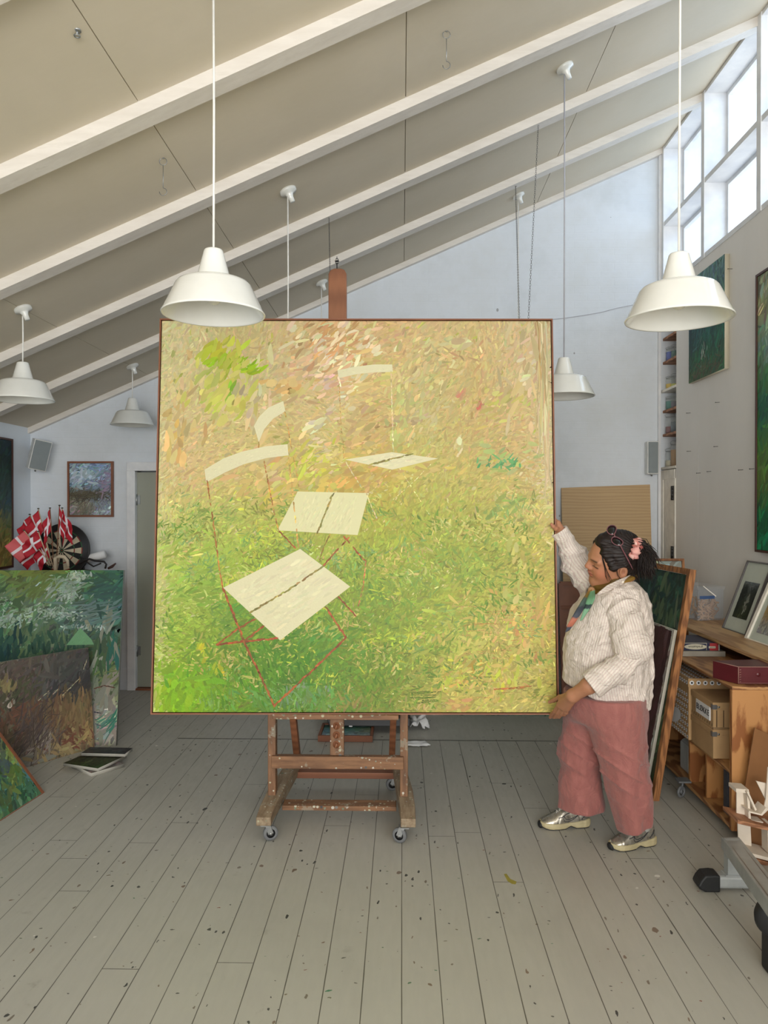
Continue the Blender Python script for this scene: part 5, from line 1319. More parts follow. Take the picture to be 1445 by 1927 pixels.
# ------------------------------------------------------------------ boxes with patterns built as raised print
def text_mesh(body, size, mat, parent, M, name='lettering', extrude=.0006):
    cu = bpy.data.curves.new(name, 'FONT'); cu.body = body; cu.size = size; cu.align_x = 'CENTER'; cu.align_y = 'CENTER'; cu.extrude = extrude
    ob = bpy.data.objects.new(name, cu); COL.objects.link(ob)
    dg = bpy.context.evaluated_depsgraph_get(); me = bpy.data.meshes.new_from_object(ob.evaluated_get(dg))
    bpy.data.objects.remove(ob); o = bpy.data.objects.new(name, me); COL.objects.link(o); me.materials.clear(); me.materials.append(mat)
    me.transform(M); o.parent = parent; return o
def cardbox(label, y0, y1, z0, z1, x0, x1, lidh, group='cardboard storage boxes in the shelf unit'):
    r = empty('storage_box', label, 'box', ((x0+x1)/2, (y0+y1)/2, z0), group=group)
    cx, cy = (x0+x1)/2, (y0+y1)/2
    b = MB(); b.box((x0-cx+.004, y0-cy+.004, 0), (x1-cx-.004, y1-cy-.004, z1-z0-.004)); b.build('box_body', MAT['card'], r, .002)
    b = MB(); b.box((x0-cx, y0-cy, z1-z0-lidh), (x1-cx, y1-cy, z1-z0)); b.build('lid', MAT['card'], r, .002)
    return r, x0-cx, y0-cy, x1-cx, y1-cy
bx0 = UX-.004
q = RX(1341, 1430, bx0); yn = q.y
yf = RX(1300, 1400, bx0).y
z_mid = RX(1341, 1373, bx0).z; z_top = RX(1341, 1322, bx0).z
x1 = bx0+.36
r1, a0, c0_, a1, c1 = cardbox('lower cardboard storage box, directly under the box labelled in black marker', yn, yf, SH, z_mid-.001, bx0, x1, .03)
r2, a0, c0_, a1, c1 = cardbox('cardboard storage box with printed stripes and a hand-lettered white label', yn, yf, z_mid, z_top, bx0, x1, .035)
hh = z_top-z_mid
# stripes printed on the two visible sides
b = MB(); 
for k in range(9): b.box((a0+.02+k*.036, c0_-.0004+.003, .012), (a0+.024+k*.036, c0_+.005, hh-.042))
for k in range(12): b.box((a0+.0032, c0_+.02+k*.03, .012), (a0+.0052, c0_+.0235+k*.03, .026))
b.box((a0+.0, c0_+.0030, .006), (a1, c0_+.005, .009)); b.build('printed_stripes', MAT['card_dark'], r2)
b = MB(); lw = min(.26, (c1-c0_)*.62); lz0, lz1 = hh*.34, hh*.95-.035; 
yl0 = c0_+(c1-c0_)*.12; b.box((a0-.0028, yl0, hh*.26), (a0+.003, yl0+lw, hh*.26+.072)); lab = b.build('paper_label', MAT['paper'], r2)
Mt = Matrix.Translation((a0-.0034, yl0+lw/2, hh*.26+.036)) @ Matrix.Rotation(-PI/2, 4, 'Z') @ Matrix.Rotation(PI/2, 4, 'X')
text_mesh('BLØKKE', .046, MAT['black'], lab, Mt)
for rr, h_ in ((r2, hh), (r1, z_mid-SH)):
    b = MB(); b.box((a0-.003, c0_-.003, h_-.036), (a0+.022, c0_+.02, h_-.012)); b.tube([(a0+.03, c0_-.003, h_-.024), (a0+.03, c0_+.002, h_-.024)], .006, 10); b.build('corner_clasp', MAT['steel'], rr)
# patterned box with eye motifs behind them
y2n = yf+.01; y2f = y2n+.42; zp = RX(1300, 1284, bx0).z
r3, a0, c0_, a1, c1 = cardbox('brown box printed all over with white-rimmed eyes, pushed behind the lettered box', y2n, y2f, SH+.003, min(zp+.02, UZ-.05), bx0-.012, x1, .05)
hh = min(zp+.02, UZ-.05)-SH-.003
W_ = MB(); K_ = MB(); rs = random.Random(4)
def spot(px_, py_, pz_, nx, R_):
    for bb, rr, off in ((W_, R_, .0006), (K_, R_*.45, .0014)):
        if nx == 'x': M = Matrix.Translation((px_-off, py_, pz_)) @ Matrix.Rotation(PI/2, 4, 'Y')
        elif nx == 'y': M = Matrix.Translation((px_, py_-off, pz_)) @ Matrix.Rotation(PI/2, 4, 'X')
        else: M = Matrix.Translation((px_, py_, pz_+off))
        bb.lathe([(.0001, .0003), (rr*.9, .0003), (rr, 0), (rr, -.0003)], 12, M, False)
for i in range(12):
    for j in range(8):
        y = c0_+.02+i*.034+(j % 2)*.014; z = .015+j*.034
        if z < hh-.06 and y < c1-.01: spot(a0+.004, y, z, 'x', .0105)
    spot(a0, c0_+.02+i*.034, hh-.026, 'x', .012)
    for j in range(9): spot(a0+.02+j*.038, c0_+.02+i*.034, hh, 'z', .012)
for j in range(9): spot(a0+.02+j*.038, c0_, hh-.025, 'y', .013)
W_.build('white_print', MAT['paper'], r3); K_.build('black_print', MAT['black'], r3)
# pale leaf shapes printed on its long side
b = MB()
for (yc, zc, s, t) in ((c0_+.30, hh*.62, .07, .3), (c0_+.22, hh*.25, .09, -.5), (c0_+.36, hh*.15, .06, .5)):
    pts = [(yc+s*math.cos(t)*math.cos(a)*1.3-s*.5*math.sin(a)*math.sin(t), zc+s*.8*math.sin(t)*math.cos(a)+s*.5*math.sin(a)*math.cos(t)) for a in [2*PI*i/16 for i in range(16)]]
    pts = [(min(max(y, c0_+.005), c1-.005), min(max(z, .004), hh-.055)) for y, z in pts]
    n0 = len(b.v); b.add([(a0+.0018, y, z) for y, z in pts]+[(a0+.0040, y, z) for y, z in pts], [tuple(range(16)), tuple(range(31, 15, -1))])
b.build('leaf_print', MAT['paper'], r3)

# flat grey box, blue print box, dark red case
ymid = FL(1365, 1236, UZ).y
xg = FL(1365, 1236, UZ).x
b = MB(); b.box((1.60, ymid, UZ+.001), (xg, ymid+.32, UZ+.032)); o = b.build('flat_box', simple('grey_card', (150, 144, 132), .6), bevel=.001); rebase(o, (1.78, ymid+.16, UZ)); tag(o, 'flat grey cardboard box lying crosswise on the shelf unit', 'box')
r = empty('paint_box', 'slim dark blue paint box with a cream oval, on the flat grey box', 'box', (1.76, ymid+.17, UZ+.033))
xb1 = P(1355, 1220, ymid+.02).x-1.76
b = MB(); b.box((-.17, -.15, 0), (xb1, .13, .045)); b.build('box_body', simple('navy_card', (26, 30, 60), .5), r, .001)
b = MB(); b.box((xb1-.062, -.1508, .0005), (xb1-.012, -.149, .0445)); b.build('red_patch', simple('red_print', (150, 36, 40), .5), r)
b = MB(); b.box((xb1-.010, -.1508, .0005), (xb1-.004, -.149, .0445)); b.box((xb1-.082, -.1508, .002), (xb1-.080, -.149, .043)); b.box((xb1-.068, -.1514, .014), (xb1-.028, -.150, .026)); b.box((-.17, -.1508, .0425), (xb1-.08, -.149, .0455)); b.build('white_print', simple('pale_print', (186, 180, 160), .5), r)
xo = (P(1311, 1217, ymid).x)-1.76
b = MB(); b.lathe([(.0001, .001), (1, .001), (1, 0)], 40, Matrix.Translation((xo, -.1506, .0225)) @ Matrix.Diagonal((.066, 1, .0165, 1)) @ Matrix.Rotation(PI/2, 4, 'X'), False); ov = b.build('oval_label', simple('cream_print', (190, 184, 162), .5), r)
text_mesh('graduation', .020, MAT['black'], ov, Matrix.Translation((xo, -.1521, .0225)) @ Matrix.Rotation(PI/2, 4, 'X') @ Matrix.Rotation(PI, 4, 'Z'))
text_mesh('oljefarve', .009, MAT['black'], r, Matrix.Translation((xb1-.048, -.1517, .020)) @ Matrix.Rotation(PI/2, 4, 'X'))
q = FL(1389, 1288, UZ); q2 = FL(1367, 1282, UZ)
r = empty('red_case', 'dark red leather case on the near end of the shelf unit', 'case', (q.x+.12, q.y+.1, UZ+.001))
ml = simple('oxblood_leather', (84, 26, 32), .35, .1)
b = MB(); b.hexa([(-.12, -.1, 0), (.26, -.1, 0), (.26, .12, 0), (-.19, .04, 0), (-.12, -.1, .09), (.26, -.1, .09), (.26, .12, .09), (-.19, .04, .09)]); b.build('case_body', ml, r, .003)
b = MB(); b.tube([(-.12, -.102, .088), (.26, -.102, .088)], .0016, 6); b.tube([(-.12, -.102, .088), (-.19, .04, .09)], .0016, 6); b.tube([(-.12, -.102, .004), (-.12, -.102, .088)], .0018, 6); b.tube([(-.12, -.102, .006), (.26, -.102, .006)], .001, 6)
for k in range(6): b.tube([(-.115, -.1035, .012+k*.012), (-.108, -.1035, .014+k*.012)], .0014, 6)
b.build('worn_edge', simple('worn_leather_edge', (150, 116, 104), .6), r)
b = MB(); b.lathe([(.001, .004), (.01, .003), (.012, 0)], 14, Matrix.Translation((-.02, -.1, .05)) @ Matrix.Rotation(PI/2, 4, 'X')); b.build('clasp', ml, r)

# ------------------------------------------------------------------ on the bench: framed pictures, clear bin
def pic(label, BL, BR, TL, frame, fw, fd, inner, grid, seed, ex):
    r, W, H = hang('framed_picture', label, BL, BR, TL, 'picture', 'framed pictures on the pine bench')
    frame_mesh(W, H, fw, fd, .01, r, MAT[frame], gap=-.002)
    b = MB(); b.box((0, .004, 0), (W, .018, H)); b.build('mount', simple('mount_board_%d' % seed, (186, 192, 180), .6, .03), r)
    (u0, v0, u1, v1) = inner
    o = canvas('print', W*(u1-u0), H*(v1-v0), .002, grid, 260, .025, .008, 1.2, r, seed, .15, .03, extras=ex(W*(u1-u0), H*(v1-v0)))
    o.location = (W*u0, .002, H*v0)
    return r
BLq = FL(1361, 1181, BZ+.001); BRq = FL(1403, 1195, BZ+.001); d = (BRq-BLq).normalized()
TLq = RX(1386, 1057, XR-.03); TLq = Vector((TLq.x, BLq.y, P(1386, 1057, BLq.y).z))
pic('grey-framed print of dark trees with a pale gap, propped on the pine bench', BLq, BRq, TLq, 'grey_metal', .008, .03, (.17, .19, .80, .72), [[(130,138,140),(120,128,132),(110,120,128)],[(34,44,38),(60,68,60),(30,40,34)],[(28,38,32),(70,80,64),(30,38,30)],[(30,38,26),(56,64,38),(36,44,26)],[(44,52,30),(70,76,44),(50,58,34)]], 61,
    lambda W, H: [('dabs', W*.62, H*.42, W*.05, H*.12, 26, (170, 176, 160), .03, .012, 1.5, .3), ('dabs', W*.2, H*.7, W*.1, H*.1, 40, (26, 34, 30), .03, .012, 1.2, .8)])
BLq = FL(1407, 1201, BZ+.001); BRq = BLq+d*.34
TLq = Vector((XR-.05, BLq.y, P(1443, 1080, BLq.y-.0).z))
pic('white-framed beach picture with an ochre patch, propped at the right photo edge', BLq, BRq, TLq, 'white_paint', .028, .032, (.16, .12, .86, .92), [[(160,170,160),(160,170,160)],[(150,130,90),(150,120,80)],[(176,140,70),(170,130,60)],[(180,146,80),(176,140,70)],[(176,170,150),(180,172,150)],[(160,160,166),(164,160,160)]], 62,
    lambda W, H: [('dabs', W*.2, H*.6, W*.08, H*.03, 16, (40, 96, 60), .03, .014, .3, .6), ('dabs', W*.6, H*.58, W*.2, H*.03, 20, (170, 70, 40), .03, .012, .1, .6)])
# clear bin with wooden pegs
qn = FL(1344, 1169, BZ); w, l, h = .20, .27, .215
cx, cy = qn.x-.045, qn.y+.16
mb = NT('clear_plastic'); mb.p(Roughness=.12, Alpha=.13); mb.col((.62, .68, .76)); MAT['clear'] = mb.mat
r = empty('plastic_bin', 'clear lidded plastic bin full of wooden wedges at the far end of the bench', 'bin', (cx, cy, BZ+.001), (0, 0, math.radians(14)))
b = MB(); t = .003
b.box((-w/2, -l/2, 0), (w/2, l/2, t)); b.box((-w/2, -l/2, t), (-w/2+t, l/2, h)); b.box((w/2-t, -l/2, t), (w/2, l/2, h)); b.box((-w/2, -l/2, t), (w/2, -l/2+t, h)); b.box((-w/2, l/2-t, t), (w/2, l/2, h))
b.build('bin_body', MAT['clear'], r)
b = MB(); b.box((-w/2-.008, -l/2-.008, h), (w/2+.008, l/2+.008, h+.022)); b.build('lid', MAT['clear'], r, .004)
b = MB(); b.box((-w/2+.012, -l/2-.0012, h*.70), (w/2-.07, -l/2-.0002, h*.80)); b.build('blue_label', simple('blue_label', (70, 96, 140), .5), r)
rs = random.Random(9)
Mr = Matrix.Translation(r.location) @ Matrix.Rotation(math.radians(14), 4, 'Z')
peg = MB(); peg.hexa([(-.006, -.055, -.005), (.006, -.055, -.005), (.006, .055, -.001), (-.006, .055, -.001), (-.006, -.055, .005), (.006, -.055, .005), (.006, .055, .001), (-.006, .055, .001)]); PEG = peg.mesh('wooden_wedge', simple('wedge_wood', (178, 140, 98), .6, .2, 30))
for k in range(66):
    o = bpy.data.objects.new('wooden_wedge', PEG); COL.objects.link(o)
    p = Vector((rs.uniform(-w/2+.035, w/2-.035), rs.choice([-1, 1, 0])*0+rs.uniform(-l/2+.02, l/2-.06) if k > 30 else -l/2+.016+.012*rs.random(), .012+.125*(k % 31)/31 if k <= 30 else .015+.12*rs.random()))
    M = Mr @ Matrix.Translation(p) @ (Matrix.Rotation(rs.uniform(0, PI*2), 4, 'Y') @ Matrix.Rotation(PI/2+rs.uniform(-.15, .15), 4, 'Z') @ Matrix.Rotation(0, 4, 'X')) @ Matrix.Diagonal((.95, .62, 1.3, 1))
    o.matrix_world = M; tag(o, 'small wooden canvas wedge in the clear plastic bin', 'wedge', 'wooden wedges in the clear bin')
q0 = P(1323, 1106, cy-.19)+Vector((0, 0, .012)); q1 = P(1347, 1122, cy-.21)
b = MB(); b.bar(q0, q1, .012, .006); o = b.build('white_stick', MAT['white_paint']); rebase(o, q1); tag(o, 'flat white stick leaning across the clear plastic bin', 'stick')

# ------------------------------------------------------------------ lower right: cardboard and a white paper model
Yc = UY0-.08
b = MB(); p_ = [P(x, y, Yc) for x, y in ((1400, 1495), (1420, 1370), (1470, 1392), (1470, 1600), (1404, 1600))]
b.add([tuple(v) for v in p_]+[tuple(v+Vector((.0, .008, 0))) for v in p_], [(0, 1, 2, 3, 4), (9, 8, 7, 6, 5)]+[(i, 5+i, 5+(i+1) % 5, (i+1) % 5) for i in range(5)])
o = b.build('cardboard_sheet', simple('brown_board', (128, 86, 48), .8, .06)); rebase(o, (p_[0].x, Yc, 0)); tag(o, 'brown cardboard sheet propped against the end of the shelf unit', 'board')
r = empty('paper_model', 'white card building model with wooden floors at the lower right edge', 'model', (P(1400, 1600, 3.55).x, 3.55, 0))
def ppoly(b, pts, Y0, Y1):
    a = [P(x, y, Y0) for x, y in pts]; n = len(a)
    b.add([tuple(v) for v in a]+[(v.x, Y1, v.z) for v in a], [tuple(range(n)), tuple(range(2*n-1, n-1, -1))]+[(i, n+i, n+(i+1) % n, (i+1) % n) for i in range(n)])
b = MB(); ppoly(b, [(1386, 1485), (1386, 1546), (1405, 1548), (1403, 1485)], 3.56, 3.567); ppoly(b, [(1388, 1549), (1390, 1602), (1415, 1612), (1412, 1553)], 3.56, 3.567)
b2 = MB()
for pts, y0, y1 in (([(1385, 1484), (1409, 1486), (1409, 1493), (1385, 1491)], 3.52, 3.60), ([(1405, 1490), (1421, 1526), (1424, 1524), (1408, 1489)], 3.50, 3.56), ([(1405, 1490), (1409, 1545), (1413, 1545), (1410, 1490)], 3.52, 3.56),
                    ([(1409, 1526), (1432, 1532), (1441, 1520), (1444, 1522), (1434, 1535), (1409, 1529)], 3.48, 3.56), ([(1408, 1543), (1436, 1547), (1436, 1549), (1408, 1546)], 3.50, 3.56),
                    ([(1423, 1470), (1441, 1474), (1443, 1500), (1440, 1504)], 3.52, 3.528), ([(1441, 1504), (1445, 1445), (1450, 1440), (1450, 1520), (1434, 1535)], 3.50, 3.507), ([(1415, 1612), (1445, 1620), (1470, 1626), (1470, 1620), (1415, 1606)], 3.46, 3.60),
                    ([(1444, 1550), (1450, 1550), (1450, 1610), (1445, 1605)], 3.5, 3.56)):
    ppoly(b2, pts, y0, y1)
wc = simple('white_card', (214, 202, 186), .7, .05)
o = rel(b, 'side_wall', wc, r); o = rel(b2, 'folded_card', wc, r)
b = MB(); ppoly(b, [(1388, 1543), (1445, 1556), (1470, 1560), (1470, 1567), (1445, 1563), (1388, 1550)], 3.46, 3.62); rel(b, 'upper_floor', 'shelf_wood', r)
b = MB(); ppoly(b, [(1415, 1614), (1470, 1630), (1470, 1637), (1415, 1622)], 3.46, 3.62); ppoly(b, [(1390, 1604), (1400, 1607), (1400, 1640), (1390, 1640)], 3.58, 3.61); rel(b, 'lower_floor', 'shelf_wood', r)
b = MB(); q = P(1395, 1640, 3.6); b.box((q.x, 3.57, 0), (q.x+.2, 3.62, q.z+.02)); rel(b, 'base', 'shelf_wood', r)

# ------------------------------------------------------------------ steel frame with rubber feet at the lower right
F0 = FL(1311, 1676); F1 = FL(1440, 1684)
r = empty('steel_frame', 'grey steel exercise machine base with black rubber feet at the lower right corner', 'frame', (F0.x+.3, F0.y, 0))
b = MB(); yb = F0.y+.02
b.box((F0.x+.07, yb-.03, .012), (F0.x+.62, yb+.03, .066)); rel(b, 'cross_foot', 'grey_paint', r, .012)
b = MB(); xs = F0.x; 
prof = [(.0, .026), (.012, .05), (.03, .072), (.07, .075), (.095, .072), (.095, .0), (.03, .0), (.008, .012)]
b.prism([(xs+x, z) for x, z in prof], yb-.038, yb+.038); rel(b, 'rubber_foot', 'rubber', r, .008)
pb = P(1380, 1650, yb).x
b = MB(); b.box((pb-.033, yb-.022, .06), (pb+.03, yb+.022, .21)); b.box((pb-.045, yb-.028, .064), (pb+.042, yb+.028, .07)); rel(b, 'post', 'grey_paint', r, .003)
# long beam coming forward
fl_ = P(1357, 1575, yb+.05); fr2 = P(1391, 1575, yb+.05); wbm = fr2.x-fl_.x
e = P(1453, 1722, 2.62)
top0 = fl_.z; 
n0 = Vector((fl_.x, yb+.05, fl_.z)); n1 = P(1462, 1718, 2.45); 
hbeam = .05
vs = [(n1.x, n1.y, n1.z-hbeam*1.2), (n1.x+wbm, n1.y, n1.z-hbeam*1.2), (n0.x+wbm, n0.y, n0.z-hbeam), (n0.x, n0.y, n0.z-hbeam), (n1.x, n1.y, n1.z), (n1.x+wbm, n1.y, n1.z), (n0.x+wbm, n0.y, n0.z), (n0.x, n0.y, n0.z)]
b = MB(); b.hexa(vs); rel(b, 'beam', 'grey_paint', r, .003)
b = MB(); b.bar(n0+Vector((.012, -.02, .001)), n1+Vector((.012, .0, .001)), .004, .003); b.bar(n0+Vector((wbm-.02, -.02, .001)), n1+Vector((wbm-.02, 0, .001)), .004, .003); rel(b, 'rail_groove', 'steel', r)
q = P(1452, 1726, 2.66); b = MB(); R_ = .062
Mw = Matrix.Translation((q.x+.005, 2.66, q.z)) @ Matrix.Rotation(-.5, 4, 'Z') @ Matrix.Rotation(PI/2, 4, 'X')
b.lathe([(.001, -.05), (R_*.7, -.05), (R_*.95, -.03), (R_, 0), (R_*.95, .03), (R_*.7, .045), (.001, .045)], 32, Mw); rel(b, 'end_cap', 'rubber', r)
b = MB(); b.box((q.x-.02, 2.63, 0), (q.x+.1, 2.70, q.z)); rel(b, 'rear_foot', 'rubber', r, .01)
# ================================================================== PERSON (signed-distance shapes turned into smooth meshes)
def surfnet(f, lo, hi, h):
    lo = np.array(lo, float); hi = np.array(hi, float)
    n = np.ceil((hi-lo)/h).astype(int)+1
    ax = [lo[i]+h*np.arange(n[i]) for i in range(3)]
    Xg, Yg, Zg = np.meshgrid(*ax, indexing='ij')
    v = f(Xg, Yg, Zg); s = v < 0
    c = np.zeros((n[0]-1, n[1]-1, n[2]-1), int)
    for i in (0, 1):
        for j in (0, 1):
            for k in (0, 1): c += s[i:n[0]-1+i, j:n[1]-1+j, k:n[2]-1+k]
    act = (c > 0) & (c < 8)
    idx = -np.ones(act.shape, int); idx[act] = np.arange(act.sum())
    ci = np.argwhere(act)
    acc = np.zeros((len(ci), 3)); cnt = np.zeros(len(ci))
    corners = [(i, j, k) for i in (0, 1) for j in (0, 1) for k in (0, 1)]
    for a in corners:
        for ax_ in range(3):
            if a[ax_] == 1: continue
            b = list(a); b[ax_] = 1
            va = v[ci[:, 0]+a[0], ci[:, 1]+a[1], ci[:, 2]+a[2]]; vb = v[ci[:, 0]+b[0], ci[:, 1]+b[1], ci[:, 2]+b[2]]
            m = (va < 0) != (vb < 0)
            t = np.where(m, va/np.where(m, va-vb, 1), 0)
            p = np.tile(np.array(a, float), (len(ci), 1)); p[:, ax_] += t
            acc[m] += p[m]; cnt[m] += 1
    V = lo+(ci+acc/cnt[:, None])*h
    Q = []
    for ax_ in range(3):
        o = [0, 0, 0]; o[ax_] = 1
        a = s[:n[0]-o[0], :n[1]-o[1], :n[2]-o[2]]; b = s[o[0]:, o[1]:, o[2]:]
        e = np.argwhere(a != b)
        u, w = (ax_+1) % 3, (ax_+2) % 3
        ok = (e[:, u] > 0) & (e[:, w] > 0) & (e[:, u] < n[u]-1) & (e[:, w] < n[w]-1); e = e[ok]
        if not len(e): continue
        def cell(du, dw):
            q = e.copy(); q[:, u] -= du; q[:, w] -= dw; return idx[q[:, 0], q[:, 1], q[:, 2]]
        quad = np.stack([cell(1, 1), cell(0, 1), cell(0, 0), cell(1, 0)], 1)
        ins = s[e[:, 0], e[:, 1], e[:, 2]]
        quad[~ins] = quad[~ins][:, ::-1]
        Q.append(quad)
    Q = np.concatenate(Q); Q = Q[(Q >= 0).all(1)]
    return V, Q

def np_mesh(name, parts, mat, parent=None, base=None, cols=None, attrs=None, smooth=True):
    V = np.concatenate([p[0] for p in parts]); off = 0; Qs = []
    for p in parts: Qs.append(p[1]+off); off += len(p[0])
    Q = np.concatenate(Qs)
    co = V-(np.array(base) if base is not None else 0)
    me = bpy.data.meshes.new(name)
    me.vertices.add(len(V)); me.vertices.foreach_set('co', co.astype(np.float32).ravel())
    me.loops.add(len(Q)*4); me.loops.foreach_set('vertex_index', Q.astype(np.int32).ravel())
    me.polygons.add(len(Q)); me.polygons.foreach_set('loop_start', (np.arange(len(Q))*4).astype(np.int32))
    me.polygons.foreach_set('use_smooth', np.ones(len(Q), bool))
    me.update(calc_edges=True); me.validate()
    if cols is not None: set_col(me, cols(V) if callable(cols) else cols)
    if attrs:
        for k, fn in attrs.items():
            a = me.attributes.new(k, 'FLOAT', 'POINT'); a.data.foreach_set('value', fn(V).astype(np.float32))
    me.materials.append(mat)
    o = bpy.data.objects.new(name, me); COL.objects.link(o)
    if parent: o.parent = parent
    return o

def smin(a, b, k): 
    h = np.maximum(k-np.abs(a-b), 0)/k; return np.minimum(a, b)-h*h*k*.25
def smax(a, b, k): return -smin(-a, -b, k)
def cap(X, Y, Z, a, b, ra, rb):
    a = np.array(a, float); b = np.array(b, float); d = b-a; L2 = (d*d).sum()
    t = np.clip(((X-a[0])*d[0]+(Y-a[1])*d[1]+(Z-a[2])*d[2])/L2, 0, 1)
    return np.sqrt((X-a[0]-d[0]*t)**2+(Y-a[1]-d[1]*t)**2+(Z-a[2]-d[2]*t)**2)-(ra+(rb-ra)*t)
def ell(X, Y, Z, c, r):
    k = np.sqrt(((X-c[0])/r[0])**2+((Y-c[1])/r[1])**2+((Z-c[2])/r[2])**2)+1e-9
    k2 = np.sqrt(((X-c[0])/r[0]**2)**2+((Y-c[1])/r[1]**2)**2+((Z-c[2])/r[2]**2)**2)+1e-9
    return k*(k-1)/k2
def J(x, y, Y): return np.array(P(x, y, Y))

def ankle(h, t):
    h, t = FL(*h), FL(*t); d = (t-h).normalized(); return np.array(h+d*.058)+np.array((0, .022, 0))
AN, AF = ankle((1234, 1590), (1150, 1604)), ankle((1110, 1556), (1016, 1560))
def up_(a, z): return a+np.array((0, 0, z))
PB = FL(1130, 1585); PBASE = np.array((1.05, 3.67, 0.0))
woman = empty('person', 'person in cream striped shirt and pink trousers steadying the edge of the big painting', 'person', tuple(PBASE))

def rows_sdf(rows, X, Y, Z, Yref):
    """rows: (ypx, xl, xr, cy, b) -> stacked ellipses"""
    zs = []; cx = []; a = []; cy = []; bb = []
    for (yp, xl, xr, c, b) in rows:
        l = J(xl, yp, Yref); r = J(xr, yp, Yref)
        zs.append(l[2]); cx.append((l[0]+r[0])/2); a.append((r[0]-l[0])/2); cy.append(c); bb.append(b)
    o = np.argsort(zs); g = lambda q: np.interp(Z, np.array(zs)[o], np.array(q)[o])
    CX, A, CY, B = g(cx), g(a), g(cy), g(bb)
    k = np.sqrt(((X-CX)/A)**2+((Y-CY)/B)**2)
    return (k-1)*np.minimum(A, B)*.9, min(zs), max(zs)
def sn(X, Y, Z, kx, ky, kz, ph): return np.sin(kx*X+ky*Y+kz*Z+ph)
def ridge(v): return 1-np.abs(v)
def fold_noise(X, Y, Z, seed, freq, n=5, aniso=(1, 1, .35)):
    rs = np.random.RandomState(int(seed)); out = 0
    for i in range(n):
        d = rs.normal(0, 1, 3)*np.array(aniso); d /= np.linalg.norm(d)
        w = 1.6*np.sin(freq*.35*(X*d[1]+Y*d[2]-Z*d[0])+rs.uniform(0, 6))
        out = out+ridge(np.sin(freq*rs.uniform(.6, 1.4)*(X*d[0]+Y*d[1]+Z*d[2])+w+rs.uniform(0, 6)))**2
    return out/n-.5

# ---- shirt body
shirt_rows = [(1080, 1150, 1188, 3.68, .07), (1092, 1128, 1198, 3.68, .125), (1103, 1112, 1209, 3.68, .175), (1117, 1098, 1218, 3.68, .20), (1137, 1083, 1226, 3.68, .21), (1160, 1070, 1231, 3.68, .215),
              (1200, 1060, 1231, 3.68, .215), (1235, 1057, 1228, 3.68, .215), (1265, 1056, 1230, 3.68, .215), (1300, 1054, 1230, 3.68, .215), (1345, 1054, 1223, 3.68, .21)]
def hem_z(X):
    a = J(1055, 1291, 3.55); b = J(1216, 1340, 3.55)
    return np.interp(X, [a[0], (a[0]+b[0])/2, b[0]], [a[2], a[2]*.45+b[2]*.55+.002, b[2]])
def f_shirt(X, Y, Z):
    d, z0, z1 = rows_sdf(shirt_rows, X, Y, Z, 3.67)
    fo = fold_noise(X, Y, Z, 3, 26, 6, (1, 1, .5))*.026+fold_noise(X, Y, Z, 8, 60, 5, (1, .6, 1))*.010+.004*np.sin(34*X+9*Z+2*np.sin(9*Z))*np.clip((1.15-Z)/.4, 0, 1)
    d = d-fo
    # soft belly fold lines running to the far shoulder
    d = smax(d, (hem_z(X)+.004*np.sin(40*X)-Z), .012)
    # hollow hem
    inner, _, _ = rows_sdf(shirt_rows, X, Y, Z, 3.67)
    d = smax(d, -(np.maximum(inner+.045, Z-(hem_z(X)+.05))), .006)
    na, nb2 = J(1112, 1124, 3.6), J(1196, 1084, 3.6); nl = na[2]+(X-na[0])*(nb2[2]-na[2])/(nb2[0]-na[0])
    nk = cap(X, Y, Z, J(1150, 1112, 3.68), J(1158, 1070, 3.66), .070, .070)
    return smax(smax(d, -nk, .01), np.where(np.sqrt((X-NCX)**2+(Y-3.67)**2) < .125, Z-nl, -9.), .012)
NCX = J(1152, 1100, 3.67)[0]
def shirt_u(V): return .235*np.arctan2(V[:, 0]-NCX, 3.70-V[:, 1])+.03*np.sin(V[:, 2]*9)
lo = (J(1045, 1350, 3.67)[0]-.02, 3.38, J(1100, 1345, 3.67)[2]-.02); hi = (J(1240, 1080, 3.67)[0]+.02, 3.95, J(1100, 1075, 3.67)[2]+.02)
shirt = surfnet(f_shirt, lo, hi, .0058)
m = NT('striped_cotton')
at = m.n('ShaderNodeAttribute', attribute_name='su')
ph = m.math('FRACT', m.math('MULTIPLY', at.outputs['Fac'], 1/.0125))
st = m.math('MULTIPLY', m.math('LESS_THAN', ph, .42), .75)
n1 = m.noise(m.coord(), 30, 3)
m.col(m.mix(st, m.ramp(n1, [(.3, lin((218, 208, 197))), (.7, lin((228, 219, 209)))]), lin((204, 184, 178)))).rough(.85)
m.bump(m.noise(m.coord((1, 1, 1)), 17, 6, .62, 1.6), .75, .03)
MAT['shirt'] = m.mat
so = np_mesh('shirt', [shirt], MAT['shirt'], woman, PBASE, attrs={'su': shirt_u}); so['label'] = 'loose cream shirt with fine pink stripes'

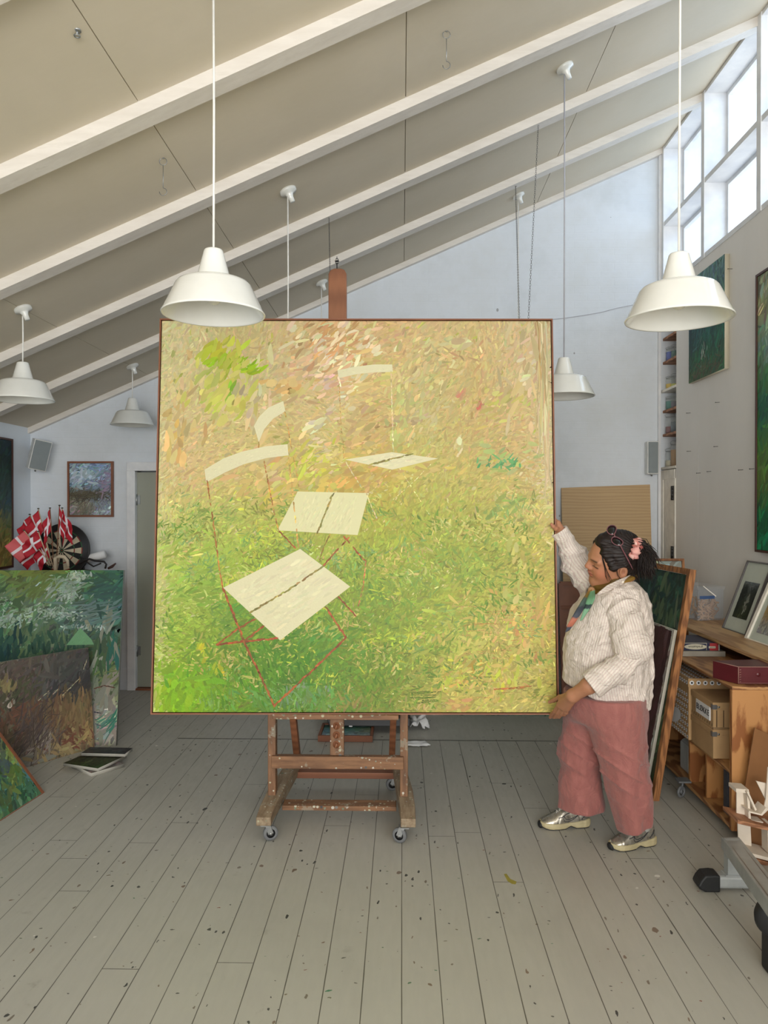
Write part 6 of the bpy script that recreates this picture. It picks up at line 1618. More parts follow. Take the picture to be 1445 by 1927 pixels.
def sleeve(name, pts, rads, seed, amp, bunch, cuff=None, lobe=None, h=.0052):
    pts = [np.array(p) for p in pts]
    def f(X, Y, Z):
        d = None
        for a, b, ra, rb in zip(pts[:-1], pts[1:], rads[:-1], rads[1:]):
            c = cap(X, Y, Z, a, b, ra, rb); d = c if d is None else smin(d, c, .04)
        # bunching rings across the arm
        ax = pts[-1]-pts[0]; ax = ax/np.linalg.norm(ax)
        s = (X-pts[0][0])*ax[0]+(Y-pts[0][1])*ax[1]+(Z-pts[0][2])*ax[2]
        w = np.sin(13*X+5*Z)+np.sin(17*Y+9*Z+1.3)
        d = d-amp*(ridge(np.sin(bunch*s+1.3*w+seed))**1.6-.4)-fold_noise(X, Y, Z, seed, 30, 5, (1, 1, 1))*amp*1.4
        if lobe is not None: d = smin(d, ell(X, Y, Z, lobe[0], lobe[1]), .05)
        if cuff is not None:
            c0, c1, r_ = cuff
            q = cap(X, Y, Z, c0, c1, r_, r_*1.04); d = smin(d, q, .012)
            axc = (np.array(c1)-np.array(c0)); axc = axc/np.linalg.norm(axc)
            pl = (X-c1[0])*axc[0]+(Y-c1[1])*axc[1]+(Z-c1[2])*axc[2]
            d = smax(d, pl-.004, .005)
            hole = cap(X, Y, Z, np.array(c1)-axc*.03, np.array(c1)+axc*.06, r_*.72, r_*.8); d = smax(d, -hole, .004)
        return d
    P_ = np.array(pts); R_ = max(rads)+.05
    return surfnet(f, P_.min(0)-R_, P_.max(0)+R_, h)
def perp_u(a, b):
    a = np.array(a); d = np.array(b)-a; d /= np.linalg.norm(d); n = np.cross(d, (0, 1, 0)); n /= np.linalg.norm(n); w = np.cross(d, n)
    return lambda V: (V-a) @ n*1.0+(V-a) @ w*.35
# near arm, hanging then bent forward to the lower corner
S0, S1, S2 = J(1172, 1152, 3.53), J(1188, 1212, 3.44), J(1128, 1277, 3.42)
ns1 = sleeve('n', [S0, S1], [.092, .086], 2.0, .011, 42, lobe=(J(1193, 1222, 3.45), (.085, .075, .06)))
o = np_mesh('sleeve', [ns1], MAT['shirt'], woman, PBASE, attrs={'su': perp_u(S0, S1)})
ns2 = sleeve('n2', [J(1190, 1232, 3.43), J(1160, 1262, 3.42), S2], [.064, .060, .054], 5.0, .011, 60, cuff=(J(1134, 1274, 3.418), J(1112, 1290, 3.42), .063))
o = np_mesh('rolled_sleeve', [ns2], MAT['shirt'], woman, PBASE, attrs={'su': perp_u(S1, S2)})
# far arm raised to the edge
T0, T1, T2 = J(1122, 1112, 3.80), J(1084, 1056, 3.87), J(1060, 1012, 3.85)
fs = sleeve('f', [T0, T1, T2], [.088, .076, .048], 9.0, .012, 48, cuff=(J(1062, 1014, 3.85), J(1052, 999, 3.845), .045))
o = np_mesh('raised_sleeve', [fs], MAT['shirt'], woman, PBASE, attrs={'su': perp_u(T0, T2)})
# collar flap
def ribbon(pts, widths, updirs, th=.004, n_w=5, curl=0.0):
    pts = [np.array(p, float) for p in pts]; V = []; Q = []
    T = np.linspace(0, 1, 28); src = np.linspace(0, 1, len(pts))
    ctr = np.stack([np.interp(T, src, [p[i] for p in pts]) for i in range(3)], 1); 
    for _ in range(3): ctr[1:-1] = (ctr[:-2]+ctr[1:-1]*2+ctr[2:])/4
    up = np.stack([np.interp(T, src, [u[i] for u in updirs]) for i in range(3)], 1); wd = np.interp(T, src, widths)
    for i in range(28):
        u = up[i]/np.linalg.norm(up[i]); t = ctr[min(i+1, 27)]-ctr[max(i-1, 0)]; t = t/np.linalg.norm(t); nn = np.cross(t, u)
        for s in (1, -1):
            for k in range(n_w):
                a = k/(n_w-1)-.5; a_ = a*s
                V.append(ctr[i]+u*wd[i]*a_+nn*(s*th/2+curl*(a*a)*wd[i]))
    m_ = 2*n_w
    for i in range(27):
        for k in range(m_): Q.append([i*m_+k, i*m_+(k+1) % m_, (i+1)*m_+(k+1) % m_, (i+1)*m_+k])
    for i in (0, 27):
        for k in range(n_w-1): Q.append([i*m_+k, i*m_+k+1, i*m_+m_-2-k, i*m_+m_-1-k])
    return np.array(V), np.array(Q)
col_ = ribbon([J(1124, 1118, 3.50), J(1138, 1110, 3.50), J(1160, 1100, 3.53), J(1184, 1090, 3.60), J(1190, 1083, 3.68), J(1176, 1078, 3.76)], [.012, .045, .05, .05, .05, .05], [(0.3, -.4, 1)]*6, .004)
o = np_mesh('collar', [col_], MAT['shirt'], woman, PBASE, attrs={'su': lambda V: V[:, 2]*1.0+V[:, 0]*.3})
pl = ribbon([J(1118, 1120, 3.475), J(1092, 1165, 3.455), J(1079, 1225, 3.50), J(1076, 1288, 3.52)], [.03, .032, .032, .032], [(1, .3, .3)]*4, .004)

# ---- trousers
far_rows = [(1305, 1066, 1150, 3.72, .16), (1350, 1057, 1150, 3.76, .14), (1385, 1055, 1146, 3.78, .125), (1412, 1050, 1138, 3.79, .12), (1428, 1051, 1135, 3.79, .12), (1446, 1056, 1132, 3.79, .115), (1485, 1048, 1136, 3.79, .12), (1512, 1049, 1140, 3.79, .12), (1545, 1051, 1137, 3.79, .115)]
near_rows = [(1305, 1085, 1210, 3.63, .20), (1345, 1100, 1216, 3.60, .165), (1385, 1112, 1218, 3.59, .14), (1430, 1124, 1220, 3.59, .13), (1470, 1136, 1225, 3.58, .12), (1510, 1146, 1227, 3.58, .11), (1550, 1158, 1226, 3.58, .10), (1590, 1165, 1222, 3.58, .095)]
def f_tr(X, Y, Z):
    a, _, _ = rows_sdf(far_rows, X, Y, Z, 3.78); b, _, _ = rows_sdf(near_rows, X, Y, Z, 3.58)
    za = J(1090, 1530, 3.72)[2]; zb = J(1190, 1566, 3.52)[2]
    top = J(1100, 1300, 3.67)[2]
    fo1 = fold_noise(X, Y, Z, 12, 24, 5, (1, 1, .6))*.016; fo2 = fold_noise(X, Y, Z, 15, 24, 5, (1, 1, .45))*.016
    # knee creases and long vertical drape
    kn = .008*ridge(np.sin(38*(Z+.55*X)))**3*np.exp(-((Z-.42)/.13)**2)
    dr = .007*np.sin(52*X+6*np.sin(4*Z)+14*Y)*np.clip((.55-Z)/.5, 0, 1)
    a = a-fo1-kn-dr; b = b-fo2-kn*1.3-dr
    xs = (X-.95)*.05
    a = smax(a, za+xs*0-Z, .006); b = smax(b, zb+.02*np.sin(18*(X-1.1))-Z, .006)
    # hollow at the hems
    a0, _, _ = rows_sdf(far_rows, X, Y, Z, 3.78); b0, _, _ = rows_sdf(near_rows, X, Y, Z, 3.58)
    a = smax(a, -np.maximum(a0+.024, Z-za-.05), .004); b = smax(b, -np.maximum(b0+.024, Z-zb-.05), .004)
    w, _, _ = rows_sdf([(1290, 1064, 1214, 3.67, .2), (1320, 1062, 1214, 3.67, .2), (1352, 1070, 1214, 3.67, .18)], X, Y, Z, 3.67)
    w = smax(w-.003*np.sin(70*X)*0, J(1100, 1352, 3.67)[2]-Z, .03)
    d = smin(smin(a, b, .022), w, .05)
    return smax(d, Z-top, .01)
lo = (J(1040, 1560, 3.67)[0]-.02, 3.36, .03); hi = (J(1240, 1300, 3.67)[0], 3.98, J(1100, 1296, 3.67)[2]+.01)
tr_ = surfnet(f_tr, lo, hi, .0062)
m = NT('pink_cotton'); n1 = m.noise(m.coord((1, 1, .3)), 40, 4)
m.col(m.ramp(n1, [(.3, lin((140, 83, 78))), (.7, lin((153, 95, 88)))])).rough(.8).p(Sheen_Weight=.2)
m.bump(m.noise(m.coord((1, 1, .8)), 12, 6, .6, 1.6), .6, .022); MAT['trousers'] = m.mat
o = np_mesh('trousers', [tr_], MAT['trousers'], woman, PBASE); o['label'] = 'wide dusty pink cotton trousers'

# ---- head frame
HS = 1.16
HC = J(1160, 1056, 3.63)
Fv = np.array([-.985, -.06, -.10]); Fv /= np.linalg.norm(Fv)
Uv = np.array([0, -.40, .92]); Uv -= Fv*(Uv @ Fv); Uv /= np.linalg.norm(Uv)
Lv = np.cross(Uv, Fv)
if Lv[1] > 0: Lv = -Lv
def H2W(f, l, u): return HC+HS*(Fv*f+Lv*l+Uv*u)
def W2H(X, Y, Z):
    dx, dy, dz = (X-HC[0])/HS, (Y-HC[1])/HS, (Z-HC[2])/HS
    return dx*Fv[0]+dy*Fv[1]+dz*Fv[2], dx*Lv[0]+dy*Lv[1]+dz*Lv[2], dx*Uv[0]+dy*Uv[1]+dz*Uv[2]
NB = W2H(*J(1156, 1112, 3.67))
def f_head(X, Y, Z):
    f, l, u = W2H(X, Y, Z); s = np.abs(l)
    d = ell(f, l, u, (.012, 0, .035), (.098, .076, .093))
    d = smin(d, ell(f, l, u, (.054, 0, -.012), (.056, .056, .082)), .03)
    d = smin(d, ell(f, s, u, (.070, .032, -.030), (.032, .028, .032)), .025)      # cheeks
    d = smin(d, cap(f, s, u, (.008, .050, -.046), (.078, .014, -.084), .022, .020), .03)   # jaw
    d = smin(d, ell(f, l, u, (.088, 0, -.086), (.019, .022, .017)), .018)          # chin
    d = smin(d, ell(f, l, u, (.050, 0, -.082), (.050, .045, .024)), .03)           # under-chin
    d = smax(d, -ell(f, s, u, (.122, .034, .010), (.020, .017, .013)), .018)       # eye socket
    d = smin(d, ell(f, s, u, (.091, .032, .008), (.013, .0155, .0105)), .004)      # lids
    d = smin(d, cap(f, s, u, (.106, .014, .030), (.094, .048, .028), .008, .007), .016)    # brow
    d = smin(d, cap(f, l, u, (.106, 0, .026), (.124, 0, -.008), .0085, .0105), .010)   # nose bridge
    d = smin(d, ell(f, s, u, (.114, .012, -.013), (.012, .0075, .0085)), .007)     # wings
    d = smin(d, ell(f, l, u, (.108, 0, -.035), (.0125, .022, .0065)), .006)        # upper lip
    d = smin(d, ell(f, l, u, (.104, 0, -.0475), (.0125, .020, .0075)), .006)       # lower lip
    d = smax(d, -cap(f, l, u, (.1205, -.02, -.0405), (.1205, .02, -.0405), .0018, .0018), .003)
    e = ell(f, s, u, (-.002, .076, -.010), (.017, .0085, .027)); e = smin(e, ell(f, s, u, (.004, .073, -.034), (.009, .006, .009)), .008)
    e = smax(e, -ell(f, s, u, (.002, .086, -.008), (.009, .008, .015)), .005)
    d = smin(d, e, .006)
    n = cap(f, l, u, (-.018, 0, -.055), NB, .050, .056); d = smin(d, n, .03)
    return d*HS*.8
hb = np.array([H2W(f, l, u) for f in (-.12, .16) for l in (-.11, .11) for u in (-.20, .15)])
head = surfnet(f_head, hb.min(0), hb.max(0), .0031)

def finger(pts, r0, r1):
    return [(np.array(a), np.array(b), r0+(r1-r0)*i/(len(pts)-1), r0+(r1-r0)*(i+1)/(len(pts)-1)) for i, (a, b) in enumerate(zip(pts[:-1], pts[1:]))]
def f_hand(segs_palm, fingers, arm):
    def f(X, Y, Z):
        d = None
        for a, b, ra, rb in segs_palm+arm:
            c = cap(X, Y, Z, a, b, ra, rb); d = c if d is None else smin(d, c, .016)
        for fg in fingers:
            q = None
            for a, b, ra, rb in fg:
                c = cap(X, Y, Z, a, b, ra, rb); q = c if q is None else smin(q, c, .003)
            for a, b, ra, rb in fg[1:]:
                k = cap(X, Y, Z, a, a+1e-3, ra*1.07, ra*1.07); q = smin(q, k, .003)
            d = smin(d, q, .006)
        return d
    return f
# near hand: thumb on the front of the canvas, fingers curling under the corner
W_ = J(1078, 1309, 3.50); E_ = J(1132, 1272, 3.42)
arm = [(E_, J(1108, 1290, 3.44), .040, .036), (J(1108, 1290, 3.44), W_, .037, .0285)]
k1, k2, k3, k4 = J(1052, 1325, 3.61), J(1056, 1330, 3.60), J(1062, 1333, 3.585), J(1069, 1333, 3.57)
palm = [(W_, k1, .024, .0135), (W_, k2, .024, .0135), (W_, k3, .023, .013), (W_, k4, .022, .012), (J(1070, 1312, 3.54), J(1056, 1314, 3.60), .020, .013)]
fing = [finger([k1, J(1044, 1338, 3.68), J(1037, 1345, 3.755), J(1035, 1350, 3.785)], .0105, .0075),
        finger([k2, J(1049, 1341, 3.66), J(1044, 1349, 3.72), J(1041, 1350, 3.785)], .0105, .0075),
        finger([k3, J(1057, 1343, 3.64), J(1052, 1349, 3.69), J(1048, 1350, 3.74)], .010, .007),
        finger([k4, J(1066, 1341, 3.61), J(1062, 1345, 3.65), J(1058, 1346, 3.69)], .009, .0065),
        finger([J(1066, 1309, 3.56), J(1053, 1312, 3.63), J(1042, 1318, 3.69), J(1034, 1321, 3.722)], .0135, .0085)]
HP = np.array([W_, k1, k2, k3, k4]+[s[1] for g in fing for s in g]+[E_])
nh = surfnet(f_hand(palm, fing, arm), HP.min(0)-.05, HP.max(0)+.05, .0026)
# far hand on the upper right edge, fingers wrapping behind
W2 = J(1055, 1004, 3.85); E2 = J(1070, 1030, 3.86)
arm2 = [(E2, W2, .036, .028)]
ks = [J(1050, 984, 3.855), J(1050, 989, 3.865), J(1050, 995, 3.872), J(1051, 1001, 3.876)]
palm2 = [(W2, ks[0], .024, .014), (W2, ks[1], .024, .014), (W2, ks[2], .023, .014), (W2, ks[3], .022, .013)]
fing2 = [finger([ks[0], J(1044, 979, 3.865), J(1038, 980, 3.875), J(1032, 984, 3.885)], .0108, .0075),
         finger([ks[1], J(1043, 986, 3.88), J(1037, 987, 3.888), J(1031, 990, 3.892)], .0108, .0075),
         finger([ks[2], J(1043, 993, 3.885), J(1037, 994, 3.89), J(1032, 996, 3.894)], .0102, .007),
         finger([ks[3], J(1044, 1000, 3.885), J(1039, 1002, 3.89), J(1035, 1003, 3.894)], .0092, .0065),
         finger([J(1052, 999, 3.835), J(1046, 995, 3.815), J(1041, 991, 3.806), J(1038, 987, 3.80)], .0125, .0085)]
HP = np.array([W2, E2]+ks+[s[1] for g in fing2 for s in g])
fh = surfnet(f_hand(palm2, fing2, arm2), HP.min(0)-.045, HP.max(0)+.045, .0026)
# trunk and limbs carried on inside the clothes
def f_core(X, Y, Z):
    d = ell(X, Y, Z, J(1148, 1180, 3.67), (.14, .15, .20)); d = smin(d, ell(X, Y, Z, J(1145, 1285, 3.68), (.16, .14, .17)), .08)
    d = smin(d, cap(X, Y, Z, J(1156, 1125, 3.67), J(1157, 1098, 3.66), .055, .052), .05)
    d = smin(d, cap(X, Y, Z, J(1120, 1320, 3.74), J(1097, 1440, 3.79), .08, .055), .05); d = smin(d, cap(X, Y, Z, J(1097, 1440, 3.79), up_(AF, .09), .055, .024), .02)
    d = smin(d, cap(X, Y, Z, J(1160, 1320, 3.62), J(1180, 1450, 3.59), .08, .055), .05); d = smin(d, cap(X, Y, Z, J(1180, 1450, 3.59), up_(AN, .09), .055, .024), .02)
    d = smin(d, cap(X, Y, Z, J(1168, 1145, 3.56), S1, .055, .045), .04); M1, M2 = J(1184, 1238, 3.44), J(1152, 1265, 3.42); d = smin(d, cap(X, Y, Z, S1, M1, .045, .042), .02); d = smin(d, cap(X, Y, Z, M1, M2, .042, .040), .02); d = smin(d, cap(X, Y, Z, M2, E_, .040, .038), .02)
    d = smin(d, cap(X, Y, Z, J(1125, 1120, 3.78), T1, .055, .044), .04); d = smin(d, cap(X, Y, Z, T1, E2, .044, .036), .02)
    return d
lo = (J(1040, 1560, 3.67)[0], 3.36, .06); hi = (J(1235, 1300, 3.67)[0], 3.95, J(1100, 1085, 3.67)[2])
core = surfnet(f_core, lo, hi, .011)
def skin_cols(V):
    base = np.tile(np.array([178, 126, 96.]), (len(V), 1))
    f, l, u = W2H(V[:, 0], V[:, 1], V[:, 2]); s = np.abs(l)
    inh = (f > -.1) & (f < .15) & (s < .1) & (u > -.11) & (u < .15)
    def g(cf, cs, cu, rf, rs_, ru): return np.exp(-(((f-cf)/rf)**2+((s-cs)/rs_)**2+((u-cu)/ru)**2))*inh
    def mixc(c, w):
        nonlocal base; w = np.clip(w, 0, 1)[:, None]; base = base*(1-w)+np.array(c, float)*w
    mixc((188, 112, 86), g(.080, .045, -.022, .03, .03, .024)*.7)
    mixc((190, 116, 92), g(.125, 0, -.010, .012, .02, .014)*.5)
    mixc((160, 84, 74), np.clip(g(.114, 0, -.041, .014, .019, .0095)*1.7, 0, .85))
    mixc((52, 36, 30), np.clip(g(.100, .034, .031, .02, .020, .0032)*1.6, 0, .8)*(s > .012)*(s < .052))
    mixc((40, 28, 26), np.clip(g(.098, .034, .0015, .018, .0165, .0022)*2, 0, .9)*(s > .016)*(s < .05))
    mixc((120, 74, 56), g(.0, .08, -.008, .008, .01, .012)*.6)
    mixc((120, 70, 56), np.clip(g(.1215, 0, -.0405, .01, .02, .0022)*1.5, 0, .8))
    # finger tips a little pinker
    for t in (fing+fing2):
        tip = t[-1][1]; w = np.exp(-((V-tip)**2).sum(1)/.012**2); mixc((196, 132, 112), w*.8)
    rs = np.random.RandomState(1)
    return to_lin(base)*.92
ms = NT('skin'); a_ = ms.n('ShaderNodeAttribute', attribute_name='Col'); nz = ms.noise(ms.coord(), 60, 4)
ms.col(ms.mix(ms.math('MULTIPLY', nz, .18), a_.outputs['Color'], lin((150, 96, 70)))).rough(.5).p(Subsurface_Weight=.08, Subsurface_Scale=.01, Specular_IOR_Level=.35)
ms.bump(ms.noise(ms.coord(), 220, 3), .12, .001); MAT['skin'] = ms.mat
body = np_mesh('body', [head, nh, fh, core], MAT['skin'], woman, PBASE, cols=skin_cols)

# ---- nails on the near hand
nb_ = MB()
for tipseg in (fing[4][-1], fing[0][-1]):
    a, b_ = Vector(tipseg[0]), Vector(tipseg[1]); d = (b_-a).normalized(); c = b_+Vector((0, -.0075, .001))
    n = 10; rim = [c+d*(.006*math.cos(2*PI*i/n))+Vector((0, 0, 1)).cross(d).cross(d).normalized()*(.0045*math.sin(2*PI*i/n)) for i in range(n)]
    nb_.add([tuple(c+Vector((0, -.0012, 0)))]+[tuple(r_) for r_ in rim], [(0, 1+i, 1+(i+1) % n) for i in range(n)], True)
o = nb_.build('fingernails', simple('fingernail', (206, 150, 130), .3), woman); o.data.transform(Matrix.Translation(-Vector(PBASE)))

# ---- hair
def f_hair(X, Y, Z):
    f, l, u = W2H(X, Y, Z); s = np.abs(l)
    d = ell(f, l, u, (-.004, 0, .036), (.106, .087, .104))
    d = smin(d, ell(f, l, u, (-.060, 0, .0), (.052, .064, .065)), .03)
    # keep behind the hairline
    hl = f*.80-u*.58-.006+.10*np.maximum(.0, s-.05)
    hl = smin(hl, 1e3+0*f, .01)
    d = smax(d, hl, .012)
    d = smax(d, -(u+.062), .02)
    pf = ell(f, l, u, (.062, .006, .104), (.034, .036, .027)); pf = smin(pf, ell(f, l, u, (.030, .004, .118), (.034, .032, .018)), .02)
    d = smin(d, pf, .018)
    # front sides swept down to the temple
    d = smin(d, cap(f, s, u, (.066, .042, .070), (.040, .070, .014), .022, .016), .012)
    d = smin(d, cap(f, s, u, (.040, .072, .014), (.000, .080, .030), .016, .022), .012)
    d = smax(d, -ell(f, s, u, (.006, .094, -.014), (.026, .034, .034)), .008)
    # combed strands toward the ponytail
    ang = np.arctan2(u-.07, f+.075)
    d = d-.0010*np.sin(ang*46+3*np.sin(l*60))-.0006*np.sin(ang*97+l*90)
    return d*HS*.8
hbx = np.array([H2W(f, l, u) for f in (-.14, .12) for l in (-.11, .11) for u in (-.09, .16)])
hair = surfnet(f_hair, hbx.min(0), hbx.max(0), .0030)
mh = NT('dark_hair'); nz = mh.noise(mh.coord((1, 1, 1)), 50, 3)
mh.col(mh.ramp(nz, [(.3, lin((20, 14, 13))), (.7, lin((38, 28, 25)))])).rough(.5).p(Specular_IOR_Level=.25); MAT['hair'] = mh.mat
np_mesh('hair', [hair], MAT['hair'], woman, PBASE)
# ponytail and loose strands
rs = random.Random(12)
b = MB()
root = Vector(H2W(-.048, .050, .076))
back_ = Vector((1, 0, 0)); dn = Vector((0, 0, -1)); cam_side = Vector((0, -1, 0))
for k in range(900):
    r0 = root+Vector((rs.gauss(0, .008), rs.gauss(0, .015), rs.gauss(0, .013)))
    reach = rs.uniform(.035, .082); drop = rs.uniform(.04, .125); side = rs.gauss(0, .022)
    if rs.random() < .10: reach *= 1.25; drop *= .55
    tip_curl = rs.uniform(-.005, .025)
    p0 = r0; p1 = r0+back_*reach*.55+Vector((0, side*.4, .018+rs.uniform(-.01, .012)))
    p2 = r0+back_*reach*.95+Vector((0, side*.8, -drop*.35)); p3 = r0+back_*(reach*.98+rs.uniform(-.02, .012))+Vector((0, side, -drop*.8)); p4 = p3+Vector((tip_curl, side*.3, -drop*.3))
    pts = [p0, p0.lerp(p1, .6), p1.lerp(p2, .35), p2.lerp(p3, .15), p2.lerp(p3, .6), p3, p4]
    w = rs.uniform(.0012, .0024) if k > 60 else .006
    b.tube(pts, [w, w*1.3, w*1.3, w*1.2, w, w*.7, w*.12], 5)
o = b.build('ponytail', MAT['hair'], woman); o.data.transform(Matrix.Translation(-Vector(PBASE)))
b = MB()
def strand(pp, w): b.tube([H2W(*p) for p in pp], [w*.8]+[w]*(len(pp)-2)+[w*.2], 5)
for k in range(7):
    j = rs.uniform(-.003, .003); strand([(.082+j, .048, .072), (.080+j, .060, .045), (.072+j, .066, .012), (.062+j*3, .068, -.020-.01*rs.random()), (.048+j*4, .070, -.050-.012*rs.random())], .0011)
for k in range(6):
    j = rs.uniform(-.004, .004); strand([(.030+j, .078, .03), (.028+j, .083, .0), (.022+j, .082, -.02), (.012+j*2, .082, -.040)], .0011)
for k in range(12):
    j = rs.uniform(-.01, .01); strand([(-.04+j, .06, -.03), (-.058+j, .062, -.055), (-.07+j*1.5, .06, -.085)], .0012)
o = b.build('loose_strands', MAT['hair'], woman); o.data.transform(Matrix.Translation(-Vector(PBASE)))
# scrunchie
n_, m_ = 40, 14; vs = []; fs_ = []; 
ax = Vector((.75, .05, -.35)).normalized(); q_ = ax.to_track_quat('Z', 'X').to_matrix()
for i in range(n_):
    a = 2*PI*i/n_; R_ = .036; 
    for j in range(m_):
        t = 2*PI*j/m_; rr = .020*(1+.28*math.sin(a*11+math.sin(t*2))+.12*math.sin(a*5+t*3))
        v = Vector(((R_+rr*math.cos(t))*math.cos(a), (R_+rr*math.cos(t))*math.sin(a), rr*math.sin(t)*1.15))
        vs.append(tuple(root+Vector((.002, 0, 0))+q_ @ v))
for i in range(n_):
    for j in range(m_): fs_.append((i*m_+j, ((i+1) % n_)*m_+j, ((i+1) % n_)*m_+(j+1) % m_, i*m_+(j+1) % m_))
b = MB(); b.add(vs, fs_, True)
mm = NT('floral_pink'); v = mm.n('ShaderNodeTexVoronoi'); mm.set(v.inputs['Vector'], mm.coord()); v.inputs['Scale'].default_value = 70
cl = mm.n('ShaderNodeSeparateColor', i_0=v.outputs['Color'])
mm.col(mm.ramp(cl.outputs[0], [(0, lin((206, 146, 140))), (.55, lin((214, 160, 150))), (.62, lin((140, 66, 60))), (.8, lin((190, 120, 110))), (1, lin((226, 190, 180)))])).rough(.8); MAT['floral'] = mm.mat
o = b.build('scrunchie', MAT['floral'], woman); o.data.transform(Matrix.Translation(-Vector(PBASE))); o['label'] = 'pink patterned scrunchie'
# sunglasses pushed up into the hair
gl = empty('sunglasses', None, None, tuple(np.array(H2W(0, 0, 0))-PBASE)); gl.parent = woman
GO = Vector(H2W(0, 0, 0))
ff, uu, ll = Vector(Fv), Vector(Uv), Vector(Lv)
xax = (ll*.95-uu*.31).normalized(); lensn = (ff*.18+uu*.95+ll*.31).normalized(); lensu = lensn.cross(xax).normalized()
if lensu.dot(ff) > 0: lensu = -lensu
LC = Vector(H2W(.027, .030, .137))
frm = MB(); lens = []
for sg in (1, -1):
    c = LC+xax*(sg*.038); pts = []
    for i in range(28):
        a = 2*PI*i/28; x = .029*math.cos(a)*(1+.06*math.cos(2*a)); y = .022*math.sin(a)
        if math.sin(a) > 0: y *= 1.0+.25*math.cos(a)*1
        pts.append(c+xax*(sg*x)+lensu*(y+.004*math.cos(a)))
    frm.tube(pts+[pts[0], pts[1]], .0026, 6, False)
    lb = MB(); lb.add([tuple(c+lensn*.001-GO)]+[tuple(p+lensn*.0-GO) for p in pts], [(0, 1+i, 1+(i+1) % 28) for i in range(28)], True); lens.append(lb)
    t0 = c+xax*(sg*.030)+lensu*.006
    frm.tube([t0, Vector(H2W(.012, sg*.080, .100)), Vector(H2W(-.012, sg*.094, .05)), Vector(H2W(-.028, sg*.094, .018)), Vector(H2W(-.034, sg*.090, .004))], [.0034, .0034, .003, .0028, .002], 6)
a, c = LC+xax*.013, LC-xax*.013; frm.tube([a, (a+c)/2+uu*.004, c], .0026, 6)
mg_ = simple('mauve_frame', (112, 72, 78), .25); ml_ = simple('dark_lens', (10, 10, 12), .08)
o = frm.build('frame', mg_, gl); o.data.transform(Matrix.Translation(-GO))
for lb in lens:
    o = lb.build('lens', ml_, gl); s_ = o.modifiers.new('s', 'SOLIDIFY'); s_.thickness = .0012
b = MB(); b.sphere(tuple(Vector(H2W(.004, .086, -.050))), .0085, 14)
o = b.build('pearl_earring', simple('pearl', (222, 214, 198), .15), woman); o.data.transform(Matrix.Translation(-Vector(PBASE)))

# ---- scarf
def scarf_cols(V, seed=0):
    pal = np.array([(150, 116, 52), (92, 104, 104), (112, 160, 120), (184, 110, 84), (70, 84, 92), (160, 130, 60), (60, 66, 60), (196, 140, 116)], float)
    k = (np.floor(V[:, 0]*38+V[:, 2]*17+seed)+3*np.floor(V[:, 2]*26-V[:, 0]*21+V[:, 1]*12)).astype(int) % len(pal)
    return to_lin(pal[k])*.7
mS = attr_mat('silk_scarf', .45, .2, 40)
def nb(name, parts, cols, label=None):
    o = np_mesh(name, parts, mS, sc_root, np.array(sc_root.location)+PBASE, cols=cols)
    if label: o['label'] = label
    return o
sc_root = empty('scarf', None, None, tuple(J(1112, 1108, 3.55)-PBASE)); sc_root.parent = woman
nc = J(1153, 1103, 3.67)
def f_sc(X, Y, Z):
    # a thick folded loop round the neck, lower at the front
    dx, dy = X-nc[0], (Y-nc[1]); r = np.sqrt((dx/1.12)**2+dy**2)
    zc = nc[2]+.012+.44*dx
    d = np.sqrt((r-.083)**2+((Z-zc)*.55)**2)-.0215
    d = d-.0035*np.sin(150*(Z-zc)+6*np.arctan2(dy, dx))
    return smin(d, ell(X, Y, Z, J(1113, 1112, 3.60), (.018, .022, .020)), .012)*.8
loop = surfnet(f_sc, nc-np.array([.15, .14, .13]), nc+np.array([.15, .14, .13]), .0036)
def loop_cols(V):
    a = np.arctan2(V[:, 1]-nc[1], V[:, 0]-nc[0]); h = V[:, 2]-nc[2]-.44*(V[:, 0]-nc[0])
    c = np.tile(np.array([150, 116, 50.]), (len(V), 1)); c[h < .002] = (86, 98, 100); c[(h < .006) & (h > .001)] = (176, 110, 70); c[(h > .022)] = (120, 92, 44)
    kn = ((V-J(1113, 1112, 3.60))**2).sum(1) < .024**2; c[kn] = (196, 150, 110)
    return to_lin(c)*.75
nb('neck_loop', [loop], loop_cols)
t1 = ribbon([J(1110, 1112, 3.57), J(1102, 1128, 3.535), J(1090, 1150, 3.52), J(1076, 1172, 3.53), J(1067, 1188, 3.56)], [.022, .042, .055, .05, .02], [(.8, -.3, .5)]*5, .006, 5, .25)
t2 = ribbon([J(1115, 1113, 3.555), J(1112, 1128, 3.50), J(1105, 1145, 3.485), J(1093, 1168, 3.485)], [.022, .042, .036, .010], [(1, -.1, .35)]*4, .006, 5, .25)
def c1(V):
    q = (V[:, 2]-J(1100, 1112, 3.5)[2]); c = np.tile(np.array([150, 118, 60.]), (len(V), 1)); c[q < -.075] = (74, 80, 92); c[(q < -.13)] = (196, 120, 96); c[q < -.175] = (84, 90, 104); c[(q > -.075) & (q < -.035)] = (92, 112, 108)
    return to_lin(c)*.75
def c2(V):
    q = (V[:, 2]-J(1100, 1112, 3.5)[2]); c = np.tile(np.array([112, 162, 124.]), (len(V), 1)); c[(q < -.062) & (q > -.082)] = (40, 60, 60); c[(q < -.082) & (V[:, 0] > np.interp(q, [-.15, -.08], [.875, .95]))] = (70, 92, 100)
    return to_lin(c)*.75
nb('long_tail', [t1], c1); nb('green_tail', [t2], c2, 'mint green scarf end')

# ---- socks
MAT['sock'] = simple('grey_sock', (176, 174, 168), .8)
for a_s, b_s in ((up_(AF, .17), up_(AF, .06)), (up_(AN, .16), up_(AN, .06))):
    bs = MB(); bs.tube([tuple(a_s-PBASE), tuple((a_s+b_s)/2-PBASE), tuple(b_s-PBASE)], [.034, .031, .026], 20); bs.build('sock', MAT['sock'], woman)
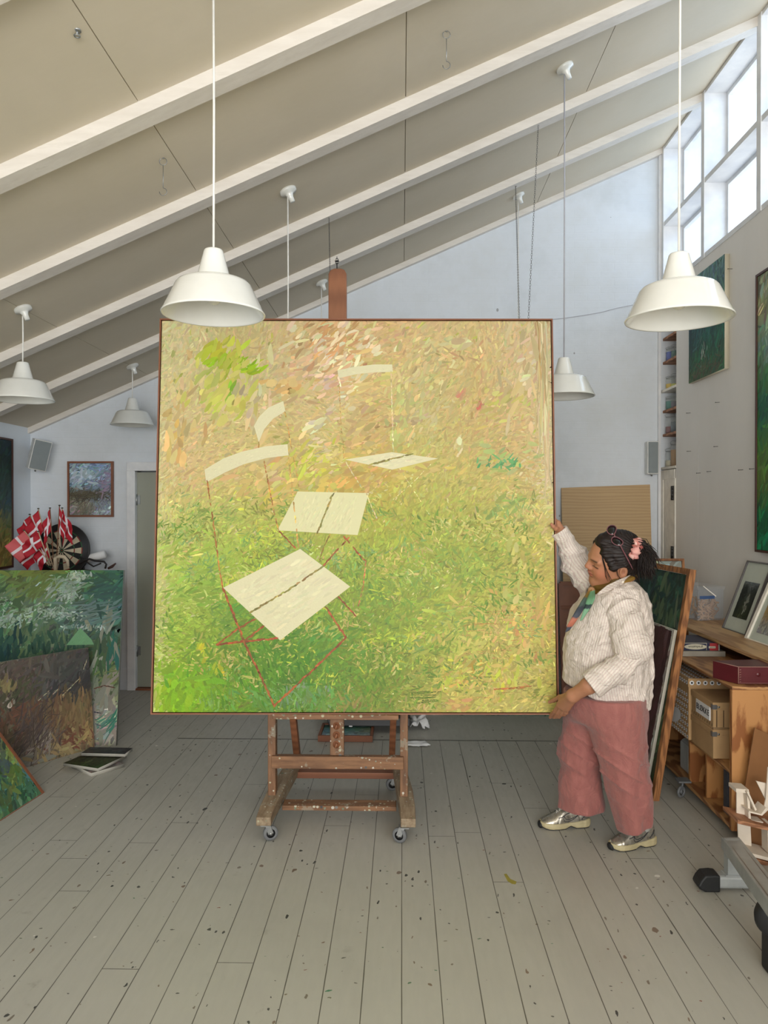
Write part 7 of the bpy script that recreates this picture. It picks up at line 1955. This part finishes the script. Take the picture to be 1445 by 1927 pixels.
# ---- shoes
def shoe(heel, toe, label, top_h=.105):
    hv = Vector(heel); tv = Vector(toe); d = (tv-hv); d.z = 0; L = d.length; d.normalize(); sd = Vector((0, 0, 1)).cross(d)   # sd: towards the wearer's left
    r = empty('shoe', label, None, tuple(Vector(heel)-Vector(PBASE))); r.parent = woman
    r.rotation_euler = (0, 0, math.atan2(d.y, d.x))
    K = L/.28
    def halfw(x): return np.interp(x, [0, .03, .07, .12, .18, .22, .26, .28], [.020, .034, .036, .036, .047, .047, .034, .010])
    def topz(x): return np.interp(x, [-.005, .01, .05, .08, .11, .15, .19, .235, .265, .285], [.098, .114, .110, .118, .128, .112, .082, .062, .048, .030])
    def f_up(x, y, z):
        x, y, z = x/K, y/K, z/K
        hw = halfw(x); tz = topz(x)
        tt = np.clip((z-.028)/(tz-.028+1e-6), 0, 1.2)
        w = hw*(1-.50*tt**2.2)
        dd = np.maximum(np.abs(y)-w, (z-tz))
        dd = smax(np.abs(y)-w, z-tz, .024)
        dd = smax(dd, .020-z, .004); dd = smax(dd, -x+.002, .03); dd = smax(dd, x-.281, .03)
        hole = cap(x, y, z, (.045, 0, .13), (.075, 0, .13), .040, .040); dd = smax(dd, -hole, .008)
        dd = dd+.0018*np.exp(-((x-.185+.35*(z-.04))/.004)**2)+.0015*np.exp(-((x-.225)/.004)**2)+.0016*np.exp(-((x-.06-.3*(z-.04))/.004)**2)
        return dd*K*.8
    def f_so(x, y, z):
        x, y, z = x/K, y/K, z/K
        w = halfw(x)+.006
        zt = np.interp(x, [-.01, .03, .10, .16, .24, .285], [.050, .046, .036, .034, .034, .040]); zb = np.interp(x, [-.01, .01, .085, .115, .145, .24, .285], [.014, .004, .004, .017, .004, .004, .018])
        dd = smax(np.abs(y)-w, z-zt, .010); dd = smax(dd, zb-z, .006); dd = smax(dd, -x-.006, .02); dd = smax(dd, x-.286, .02)
        dd = dd+.0012*np.exp(-((z-.024-.05*np.maximum(0, .08-x))/.0016)**2)
        return dd*K*.8
    def f_out(x, y, z):
        x, y, z = x/K, y/K, z/K
        w = halfw(x)+.004; zb = np.interp(x, [-.01, .01, .085, .115, .145, .24, .285], [.010, 0, 0, .013, 0, 0, .014])
        dd = smax(np.abs(y)-w, z-zb-.007, .004); dd = smax(dd, zb-z, .003); dd = smax(dd, -x-.002, .02); dd = smax(dd, x-.284, .02)
        bump_ = smax(ell(x, y, z, (.274, 0, .018), (.014, .026, .020)), -(x-.258), .003); 
        return smin(dd, bump_, .004)*K*.8
    lo, hi = (-.03*K, -.07*K, -.01), (.31*K, .07*K, .14*K)
    up = surfnet(f_up, lo, hi, .0038); so_ = surfnet(f_so, lo, hi, .0038); ot = surfnet(f_out, lo, (.31*K, .07*K, .07*K), .0038)
    np_mesh('upper', [up], MAT['silver'], r); np_mesh('midsole', [so_], MAT['midsole'], r); np_mesh('outsole', [ot], MAT['rubber'], r)
    # marks and laces laid on the surface
    def side(x, z, sg):
        y = .07*K*sg
        for _ in range(40):
            dv = float(f_up(np.array(x), np.array(y), np.array(z)))
            if dv < .0004: break
            y -= sg*dv
        return Vector((x, y+sg*.0008, z))
    def above(x, y):
        z = .14*K
        for _ in range(50):
            dv = float(f_up(np.array(x), np.array(y), np.array(z)))
            if dv < .0004: break
            z -= dv
        return Vector((x, y, z+.0015))
    sw = MB()
    top_ = [(.060, .082), (.085, .066), (.110, .056), (.130, .052), (.145, .056), (.152, .070)]
    bot_ = [(.060, .082), (.090, .058), (.112, .046), (.132, .040), (.150, .042), (.158, .056), (.152, .070)]
    for sg in (1, -1):
        for pl_ in (top_, bot_): sw.tube([side(x*K, z*K, sg) for x, z in pl_], .0016, 5)
        # collar line
        sw.tube([side(x*K, z*K, sg) for x, z in [(.020, .085), (.030, .070), (.045, .058), (.055, .048)]], .0022, 5)
        sw.tube([side(x*K, z*K, sg) for x, z in [(.112, .088), (.140, .080), (.165, .066), (.185, .062)]], .0018, 5)
    sw.build('side_swoosh', MAT['shoe_dark'], r)
    la = MB()
    for i in range(5):
        x = (.120+.016*i)*K; w = (.020-.001*i)*K
        la.tube([above(x-.004*K, -w), above(x, 0)+Vector((0, 0, .002)), above(x+.004*K, w)], .0024, 6); la.tube([above(x+.004*K, -w), above(x, 0)+Vector((0, 0, .003)), above(x-.004*K, w)], .0020, 6)
    a0 = above(.125*K, 0)+Vector((0, 0, .004))
    for sg in (1, -1): la.tube([a0, a0+Vector((.012*sg, .022, .006)), a0+Vector((.016*sg+.01, .036, -.002)), a0+Vector((.004*sg+.01, .02, -.001)), a0], .0018, 6)
    la.build('laces', MAT['lace'], r)
    return r
mt_ = NT('silver_leather'); nz = mt_.noise(mt_.coord(), 40, 4); mt_.col(mt_.ramp(nz, [(.3, lin((150, 144, 132))), (.7, lin((184, 178, 166)))])).rough(mt_.ramp(nz, [(.3, (.22, .22, .22)), (.7, (.42, .42, .42))])).p(Metallic=.75); MAT['silver'] = mt_.mat
MAT['midsole'] = simple('cream_foam', (176, 164, 128), .6, .12, 30); MAT['shoe_dark'] = simple('shoe_dark_line', (40, 40, 46), .5); MAT['lace'] = simple('grey_lace', (176, 172, 164), .6)
h1, t1_ = FL(1234, 1590), FL(1150, 1604)
shoe((h1.x, h1.y+.02, 0), (t1_.x, t1_.y+.03, 0), 'silver running shoe nearest the camera')
h2, t2_ = FL(1110, 1556), FL(1016, 1560)
shoe((h2.x, h2.y+.02, 0), (t2_.x, t2_.y+.02, 0), 'silver running shoe farther from the camera')
